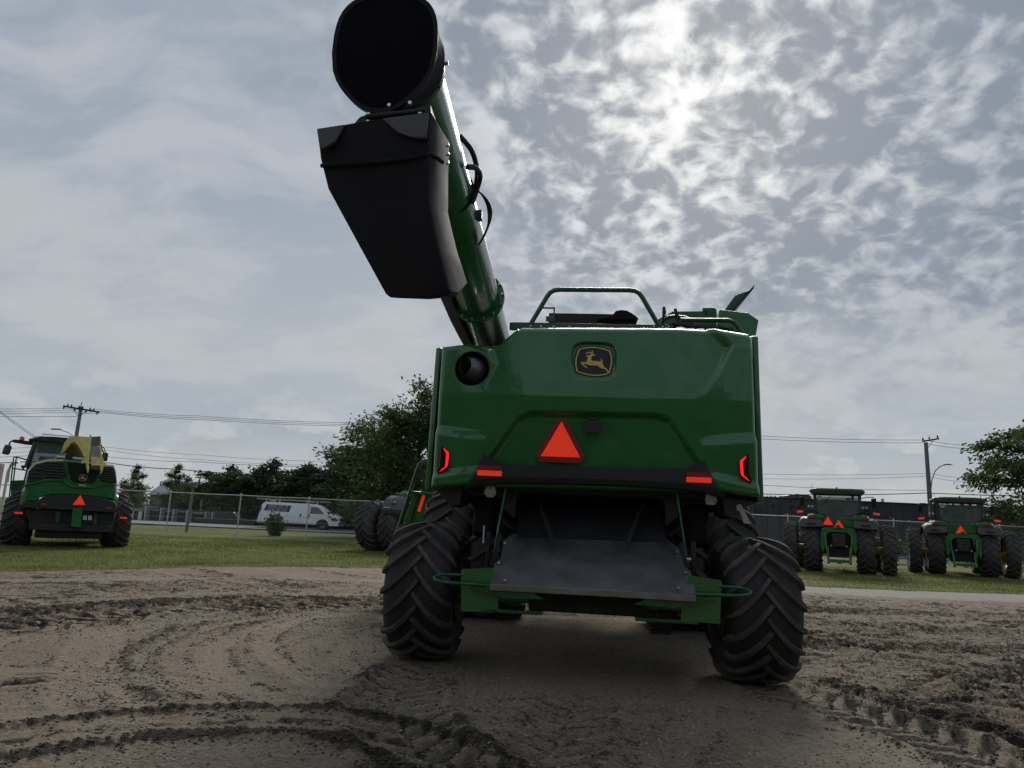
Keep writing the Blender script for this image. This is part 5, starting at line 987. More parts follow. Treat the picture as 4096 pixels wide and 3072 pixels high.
p = hz4([(630, 702), (700, 706), (960, 735), (940, 800), (905, 890), (880, 912), (705, 903), (680, 885), (655, 820)], YR - 0.05); plate(MB(), p, YR - 0.05, YR - 0.01).build('screen_panel', WINDOW, fh, bevel=0.01)
bx_, bz_ = HF.at(788 / 2.37, 1550 + 856 / 2.37, YR - 0.07); badge_at(HF, bx_, bz_, YR - 0.07, 0.235 / 1200, 0, fh)
p = hz4([(745, 916), (815, 924), (815, 938), (745, 931)], YR - 0.08); plate(MB(), p, YR - 0.08, YR - 0.03).build('maker_plate', ZINC, fh)
# hood swage between upper and lower shells
p = hz4([(218, 935), (260, 905), (430, 868), (590, 868), (640, 905), (690, 935), (890, 942), (945, 905), (1100, 915), (1098, 930), (950, 925), (900, 958), (690, 950), (630, 925), (590, 885), (430, 888), (270, 925), (222, 950)], YR - 0.07); plate(MB(), p, YR - 0.09, YR - 0.01).build('hood_swage', GREENL, fh, bevel=0.02)
# yellow stripe on the hood shoulder
p = hz4([(285, 750), (330, 712), (440, 688), (600, 684), (600, 697), (440, 703), (335, 728), (290, 765)], YR - 0.055); plate(MB(), p, YR - 0.055, YR - 0.02).build('yellow_stripe', YELLOWP, fh)
p = hz4([(990, 733), (1080, 738), (1084, 750), (988, 747)], YR - 0.055); plate(MB(), p, YR - 0.055, YR - 0.02).build('yellow_stripe', YELLOWP, fh)
# fenders
for s in (-1, 1):
    mb = MB(); arc = [(-0.86, 1.42), (-0.84, 1.60), (-0.70, 1.80), (-0.42, 1.92), (-0.1, 1.95), (0.5, 1.86)]
    mb.loft([[(s * x_, a, b - d) for a, b in arc] for x_, d in ((1.0, 0.0), (1.2 if s > 0 else 1.38, 0.02), (1.28 if s > 0 else 1.50, 0.08))], False, False); mb.loft([[(s * x_, a * 0.94, b - d - 0.03) for a, b in arc] for x_, d in ((1.0, 0.0), (1.19 if s > 0 else 1.36, 0.02), (1.27 if s > 0 else 1.48, 0.08))], False, False); mb.build('fender', GREENL, fh)
# black bumper with lamps, frame, drawbar, decals
p = hz4([(215, 1082), (345, 1085), (400, 1040), (480, 1020), (720, 1018), (950, 1043), (1088, 1082), (1108, 1125), (1100, 1188), (215, 1142)], YR - 0.14); plate(MB(), p, YR - 0.14, YR + 0.5).build('rear_bumper', PLAST, fh, bevel=0.03)
p = hz4([(250, 1150), (1100, 1190), (1075, 1300), (1062, 1372), (275, 1345), (275, 1280)], YR + 0.1); plate(MB(), p, YR + 0.1, YR + 1.0).build('rear_frame', DARK, fh, bevel=0.02)
p = hz4([(275, 1285), (1075, 1308), (1066, 1375), (275, 1348)], YR - 0.02); plate(MB(), p, YR - 0.02, YR + 0.15).build('lower_beam', PLAST, fh, bevel=0.01)
p = hz4([(690, 1140), (780, 1145), (765, 1330), (672, 1318)], YR - 0.16); plate(MB(), p, YR - 0.20, YR).build('drawbar_mount', GREENL, fh, bevel=0.012)
for poly in ([(530, 1175), (575, 1178), (560, 1285), (523, 1283)], [(895, 1190), (925, 1192), (915, 1300), (880, 1298)]): plate(MB(), hz4(poly, YR + 0.02), YR + 0.02, YR + 0.08).build('frame_upright', GREEN2, fh, bevel=0.005)
for poly in ([(786, 1212), (824, 1214), (822, 1257), (786, 1255)], [(836, 1214), (872, 1216), (870, 1258), (836, 1257)]): plate(MB(), hz4(poly, YR + 0.03), YR + 0.03, YR + 0.06).build('warning_decal', PAPER, fh)
p = hz4([(415, 1113)], YR - 0.16)[0]; lm = MB().lathe([(-0.02, 0.001), (-0.015, 0.12), (0.03, 0.13)], 20, 'y').build('tail_lamp', REDLAMP, fh, loc=(p[0], YR - 0.15, p[1])); lm.scale = (1, 1, 0.38)
p = hz4([(1035, 1145)], YR - 0.16)[0]; lm = MB().lathe([(-0.02, 0.001), (-0.015, 0.12), (0.03, 0.13)], 20, 'y').build('tail_lamp', REDLAMP, fh, loc=(p[0], YR - 0.15, p[1])); lm.scale = (1, 1, 0.38)
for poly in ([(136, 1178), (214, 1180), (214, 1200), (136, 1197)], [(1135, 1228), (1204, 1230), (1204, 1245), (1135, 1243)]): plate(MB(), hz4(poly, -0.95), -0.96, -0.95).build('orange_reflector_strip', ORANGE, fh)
for c, r_, y_ in (((147, 1226), 0.03, -0.95), ((1180, 1275), 0.03, -0.95), ((445, 1308), 0.035, YR - 0.03), ((965, 1328), 0.03, YR - 0.03)):
    a, b = HF.at(c[0] / 2.37, 1550 + c[1] / 2.37, y_); MB().lathe([(y_ - 0.012, 0.0005), (y_ - 0.010, r_), (y_, r_)], 14, 'y', (a, 0, b)).build('round_reflector', REDLAMP, fh)
for s in (-1, 1): MB().box((s * 1.20 - 0.1, -0.92, 1.10), (0.30, 0.05, 0.30)).build('reflector_carrier', DARK, fh, bevel=0.01)
p = hz4([(690, 1112), (806, 1112), (762, 1020)], YR - 0.20); pc = (sum(a for a, b in p) / 3, sum(b for a, b in p) / 3)
s_ = plate(MB(), [(pc[0] + (a - pc[0]) * 1.22, pc[1] + (b - pc[1]) * 1.22) for a, b in p], YR - 0.19, YR - 0.18).build('slow_vehicle_sign', DKRED, fh); plate(MB(), p, YR - 0.20, YR - 0.19).build('sign_triangle', ORANGE, s_)
# undercarriage
mb = MB(); mb.box((0, 1.0, 0.80), (1.9, 4.2, 0.95)); mb.box((0, 0, 0.8), (2.6, 0.3, 0.3)); mb.build('chassis', DARK, fh, bevel=0.03)
# cab: floor, posts, glass, roof, visor
cz0, cz1 = 2.55, 3.62; cbx = HF.at(112, 1772, 2.4)[0] + 1.10
cabx = []
mb = MB()
for s in (-1, 1): mb.bar((s * 1.02, 2.15, cz0 + 0.1), (s * 0.86, 2.3, cz1 - 0.02), 0.12); mb.bar((s * 1.05, 4.2, 2.0), (s * 0.95, 4.0, cz1), 0.1)
mb.box((0, 2.2, cz0 + 0.12), (1.9, 0.1, 0.1)); mb.build('cab_frame', PLAST, fh, loc=(cbx, 0, 0), bevel=0.01)
mb = MB(); plate(mb, [(-0.98, cz0 + 0.1), (0.98, cz0 + 0.1), (0.84, cz1), (-0.84, cz1)], 2.22, 2.23); mb.build('rear_window', GLASS, fh, loc=(cbx, 0, 0))
mb = MB(); plate(mb, [(-1.0, 2.2), (1.0, 2.2), (0.9, cz1), (-0.9, cz1)], 4.1, 4.11); mb.build('windscreen', GLASS, fh, loc=(cbx, 0, 0))
for s in (-1, 1):
    mb = MB(); mb.add([(s * 1.02, 2.25, cz0), (s * 1.06, 4.1, 2.0), (s * 0.95, 4.0, cz1), (s * 0.87, 2.3, cz1)], [(0, 1, 2, 3)]); mb.build('side_window', GLASS, fh, loc=(cbx, 0, 0))
mb = MB(); mb.loft([[(a * w, y_, cz1 + b) for a, b in ((-0.95, 0.0), (0.95, 0.0), (1.10, 0.06), (0.9, 0.17), (0.4, 0.20), (-0.4, 0.20), (-0.9, 0.17), (-1.10, 0.06))] for y_, w in ((2.05, 0.85), (2.4, 1.0), (4.0, 1.05), (4.4, 0.95))]); mb.build('cab_roof', PLAST, fh, loc=(cbx, 0, 0), bevel=0.02)
mb = MB(); mb.box((0, 2.26, 3.38), (1.6, 0.03, 0.36)); mb.build('roof_blind', PLASTG, fh, loc=(cbx, 0, 0))
MB().tube([(-0.7, 2.3, cz1 + 0.15), (-0.7, 2.25, cz1 + 0.27), (0.5, 2.25, cz1 + 0.27), (0.5, 2.3, cz1 + 0.15)], 0.02, 6).build('roof_rail', GALV, fh, loc=(cbx, 0, 0))
mb = MB(); mb.box((-0.45, 3.0, 2.75), (0.5, 0.4, 0.7)); mb.build('seat', SEATM, fh, loc=(cbx, 0, 0), bevel=0.06)
# mirror arms, mirrors, beacons
am = [HF.at(*q_, 3.0) for q_ in ((150, 1775), (108, 1771), (60, 1764), (48, 1763))]
mb = MB(); mb.loft([[(x_, 3.0, z_ - h_), (x_, 3.0, z_ + h_), (x_, 3.12, z_ + h_), (x_, 3.12, z_ - h_)] for (x_, z_), h_ in zip(am, (0.06, 0.07, 0.06, 0.03))]); mb.build('mirror_arm', PLAST, fh, bevel=0.01)
MB().tube([(a_, 3.05, b_) for a_, b_ in [HF.at(*q_, 3.05) for q_ in ((50, 1764), (42, 1767), (38, 1775), (36, 1784))]], 0.028, 6).build('mirror_stalk', PLAST, fh)
a_, b_ = HF.at(28, 1799, 3.05); mb = MB(); mb.box((0, 0, 0), (0.24, 0.12, 0.36)); mb.build('mirror', PLASTG, fh, bevel=0.06, loc=(a_, 3.05, b_), rot=(0, R(9), 0))
a_, b_ = HF.at(87, 1762, 3.05); MB().lathe([(b_ - 0.05, 0.05), (b_ + 0.02, 0.05)], 12, 'z', (a_, 3.05, 0)).build('beacon_stem', PLAST, fh); MB().lathe([(b_ + 0.015, 0.085), (b_ + 0.12, 0.08), (b_ + 0.15, 0.05), (b_ + 0.155, 0.001)], 14, 'z', (a_, 3.05, 0)).build('beacon', AMBER, fh)
a_, b_ = HF.at(420, 1828, 3.0); mb = MB(); mb.box((0, 0, 0), (0.20, 0.12, 0.34)); mb.build('mirror', PLAST, fh, bevel=0.05, loc=(a_, 3.0, b_)); MB().tube([(a_ - 0.35, 3.0, b_ + 0.45), (a_ - 0.08, 3.0, b_ + 0.35), (a_, 3.0, b_ + 0.15)], 0.02, 6).build('mirror_stalk', PLAST, fh)
# platform, ladder rails on the left
def h2(l, y): return [(a_, y, b_) for a_, b_ in (HF.at(q_[0] / 2.37, 1550 + q_[1] / 2.37, y) for q_ in l)]
p = HF.pts([(45, 1922), (98, 1920), (90, 2002), (42, 2002)], 3.9); plate(MB(), p, 3.9, 4.4).build('platform_box', GREENL, fh, bevel=0.01)
for pts, m_ in ((h2([(105, 1070), (150, 690), (160, 660)], 3.8), GREEN2), (h2([(85, 1070), (128, 670)], 3.8), GREEN2), (h2([(125, 662), (165, 660), (235, 680), (255, 690), (262, 710), (255, 800)], 3.8), GREEN2), (h2([(110, 768), (160, 772), (245, 785)], 3.8), GREEN2), (h2([(75, 900), (95, 740), (105, 722), (120, 712)], 3.9), GALV)): MB().tube(pts, 0.024, 6).build('hand_rail', m_, fh)
a_, b_ = HF.at(220 / 2.37, 1550 + 765 / 2.37, 3.8); MB().lathe([(b_ - 0.06, 0.03), (b_, 0.03), (b_ + 0.02, 0.075), (b_ + 0.10, 0.08), (b_ + 0.11, 0.001)], 12, 'z', (a_, 3.8, 0)).build('rail_lamp', PLAST, fh)
# exhaust pipe and silencer
a, b = HF.at(655 / 2.37, 1550 + 650 / 2.37, -0.7); mb = MB(); mb.tube([(a, -0.3, b), (a, -0.85, b)], 0.11, 20, False); mb.tube([(a, -0.84, b), (a, -0.4, b)], 0.10, 20, True); mb.build('exhaust_pipe', PLAST, fh)
a2, b2 = HF.at(780 / 2.37, 1550 + 680 / 2.37, -0.6); MB().cyl((a - 0.35, -0.6, b - 0.06), (a2 + 0.1, -0.6, b2), 0.065, 12).build('silencer', CHROME, fh)
mb = MB(); mb.box((0.0, 0.3, 2.95), (0.95, 0.7, 0.36)); mb.build('spout_turret', GREENL, fh, bevel=0.06)
# yellow spout: curved arch from the turret and the flap section pointing at the camera
arch = hz4([(560, 640), (590, 590), (610, 525), (660, 465), (730, 462), (785, 520), (815, 600), (835, 690), (838, 770)], -0.5)
inn = hz4([(600, 615), (640, 570), (672, 530), (705, 518), (735, 545), (770, 600), (800, 670), (812, 720), (820, 775)], -0.5)
mb = MB(); k = len(arch); mb.loft([[(arch[i][0], -0.55 - 0.02 * i, arch[i][1]), (inn[i][0], -0.55 - 0.02 * i, inn[i][1]), (inn[i][0] + 0.02, -0.05 - 0.04 * i, inn[i][1]), (arch[i][0] + 0.02, -0.05 - 0.04 * i, arch[i][1])] for i in range(k)]); mb.build('spout_arch', YELLOWP, fh, bevel=0.008)
p = hz4([(600, 615), (640, 570), (672, 530), (705, 518), (735, 545), (770, 600), (800, 670), (700, 640)], -0.1); plate(MB(), p, -0.12, -0.08).build('spout_inner_wall', mat('shaded_yellow_paint', (0.16, 0.135, 0.05), 0.7), fh)  # shade of the hollow arch put into a darkened copy of the yellow
p = hz4([(735, 462), (848, 470), (838, 545), (835, 690), (815, 600), (785, 520)], -0.62); plate(MB(), p, -0.64, -0.60).build('spout_web', YELLOWP, fh)
sideL = hz4([(853, 440), (870, 462), (848, 660), (838, 790), (828, 815), (815, 740), (832, 560)], -1.55); plate(MB(), sideL, -1.57, -1.46).build('spout_side_rail', YELLOWP, fh, bevel=0.006)
sideR = hz4([(952, 450), (958, 500), (962, 610), (985, 700), (975, 770), (955, 820), (948, 760), (945, 560)], -1.55); plate(MB(), sideR, -1.57, -1.46).build('spout_side_rail', YELLOWP, fh, bevel=0.006)
p = hz4([(850, 468), (950, 462), (950, 555), (840, 552)], -1.55); plate(MB(), p, -1.53, -1.50).build('spout_deflector', STEEL, fh)
p = hz4([(840, 556), (950, 558), (962, 660), (862, 652)], -1.55); plate(MB(), p, -1.54, -1.50).build('spout_deflector', mat('worn_pale_steel', (0.34, 0.34, 0.36), 0.5, metal=0.5, var=0.3, vscale=6), fh)
p = hz4([(862, 655), (962, 662), (975, 742), (868, 738)], -1.55); plate(MB(), p, -1.56, -1.52).build('spout_flap', YELLOWP, fh)
p = hz4([(862, 742), (970, 746), (960, 782), (865, 778)], -1.55); plate(MB(), p, -1.55, -1.50).build('spout_tip', mat('rusty_steel', (0.14, 0.07, 0.05), 0.7, var=0.3), fh)
for poly in ([(812, 680), (835, 700), (848, 760), (835, 815), (818, 760)], [(950, 745), (985, 735), (978, 775), (955, 825)], [(770, 690), (810, 690), (812, 705), (775, 722)]): plate(MB(), hz4(poly, -1.6), -1.62, -1.58).build('spout_chain_bracket', YELLOWP, fh)
MB().tube([(a_, -1.5, b_) for a_, b_ in hz4([(960, 540), (965, 590), (985, 620), (990, 680)], -1.5)], 0.025, 6).build('spout_cylinder', DARK, fh)
# ------------------------------------------------------------ trees and shrubs
LEAF_A = leaf_mat('ash_leaves', (0.040, 0.068, 0.022), (0.095, 0.136, 0.040), 0.40)
LEAF_B = leaf_mat('dark_conifer_leaves', (0.030, 0.054, 0.024), (0.066, 0.098, 0.040), 0.32)
LEAF_C = leaf_mat('shrub_leaves', (0.035, 0.065, 0.020), (0.085, 0.125, 0.040), 0.35)
BARK = mat('grey_bark', (0.085, 0.072, 0.060), 0.95, var=0.35, vscale=5, bump=0.5, bscale=25)
def rot_leaf(C, D, r_, ln, wd):
    """Kite-shaped leaves: C centres, D direction, arrays."""
    n = len(C); a = r_.normal(size=(n, 3)); D = D / np.linalg.norm(D, axis=1, keepdims=True); s = np.cross(D, a); s /= np.linalg.norm(s, axis=1, keepdims=True) + 1e-9
    L = (ln * (0.6 + 0.8 * r_.random(n)))[:, None]; W = (wd * (0.6 + 0.8 * r_.random(n)))[:, None]
    V = np.stack([C - D * L * 0.5, C + s * W * 0.5, C + D * L * 0.5, C - s * W * 0.5], 1).reshape(-1, 3); return V, np.arange(4 * n).reshape(-1, 4)
def make_tree(seed, H, RX, z0, limbs, leaves, ln, wd, spread, droop, leafm, trunk_r, shape='round', sub=4, fill=0.0):
    """Returns (trunk mesh, crown mesh). z0: height where the crown starts."""
    r_ = np.random.default_rng(seed); mb = MB(); top = H * 0.86
    tp = [Vector((0, 0, -0.1))]; 
    for k in range(1, 7): tp.append(Vector((r_.normal() * 0.05 * H * 0.25, r_.normal() * 0.05 * H * 0.25, top * k / 6)))
    mb.tube(tp, [trunk_r * (1 - 0.85 * (k / 6)) for k in range(7)], 9)
    def trunk_at(z): t = np.clip(z / top * 6, 0, 5.999); i = int(t); return tp[i].lerp(tp[i + 1], t - i)
    pts, dirs, wts = [], [], []
    for i in range(limbs):
        u = (i + r_.random() * 0.8) / limbs; zs = z0 * 0.75 + (top - z0 * 0.75) * u; a = i * 2.399 + r_.random() * 0.8
        if shape == 'round': L = RX * (0.55 + 0.6 * math.sin(math.pi * (0.18 + 0.72 * u))) * (0.75 + 0.4 * r_.random()); el = R(8 + 55 * u + r_.normal() * 9)
        elif shape == 'cone': L = RX * (1.1 - 0.95 * u) * (0.8 + 0.4 * r_.random()); el = R(5 + 35 * u)
        else: L = RX * (0.95 - 0.45 * u) * (0.75 + 0.5 * r_.random()); el = R(2 + 28 * u + r_.normal() * 6)
        p = trunk_at(zs); d = Vector((math.cos(a) * math.cos(el), math.sin(a) * math.cos(el), math.sin(el))); chain = [p.copy()]
        for k in range(5): d = (d + Vector(r_.normal(size=3)) * 0.13 + Vector((0, 0, -droop * 0.10 * k))).normalized(); p = p + d * L / 5; chain.append(p.copy())
        r0 = trunk_r * 0.42 * (1 - 0.6 * u); mb.tube(chain, [r0 * (1 - 0.85 * k / 5) for k in range(6)], 5)
        for k in range(2, 6):
            for j in range(sub):
                b = chain[k].lerp(chain[k - 1], r_.random()); d2 = (d + Vector(r_.normal(size=3)) * 0.75 + Vector((0, 0, 0.12))).normalized(); l2 = L * (0.16 + 0.22 * r_.random()); e_ = b + d2 * l2 + Vector((0, 0, -droop * 0.12 * l2))
                if r_.random() < 0.5: mb.tube([b, b.lerp(e_, 0.5) + Vector((0, 0, 0.03)), e_], [r0 * 0.22, r0 * 0.15, r0 * 0.05], 3)
                pts.append((b, e_)); wts.append(1.0)
    n = leaves; pick = r_.integers(0, len(pts), n); B = np.array([tuple(pts[i][0]) for i in range(len(pts))])[pick]; E_ = np.array([tuple(pts[i][1]) for i in range(len(pts))])[pick]
    t = (r_.random(n) ** 0.6)[:, None]; off = r_.normal(size=(n, 3)) * spread * (0.35 + 0.65 * t); off[:, 2] *= 0.65; C = B + (E_ - B) * t + off; D = (E_ - B) + r_.normal(size=(n, 3)) * 0.5 + np.array([0, 0, -droop * 0.5])
    if fill > 0:   # foliage that closes the crown between the limbs, in uneven clumps
        nf = int(leaves * fill); a = r_.random(nf) * 6.283; uz = r_.random(nf); rr = np.sqrt(r_.random(nf)); zf = z0 * 0.35 + (H - z0 * 0.35) * uz
        prof = (1.0 - np.clip((uz - 0.35) / 0.65, 0, 1) ** 1.6) if shape == 'cone' else np.sqrt(np.clip(1 - np.clip((uz - 0.40) / 0.60, 0, 1) ** 2.2, 0, 1)); lump = 0.72 + 0.5 * vnoise(a * 1.6, zf * 0.9, seed)
        C2 = np.stack([np.cos(a) * rr * RX * prof * lump, np.sin(a) * rr * RX * prof * lump, zf * (0.92 + 0.12 * vnoise(a * 1.3, rr * 3, seed + 5))], -1); keep = vnoise(C2[:, 0] * 1.3 + 50, C2[:, 1] * 1.3 + C2[:, 2] * 1.7 + 50, seed + 9) > 0.30
        C = np.concatenate([C, C2[keep]]); D = np.concatenate([D, r_.normal(size=(keep.sum(), 3)) + np.array([0, 0, -0.4])])
    V, Q = rot_leaf(C, D, r_, ln, wd); return mb.mesh('trunk', BARK, True, 60), np_mesh('crown', V, Q, leafm, False)
def plant(name, label, cat, meshes, loc, rz=0.0, sc=(1, 1, 1), group=None):
    t = thing(name, label, cat, loc, rz, group); link('trunk', meshes[0], t, scale=sc); link('crown', meshes[1], t, scale=sc); return t
big = make_tree(21, 9.7, 4.9, 3.0, 22, 25000, 0.27, 0.13, 0.42, 0.5, LEAF_A, 0.24, 'round', 6, 0.28)
plant('leafy_tree', 'tall leafy tree with layered branches left of the combine, behind the fence', 'tree', big, (-5.9, 47.5, 0), 0.3, (1.0, 1.0, 0.88))
rt = make_tree(33, 10.6, 6.4, 1.6, 24, 38000, 0.26, 0.13, 0.34, 0.6, LEAF_A, 0.22, 'layer', 6)
plant('leafy_tree', 'leafy tree at the right edge beside the second tractor', 'tree', rt, (35.8, 46.0, 0), 1.1)
mid = make_tree(41, 8.6, 4.2, 1.0, 16, 12000, 0.34, 0.18, 0.42, 0.3, LEAF_A, 0.2, 'round', 5, 0.9)
con = make_tree(51, 7.4, 3.3, 0.5, 18, 10000, 0.42, 0.22, 0.36, 0.2, LEAF_B, 0.18, 'round', 5, 2.2)
con2 = make_tree(52, 7.0, 2.9, 0.4, 20, 10000, 0.42, 0.20, 0.34, 0.25, LEAF_B, 0.16, 'cone', 5, 2.2)
thin = make_tree(61, 6.0, 1.6, 1.0, 11, 2600, 0.22, 0.09, 0.22, 0.2, LEAF_A, 0.08, 'cone', 4)
# the belt of trees behind the road, leftmost first
belt = [(-28.6, 73, 0.72, con, 'bushy dark evergreen at the left end of the tree belt'), (-26.0, 76, 0.84, con2, 'dark pointed evergreen second from the left end of the tree belt'), (-23.2, 72, 0.80, con, 'dark evergreen behind the rear of the white van'), (-20.3, 75, 0.88, con2, 'dark pointed evergreen above the middle of the white van'),
        (-17.4, 71, 0.84, con, 'dark evergreen above the cab of the white van'), (-14.6, 74, 0.92, mid, 'broad rounded tree right of the white van in the belt'), (-12.2, 66, 0.98, mid, 'rounded green tree left of the tall leafy tree'), (-8.0, 63, 0.80, mid, 'leafy tree directly behind the tall leafy tree'), (-3.6, 66, 0.9, con, 'dark tree behind the combine ladder'), (1.5, 68, 0.9, mid, 'tree hidden mostly behind the combine'),
        (-27.2, 70, 0.62, con, 'low evergreen in the front row at the left end of the belt'), (-24.4, 69.5, 0.70, con, 'front row evergreen left of the van rear'), (-21.6, 69, 0.74, con2, 'front row evergreen above the van sign'), (-18.8, 69, 0.74, con, 'front row evergreen above the van doors'), (-15.8, 68.5, 0.80, con, 'front row evergreen above the van bonnet'), (-10.4, 69, 0.9, con, 'dark evergreen filling the gap behind the rounded green tree')]
for i, (x_, y_, k, ms, lb) in enumerate(belt): plant('belt_tree', lb, 'tree', ms, (x_, y_, 0), i * 1.7, (k * 1.25, k * 1.25, k * 0.86), 'belt of trees across the road')
low_ = make_tree(71, 4.2, 2.6, 0.6, 14, 7000, 0.26, 0.13, 0.30, 0.5, LEAF_A, 0.1, 'round', 5, 0.5)
plant('low_tree', 'low spreading branches over the fence right of the van nose', 'tree', low_, (-7.4, 46.5, 0), 0.5, (0.8, 0.9, 0.70))
for i, (x_, y_, k, ms, lb) in enumerate([(-35.5, 69, 0.95, thin, 'slender birch just right of the forage harvester'), (-33.2, 72, 1.02, thin, 'slender birch next to the metal roof'), (-30.5, 70, 0.62, low_, 'bushy shrub below the slate roof'), (-28.0, 80, 0.9, thin, 'bare-topped young tree above the storage stacks'), (-26.6, 69, 0.78, low_, 'shrub in front of the pale roof'), (-38.5, 74, 0.7, low_, 'shrub behind the forage harvester'), (-36.8, 82, 0.85, low_, 'shrub half covering the ribbed metal roof'), (-33.0, 83, 0.8, low_, 'shrub between the two shed roofs'), (-29.5, 84, 0.85, low_, 'shrub covering the right shed roof'), (-45, 78, 0.9, low_, 'far shrub left of the forage harvester'), (-47, 105, 0.5, mid, 'distant rounded tree behind the metal roof')]):
    plant('young_tree', lb, 'tree', ms, (x_, y_, 0), i * 2.1, (k, k, k), 'young trees beyond the road on the left')
for i, x_ in enumerate((-26, -19.5, -13.5, -8.2, -2.0, 4.5, 10.5, 17.0, 24.0)):
    plant('boundary_tree', 'boundary tree behind the camera, mirrored in the combine paint', 'tree', (mid, con, mid)[i % 3], (x_, -19.5 - 1.5 * (i % 2), 0), i * 1.3, (1.15, 1.1, 0.92 + 0.13 * ((i * 7) % 3)), 'boundary trees behind the camera')
# leafy shrub in front of the van, vine shrub at the right fence
def shrub(seed, H, RX, leaves, ln, wd, m):
    r_ = np.random.default_rng(seed); mb = MB(); B, E_ = [], []
    for i in range(34):
        a = r_.random() * 6.283; el = R(35 + 50 * r_.random()); L = H * (0.6 + 0.5 * r_.random()); d = Vector((math.cos(a) * math.cos(el) * RX / H * 1.3, math.sin(a) * math.cos(el) * RX / H * 1.3, math.sin(el))); s = Vector((r_.normal() * 0.08, r_.normal() * 0.08, 0)); e_ = s + d * L; mb.tube([s, s.lerp(e_, 0.5) + Vector((0, 0, 0.05)), e_], [0.018, 0.012, 0.004], 4); B.append(tuple(s)); E_.append(tuple(e_))
    B, E_ = np.array(B), np.array(E_); k = r_.integers(0, 34, leaves); t = (0.1 + 0.95 * r_.random(leaves))[:, None]; C = B[k] + (E_[k] - B[k]) * t + r_.normal(size=(leaves, 3)) * 0.13; C[:, 2] = np.abs(C[:, 2]); V, Q = rot_leaf(C, (E_[k] - B[k]) + r_.normal(size=(leaves, 3)) * 0.8, r_, ln, wd); return mb.mesh('stems', BARK, True, 60), np_mesh('foliage', V, Q, m, False)
def put_shrub(label, ms, loc, sc):
    t = thing('shrub', label, 'shrub', loc); link('stems', ms[0], t, scale=sc); link('foliage', ms[1], t, scale=sc)
sh = shrub(5, 1.5, 0.75, 1900, 0.20, 0.11, LEAF_C)
put_shrub('leafy green shrub standing in front of the white van', sh, (-13.45, 42.5, 0), (0.8, 0.8, 0.85))
sh2 = shrub(6, 2.0, 0.8, 2600, 0.16, 0.10, LEAF_A)
put_shrub('leafy shrub by the fence between the two tractors', sh2, (23.2, 43.9, 0), (1.0, 0.8, 0.95))
put_shrub('low shrub behind the front wheel of the second tractor', sh2, (25.2, 44.1, 0), (1.1, 0.8, 0.75))

# ------------------------------------------------------------ chain-link fences: posts, rails and woven wire
def fence(label, x0, x1, Y, H, posts, wire=0.004, pitch=0.12):
    f = thing('chain_link_fence', label, 'fence', (0, Y, 0)); z0 = 0.02
    for x_ in posts: MB().tube([(x_, 0, -0.1), (x_, 0, H + 0.04)], 0.036, 8).build('post', GALV, f); 
    xs = [x0] + [p for p in posts if x0 < p < x1] + [x1]
    for a, b in zip(xs[:-1], xs[1:]): MB().tube([(a, 0, H), ((a + b) / 2, 0, H - 0.015), (b, 0, H)], 0.027, 8).build('top_rail', GALV, f)
    for x_ in posts:
        MB().lathe([(H - 0.05, 0.055), (H + 0.05, 0.055), (H + 0.09, 0.03), (H + 0.10, 0.001)], 8, 'z', (x_, 0, 0)).build('post_cap', GALV, f)
    mb = MB(); L = x1 - x0; n = int((L + H) / pitch)
    for sg in (-1, 1):
        for i in range(n):
            s = i * pitch; a = (x0 + s, z0); b = (x0 + s - (H - z0), H)    # runs left and up, clipped to the panel
            ax_, az_, bx_, bz_ = a[0], a[1], b[0], b[1]
            if ax_ > x1: t = ax_ - x1; ax_, az_ = x1, z0 + t
            if bx_ < x0: t = x0 - bx_; bx_, bz_ = x0, H - t
            if bz_ - az_ < 0.05: continue
            if sg > 0: ax_, bx_ = x0 + x1 - ax_, x0 + x1 - bx_
            w = wire * 0.5; y_ = sg * 0.004; mb.add([(ax_ - w, y_, az_), (ax_ + w, y_, az_), (bx_ + w, y_, bz_), (bx_ - w, y_, bz_)], [(0, 1, 2, 3)])
    o = mb.build('woven_wire', GALV, f, smooth=False); o['kind'] = 'stuff'
    MB().tube([(x0, 0.02, 0.06), (x1, 0.02, 0.06)], 0.006, 4).build('tension_wire', GALV, f); MB().tube([(x0, -0.02, H * 0.42), (x1, -0.02, H * 0.42)], 0.007, 4).build('middle_wire', GALV, f)
    return f
fence('long chain-link fence across the grass on the left', -32, 4, 38.0, 2.19, [-32, -28.3, -24.8, -21.3, -17.7, -14.0, -10.4, -6.8, -3.2, 0.4, 4])
fence('chain-link fence behind the two tractors on the right', 14.5, 47, 43.5, 2.52, [14.5, 17.0, 20.3, 23.4, 26.6, 29.8, 33.1, 36.4, 40, 43.5, 47])

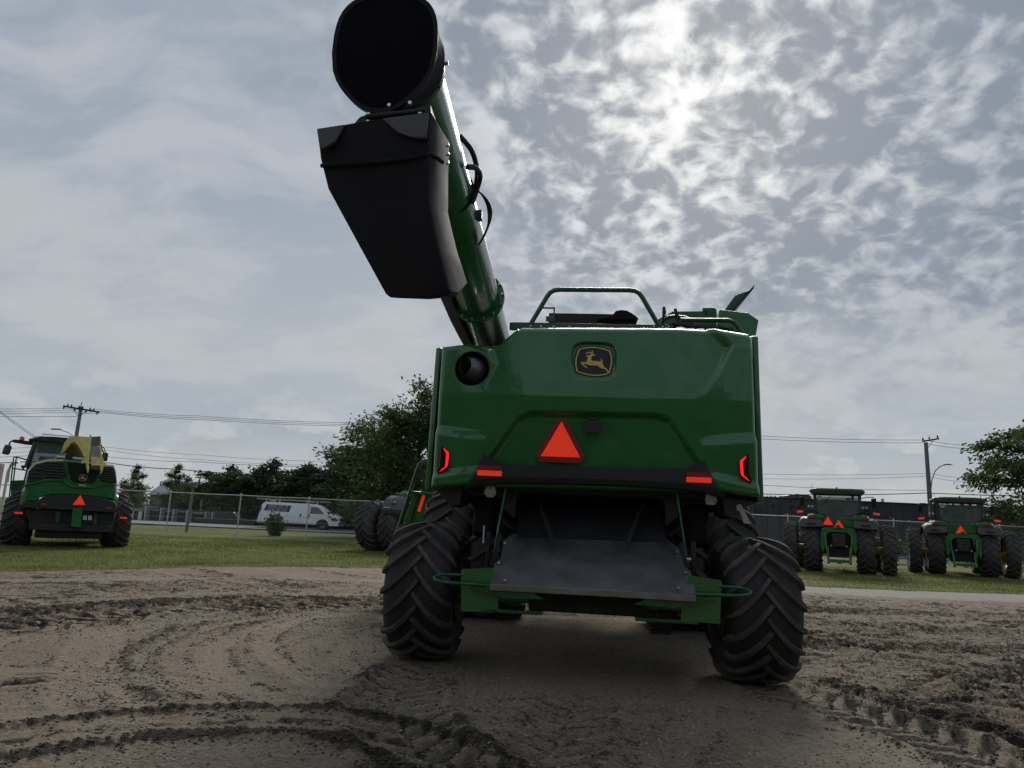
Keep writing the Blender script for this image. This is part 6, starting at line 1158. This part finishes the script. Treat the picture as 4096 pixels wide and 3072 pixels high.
# ------------------------------------------------------------ far side of the road on the left: bundled stock along a fence, sheds
DKWRAP = mat('dark_wrapping', (0.022, 0.024, 0.034), 0.5, var=0.2, vscale=2); GREYW = mat('grey_block_ends', (0.17, 0.17, 0.175), 0.8, var=0.2, vscale=3)
VW = text_mesh('VICWEST', 0.62, PAPER)
YS = 66.0
def sxp(px, py): p = atY(px, py, YS); return p.x, p.z
stacks = [(505, 530, 578, 2085, 2030, True, 'dark wrapped stack with a white number panel, next to the forage harvester'), (598, 598, 634, 2083, 2030, True, 'dark wrapped stack second from the forage harvester'), (655, 655, 686, 2087, 2035, True, 'dark wrapped stack with faint lettering, third from the forage harvester'), (708, 708, 742, 2088, 2037, True, 'dark wrapped stack left of the grey pole foot'), (766, 766, 815, 2090, 2043, True, 'widest dark wrapped stack left of the evergreen belt')]
for x0, xl, x1, yb_, yt, txt, lb in stacks:
    a = sxp(x0, yb_); b = sxp(x1, yb_); zt = sxp((x0 + x1) / 2, yt)[1]; cxm = (a[0] + b[0]) / 2; w = b[0] - a[0]; t = thing('wrapped_stack', lb, 'stack', (cxm, YS, 0), 0, 'wrapped stacks behind the far fence')
    for k in range(3):
        h = zt / 3; MB().box((0, 0.6, h * (k + 0.5)), (w, 1.2, h - 0.03)).build('bundle', DKWRAP, t, bevel=0.03)
    link('lettering', VW, t, (0, -0.012, zt * 0.80), (R(90), 0, 0), (min(1, w / 2.7),) * 3)
    if lb.startswith('dark wrapped stack with a white'):
        MB().box((0.35, -0.02, zt * 0.36), (0.32, 0.02, 0.72)).build('number_panel', PAPER, t); MB().box((-0.3, -0.02, zt * 0.36), (0.10, 0.02, 0.75)).build('number_panel', PAPER, t)
for i, (x0, x1, yb_, yt, lb) in enumerate([(576, 596, 2082, 2025, 'pale grey block stack between the first and second dark stacks'), (637, 655, 2085, 2033, 'grey block stack between the second and third dark stacks'), (687, 708, 2087, 2036, 'grey block stack left of the fourth dark stack'), (742, 766, 2089, 2040, 'grey block stack behind the grey pole'), (817, 838, 2091, 2046, 'grey block stack right of the widest dark stack'), (843, 866, 2093, 2048, 'rightmost grey block stack before the evergreens')]):
    a = sxp(x0, yb_); b = sxp(x1, yb_); zt = sxp((x0 + x1) / 2, yt)[1]; t = thing('block_stack', lb, 'stack', ((a[0] + b[0]) / 2, YS - 0.05, 0), 0, 'grey block stacks behind the far fence'); w = b[0] - a[0]
    for k in range(2): MB().box((0, 0.5, zt * (k + 0.5) / 2), (w, 1.0, zt / 2 - 0.02)).build('block_pack', GREYW, t, bevel=0.02)
    MB().box((-w / 2 + 0.06, -0.03, zt / 2), (0.12, 0.06, zt)).build('corner_post', GALV, t, bevel=0.01)
# low grey fence with slats right of the stacks
t = thing('slatted_fence', 'low grey panel fence behind the white van', 'fence', (0, 67.5, 0))
for k in range(14): MB().box((-27.6 + k * 1.75, 0, 0.92), (1.70, 0.05, 1.75)).build('panel', mat('grey_fence_panel', (0.12, 0.122, 0.128), 0.8, var=0.2), t, bevel=0.01); MB().box((-28.47 + k * 1.75, -0.05, 1.0), (0.09, 0.09, 2.0)).build('post', GALV, t)
# sheds
ROOFM = mat('pale_metal_roof', (0.24, 0.265, 0.30), 0.4, metal=0.4, var=0.1); WALLM = mat('weathered_siding', (0.22, 0.22, 0.22), 0.8, var=0.15)
def shed(label, x0, x1, Y, zw, zr, name='metal_roofed_shed'):
    t = thing(name, label, 'building', ((x0 + x1) / 2, Y, 0)); w = x1 - x0; mb = MB(); mb.box((0, 4, zw / 2), (w, 8, zw)); mb.build('wall', WALLM, t, bevel=0.02); n = int(w / 0.6)
    for k in range(n):
        xa = -w / 2 - 0.2 + (w + 0.4) * k / n; xb = xa + (w + 0.4) / n - 0.02; mb = MB(); mb.add([(xa, -0.3, zw - 0.05), (xb, -0.3, zw - 0.05), (xb, 4, zr), (xa, 4, zr), (xa, -0.3, zw - 0.11), (xb, -0.3, zw - 0.11), (xb, 4, zr - 0.06), (xa, 4, zr - 0.06)], [(0, 1, 2, 3), (7, 6, 5, 4), (0, 4, 5, 1), (1, 5, 6, 2), (0, 3, 7, 4)]); mb.build('roof_sheet', ROOFM, t, smooth=False)
    mb = MB(); mb.add([(-w / 2 - 0.2, 4, zr), (w / 2 + 0.2, 4, zr), (w / 2 + 0.2, 8.3, zw - 0.05), (-w / 2 - 0.2, 8.3, zw - 0.05)], [(0, 1, 2, 3)]); mb.build('roof_back', ROOFM, t)
shed('shed with a pale ribbed metal roof behind the wrapped stacks', -42.5, -35.6, 86, 2.6, 4.4)
shed('pale roofed shed half hidden by shrubs left of the evergreens', -31.0, -26.0, 88, 2.8, 4.3)
t = thing('flat_roofed_building', 'dark flat-roofed building showing above the trees left of the combine', 'building', (-10.6, 78, 0)); a = atY(1432, 1826, 78); MB().box((6.5, 4, a.z / 2), (15.5, 8, a.z)).build('wall', mat('navy_cladding', (0.022, 0.024, 0.034), 0.6), t, bevel=0.05); MB().box((6.5, 4, a.z - 0.35), (16.0, 8.4, 0.7)).build('fascia', mat('navy_fascia', (0.018, 0.020, 0.030), 0.5), t, bevel=0.03)
# dark metal building on the right
CLAD = mat('dark_grey_cladding', (0.040, 0.044, 0.056), 0.55, var=0.08, vscale=0.8); CLAD2 = mat('dark_grey_cladding_b', (0.043, 0.047, 0.059), 0.5, var=0.08, vscale=0.8)
t = thing('dark_clad_building', 'long dark grey metal-clad building behind the tractors', 'building', (0, 58, 0)); X0, X1, HT = 15.0, 46.0, 4.22
MB().box(((X0 + X1) / 2, 8, HT / 2 - 0.02), (X1 - X0 - 0.1, 15.9, HT - 0.06)).build('wall_core', CLAD, t)
n = 31
for k in range(n): MB().box((X0 + (k + 0.5) * (X1 - X0) / n, 0, HT / 2), ((X1 - X0) / n - 0.03, 0.08, HT)).build('wall_panel', CLAD if k % 2 else CLAD2, t, bevel=0.008)
MB().box(((X0 + X1) / 2, -0.03, HT + 0.03), (X1 - X0 + 0.2, 0.2, 0.10)).build('roof_edge', DARK, t, bevel=0.01)
for px_, py_ in ((3095, 2023), (3168, 2026), (3200, 2028), (3475, 2042)):
    p = atY(px_, py_, 57.9); MB().box((p.x, -0.09, p.z), (0.22, 0.14, 0.2)).build('wall_light', PLAST, t, bevel=0.02)
p = atY(3040, 2045, 57.9); MB().box((p.x, -0.07, p.z), (0.6, 0.08, 0.55)).build('louvre_vent', PLAST, t, bevel=0.01)
p = atY(3690, 2100, 57.9); MB().box((p.x, -0.07, 1.3), (1.1, 0.10, 2.6)).build('door', PLASTG, t, bevel=0.01)
p = atY(3530, 2000, 60); MB().cyl((p.x, 2.0, HT), (p.x, 2.0, p.z + 0.1), 0.12, 10).build('flue_pipe', GALV, t)
p = atY(3180, 1980, 70); q_ = thing('rooftop_unit', 'dark rooftop unit behind the first tractor', 'roof unit', (p.x, 70, HT - 0.02)); MB().box((0, 0, 0.4), (2.4, 2, 0.8)).build('casing', PLASTG, q_, bevel=0.05); MB().prism([(-1.2, 0.8), (1.2, 0.8), (0.9, 0.95), (-0.3, 1.0)], -1, 1).build('hood', PLASTG, q_)
for i, (px_, lb) in enumerate([(3080, 'weedy sapling above the dark building beside the combine'), (3125, 'sapling tips above the dark building left of the first tractor')]):
    p = atY(px_, 1990, 80); plant('sapling', lb, 'tree', thin, (p.x, 80, 0), i, (1.1, 1.1, 1.0))

# ------------------------------------------------------------ van on the road with a ladder on its rack
VF = Frame(-16.0, 57.0, 0.0)
van = thing('cargo_van', 'white cargo van with a blue sign on its side, on the road', 'van', (-16.0, 57.0, 0.09))
prof = [(-3.48, 0.34), (-3.52, 0.75), (-3.42, 1.35), (-3.30, 1.80), (-3.18, 1.93), (-2.9, 1.985), (0.6, 1.97), (1.05, 1.90), (1.30, 1.78), (2.02, 1.28), (2.45, 1.20), (2.78, 1.05), (2.90, 0.85), (2.92, 0.55), (2.86, 0.34)]
def in_(k, dx=0): return [(a * (1 - 0.01 * k), b - 0.02 * k if b > 1.0 else b) for a, b in prof]
mb = MB(); yy_ = [(0.10, 1.6), (0.03, 0.5), (0.0, 0.0), (0.0, 0.0)]
rings = []
for y_, k in ((0.0, 3.0), (0.02, 1.0), (0.10, 0.0), (1.75, 0.0), (1.83, 1.0), (1.85, 3.0)): rings.append([(a * (1 - 0.004 * k), y_ + (0.10 * max(0, b - 1.0) if y_ < 0.9 else -0.10 * max(0, b - 1.0)), b * (1 - 0.008 * k)) for a, b in prof])
mb.loft(rings); body = mb.build('body', WHITE, van, bevel=0.02)
def vplate(name, poly, m, y=-0.012, d=0.02, parent=None): return plate(MB(), poly, y, y + d).build(name, m, parent or van)
def lean(z): return 0.10 * max(0, z - 1.0)
def vp(name, poly, m, off=0.012):
    n = len(poly); mb = MB(); tri_ = geometry.tessellate_polygon([[Vector((a, b, 0)) for a, b in poly]]); mb.add([(a, lean(b) - off, b) for a, b in poly] + [(a, lean(b) + 0.02, b) for a, b in poly], [tuple(t_) for t_ in tri_] + [(i, i + n, (i + 1) % n + n, (i + 1) % n) for i in range(n)]); return mb.build(name, m, van, smooth=False)
vp('cab_window', [(0.52, 1.22), (0.60, 1.76), (1.16, 1.72), (1.40, 1.50), (1.72, 1.22)], WINDOW)
mb = MB(); mb.add([(1.28, 0.12, 1.74), (1.98, 0.06, 1.27), (1.98, 1.79, 1.27), (1.28, 1.72, 1.74), (1.31, 0.12, 1.765), (2.01, 0.06, 1.29), (2.01, 1.79, 1.29), (1.31, 1.72, 1.765)], [(4, 5, 6, 7), (0, 1, 5, 4), (2, 3, 7, 6)]); mb.build('windscreen', WINDOW, van, smooth=False)
sg = vp('side_sign', [(-3.10, 1.32), (-2.92, 1.80), (-0.98, 1.76), (-1.10, 1.26)], mat('sign_blue', (0.035, 0.035, 0.11), 0.5), 0.016)
link('sign_lettering', text_mesh('REFRIGERATION LTD', 0.155, PAPER), sg, (-2.0, lean(1.55) - 0.022, 1.545), (R(90), R(1.5), 0))
PINK = mat('sign_pink', (0.55, 0.38, 0.45), 0.6)
for row, z_, x0, x1, nb in ((0, 1.69, -2.72, -1.22, 12), (1, 1.385, -2.85, -1.28, 13)):
    for k in range(nb):
        if k in (5, 9): continue
        xa = x0 + (x1 - x0) * k / nb; MB().box((xa + 0.05, lean(z_) - 0.020, z_ + 0.0), (0.085, 0.006, 0.10)).build('sign_glyph', PINK, sg)
vp('sill_shadow_strip', [(-3.40, 0.36), (-3.40, 0.44), (1.05, 0.40), (1.05, 0.32)], PLASTG, 0.006); vp('body_crease', [(-3.45, 0.93), (-3.45, 0.945), (2.4, 0.905), (2.4, 0.89)], GALV, 0.008)
for x_, z_ in ((-0.18, 1.08), (0.50, 1.05)): vp('door_handle', [(x_ - 0.05, z_ - 0.10), (x_ + 0.05, z_ - 0.10), (x_ + 0.05, z_ + 0.10), (x_ - 0.05, z_ + 0.10)], PLAST, 0.03)
for x_ in (-0.95, 0.42, 0.58): vp('door_seam', [(x_, 0.45), (x_ + 0.014, 0.45), (x_ + 0.06, 1.78), (x_ + 0.046, 1.78)], DARK, 0.004)
vp('tail_lamp', [(-3.44, 1.22), (-3.34, 1.22), (-3.26, 1.60), (-3.34, 1.60)], REDLAMP, 0.02); vp('headlamp', [(2.28, 0.72), (2.28, 0.98), (2.70, 0.96), (2.72, 0.72)], PLASTG, 0.03); vp('indicator', [(2.30, 0.70), (2.30, 0.77), (2.70, 0.76), (2.70, 0.69)], AMBER, 0.045)
mb = MB(); mb.box((2.92, 0.92, 0.52), (0.18, 1.9, 0.20)); mb.build('front_bumper', PLASTG, van, bevel=0.04); mb = MB(); mb.box((-3.55, 0.92, 0.5), (0.15, 1.9, 0.16)); mb.build('rear_bumper', GALV, van, bevel=0.03)
mb = MB(); mb.box((2.93, 0.92, 0.82), (0.05, 1.3, 0.30)); mb.build('radiator_grille', PLAST, van, bevel=0.02)
vp('wheel_arch', [(1.60 + 0.52 * math.cos(a), 0.33 + 0.50 * math.sin(a)) for a in np.linspace(-0.05, math.pi + 0.05, 14)], DARK, 0.004); vp('wheel_arch', [(-2.35 + 0.52 * math.cos(a), 0.33 + 0.50 * math.sin(a)) for a in np.linspace(-0.05, math.pi + 0.05, 14)], DARK, 0.004)
VT = MB().lathe([(-0.12, 0.20), (-0.12, 0.36), (-0.09, 0.385), (0.09, 0.385), (0.12, 0.36), (0.12, 0.20)], 28, 'y').mesh('van_tyre', RUBBERF); VR = MB().lathe([(-0.10, 0.22), (-0.06, 0.20), (-0.07, 0.08), (-0.09, 0.06), (-0.09, 0.001)], 20, 'y').mesh('van_rim', CHROME)
for x_ in (1.60, -2.35):
    for y_, rz in ((0.10, 0), (1.75, math.pi)): w_ = link('wheel', VR, van, (x_, y_, 0.385), (0, 0, rz)); link('tyre', VT, w_)
MB().box((2.05, -0.12, 1.30), (0.10, 0.16, 0.22)).build('mirror', PLAST, van, bevel=0.03)
for x_ in (-3.0, -2.45, 0.20, 0.62):
    mb = MB(); y0, y1 = (0.12, 0.16) if x_ in (-3.0, 0.20) else (1.68, 1.72); mb.prism([(x_ - 0.09, 1.96), (x_ + 0.09, 1.96), (x_ + 0.03, 2.12), (x_, 2.42), (x_ - 0.03, 2.12)], y0, y1); mb.build('rack_upright', mat('cream_rack', (0.5, 0.46, 0.38), 0.6), van, bevel=0.008)
mb = MB(); mb.box((-2.75, 0.92, 2.10), (0.06, 1.6, 0.05)); mb.box((0.4, 0.92, 2.10), (0.06, 1.6, 0.05)); mb.build('rack_bar', mat('cream_rack', (0.5, 0.46, 0.38), 0.6), van, bevel=0.006)
lad = thing('ladder', 'long wooden extension ladder lying on the roof rack of the white van', 'ladder', (-16.0, 57.35, 2.23))
for y_ in (0.0, 0.42): MB().bar((-3.85, y_, 0.08), (1.95, y_, 0.02), 0.04, 0.11).build('side_rail', ALU, lad, bevel=0.004)
for k in range(17): MB().cyl((-3.65 + k * 0.33, 0.0, 0.075 - k * 0.003), (-3.65 + k * 0.33, 0.42, 0.075 - k * 0.003), 0.02, 6).build('rung', ALU, lad)
# dark pickup parked behind the far verge
pk = thing('pickup_truck', 'dark pickup parked across the road behind the van', 'pickup', (-24.6, 63.6, -0.55))
pr = [(-2.6, 0.5), (-2.65, 1.0), (-1.0, 1.02), (-0.95, 1.62), (0.6, 1.66), (1.15, 1.12), (2.5, 1.02), (2.62, 0.8), (2.6, 0.5)]
mb = MB(); mb.prism(pr, 0, 1.8); mb.build('body', mat('dark_pickup_paint', (0.02, 0.02, 0.025), 0.3, coat=0.5), pk, bevel=0.06); plate(MB(), [(-0.85, 1.08), (-0.80, 1.55), (0.5, 1.58), (0.95, 1.10)], -0.01, 0.0).build('side_window', WINDOW, pk)
for x_ in (-1.7, 1.7):
    for y_, rz in ((0.08, 0), (1.72, math.pi)): w_ = link('wheel', VR, pk, (x_, y_, 0.385), (0, 0, rz)); link('tyre', VT, w_)

# ------------------------------------------------------------ poles, lamps and overhead lines
POLE = mat('grey_wooden_pole', (0.17, 0.165, 0.155), 0.85, var=0.2, vscale=3, bump=0.2, bscale=20)
pl = thing('utility_pole', 'wooden utility pole with a loaded crossarm above the forage harvester', 'utility pole', (-36.55, 60.0, 0)); MB().tube([(0, 0, -0.2), (0.05, 0, 9.35)], [0.20, 0.135], 12).build('shaft', POLE, pl)
MB().bar((-1.35, -0.18, 9.30), (1.75, -0.18, 8.92), 0.12, 0.14).build('crossarm', DARK, pl)
for k in range(10): x_ = -1.3 + k * 0.32; MB().lathe([(0, 0.02), (0.04, 0.07), (0.09, 0.05), (0.13, 0.07), (0.2, 0.03), (0.26, 0.001)], 8, 'z', (x_, -0.18, 9.34 - (x_ + 1.35) * 0.122 + (0.0 if k % 3 else -0.28))).build('insulator', PLAST, pl)
MB().tube([(0, 0, 9.3), (0.05, 0, 9.75)], 0.03, 6).build('pole_top_pin', DARK, pl); MB().bar((-0.5, -0.18, 9.1), (0.0, -0.1, 8.5), 0.04).build('crossarm_brace', DARK, pl); MB().bar((0.7, -0.18, 9.0), (0.08, -0.1, 8.5), 0.04).build('crossarm_brace', DARK, pl)
MB().tube([(0.1, 0, 6.6), (-0.7, 0, 7.1), (-1.3, 0, 7.25)], 0.035, 6).build('lamp_arm', GALV, pl); MB().box((-1.75, 0, 7.33), (0.8, 0.25, 0.10)).build('lamp_head', PLASTG, pl, bevel=0.03)
pr2 = thing('utility_pole', 'wooden utility pole with a curved street lamp behind the right-hand tractor', 'utility pole', (32.45, 55.0, 0)); MB().tube([(0.05, 0, -0.2), (0, 0, 8.9)], [0.20, 0.14], 12).build('shaft', POLE, pr2); MB().bar((-0.35, -0.15, 8.95), (0.95, -0.15, 9.22), 0.10, 0.12).build('crossarm', DARK, pr2)
for x_ in (-0.3, 0.2, 0.85): MB().lathe([(0, 0.02), (0.04, 0.07), (0.12, 0.06), (0.2, 0.03), (0.26, 0.001)], 8, 'z', (x_, -0.15, 9.03 + (x_ + 0.3) * 0.21)).build('insulator', PLAST, pr2)
MB().bar((0.05, -0.1, 8.45), (0.5, -0.15, 9.05), 0.04).build('crossarm_brace', DARK, pr2)
MB().tube([(0.12, -0.05, 5.2), (0.25, -0.05, 6.0), (0.55, -0.05, 6.7), (1.0, -0.05, 7.1), (1.35, -0.05, 7.2)], 0.045, 8).build('lamp_arm', GALV, pr2); mb = MB(); mb.loft([[(x_, y_ * w, 7.22 + z_ * w) for y_, z_ in ((-0.15, 0), (0.15, 0), (0.1, 0.09), (-0.1, 0.09))] for x_, w in ((1.3, 0.6), (1.6, 1.0), (1.95, 0.5))]); mb.build('lamp_head', PLASTG, pr2, bevel=0.01)
MB().tube([(0.1, -0.1, 5.0), (0.0, -0.18, 3.5), (0.05, -0.18, 2.0)], 0.05, 6).build('riser_pipe', DARK, pr2)
gp = thing('grey_post', 'leaning grey post with a square box on top, behind the left fence', 'post', (-18.3, 41.8, 0)); MB().tube([(0, 0, -0.1), (0.08, 0, 2.55)], [0.085, 0.08], 10).build('shaft', POLE, gp); MB().box((0.09, 0, 2.70), (0.40, 0.22, 0.30)).build('box', WOOD, gp, bevel=0.03)
p = atY(800, 1911, 72); ls_ = thing('lamp_post', 'tall dark lamp post with a twin flat head beyond the stacks', 'lamp post', (p.x, 72, 0)); MB().tube([(0, 0, 0), (0, 0, p.z)], [0.10, 0.07], 8).build('shaft', PLAST, ls_); MB().box((0, 0, p.z), (0.95, 0.3, 0.08)).build('lamp_head', PLAST, ls_, bevel=0.02)
p = atY(746, 1960, 70); ls_ = thing('lamp_post', 'short grey lamp post with a bent head beyond the stacks', 'lamp post', (p.x - 0.2, 70, 0)); MB().tube([(0, 0, 0), (0, 0, p.z - 0.45), (0.1, 0, p.z - 0.1), (0.5, 0, p.z)], 0.06, 6).build('shaft', GALV, ls_)
p = atY(38, 1852, 40); ls_ = thing('lamp_post', 'thin grey lamp post behind the ladder rails at the left edge', 'lamp post', (p.x, 40, 0)); MB().tube([(0, 0, 0), (0, 0, p.z - 0.5), (0.1, 0, p.z - 0.15), (0.5, 0, p.z + 0.1)], 0.07, 6).build('shaft', GALV, ls_)
p = atY(5, 1890, 33); bl = thing('brick_pier', 'pale post top at the far left edge above the parked tractor', 'post', (p.x, 33, 0)); MB().box((-0.25, 0, p.z / 2 + 0.2), (0.5, 0.3, p.z + 0.4)).build('pier', mat('pale_pier', (0.3, 0.28, 0.24), 0.85, var=0.2), bl, bevel=0.02)
def line(pts, Y, r_, label, m=WIREG, sag=0.10):
    q = [atY(a, b, Y) for a, b in pts]; out = []
    for a, b in zip(q[:-1], q[1:]):
        for k in range(6): t = k / 6; out.append(a.lerp(b, t) - Vector((0, 0, sag * 4 * t * (1 - t))))
    out.append(q[-1]); tag(MB().tube(out, r_, 5).build('power_line', m), label, 'power line', 'overhead lines along the road')
line([(-420, 1632), (262, 1632), (380, 1637), (800, 1664), (1436, 1692), (1900, 1708)], 60, 0.017, 'topmost thin power line through the pole above the forage harvester')
line([(-420, 1643), (285, 1640), (400, 1645), (800, 1671), (1436, 1699), (1900, 1716)], 60.3, 0.017, 'second power line from the top through the left pole')
line([(-420, 1656), (290, 1648), (420, 1651), (800, 1678), (1436, 1705), (1900, 1722)], 60.6, 0.017, 'third power line from the top through the left pole')
line([(-300, 1655), (305, 1666)], 60.1, 0.020, 'short power line ending on the shaft of the left pole')
line([(-120, 1560), (0, 1648), (70, 1702), (150, 1757)], 50, 0.02, 'steep overhead wire dropping behind the forage harvester cab', sag=0.02)
line([(-120, 1556), (0, 1644), (75, 1697), (160, 1757)], 50.4, 0.013, 'second steep wire beside the first, behind the harvester cab', sag=0.02)
line([(-300, 1804), (130, 1788), (420, 1787), (800, 1819), (1282, 1845), (1900, 1870)], 60, 0.013, 'upper faint communication line right of the yellow spout')
line([(-300, 1816), (130, 1806), (420, 1800), (800, 1839), (1300, 1862), (1900, 1880)], 60.2, 0.013, 'lower faint communication line right of the yellow spout')
line([(-300, 1830), (130, 1822), (434, 1827), (800, 1848), (1330, 1868), (1900, 1890)], 60.4, 0.018, 'mid-height cable crossing behind the forage harvester')
line([(-300, 1852), (125, 1846), (434, 1851), (700, 1876), (1346, 1917), (1900, 1950)], 59.5, 0.034, 'thick black cable running from the harvester to the tree belt', WIRE)
line([(2500, 1728), (3051, 1744), (3697, 1760), (3990, 1792), (4400, 1835)], 55, 0.017, 'topmost power line at the right utility pole')
line([(2500, 1740), (3051, 1756), (3690, 1771), (3885, 1795), (4400, 1855)], 55.3, 0.017, 'second power line from the top at the right utility pole')
line([(2500, 1890), (3054, 1896), (3717, 1893), (3880, 1912), (4400, 1960)], 55.2, 0.013, 'upper middle communication line at the right utility pole')
line([(2500, 1912), (3056, 1915), (3712, 1905), (3900, 1930), (4400, 1985)], 55.4, 0.013, 'lower middle communication line at the right utility pole')
line([(2500, 1928), (3059, 1941), (3706, 1961)], 55.1, 0.017, 'line just above the roof of the first tractor')
line([(2500, 1972), (3059, 1976), (3380, 1979), (3701, 1972), (4300, 1990)], 54.9, 0.032, 'thick black cable running level with the tractor cab roofs', WIRE, 0.03)
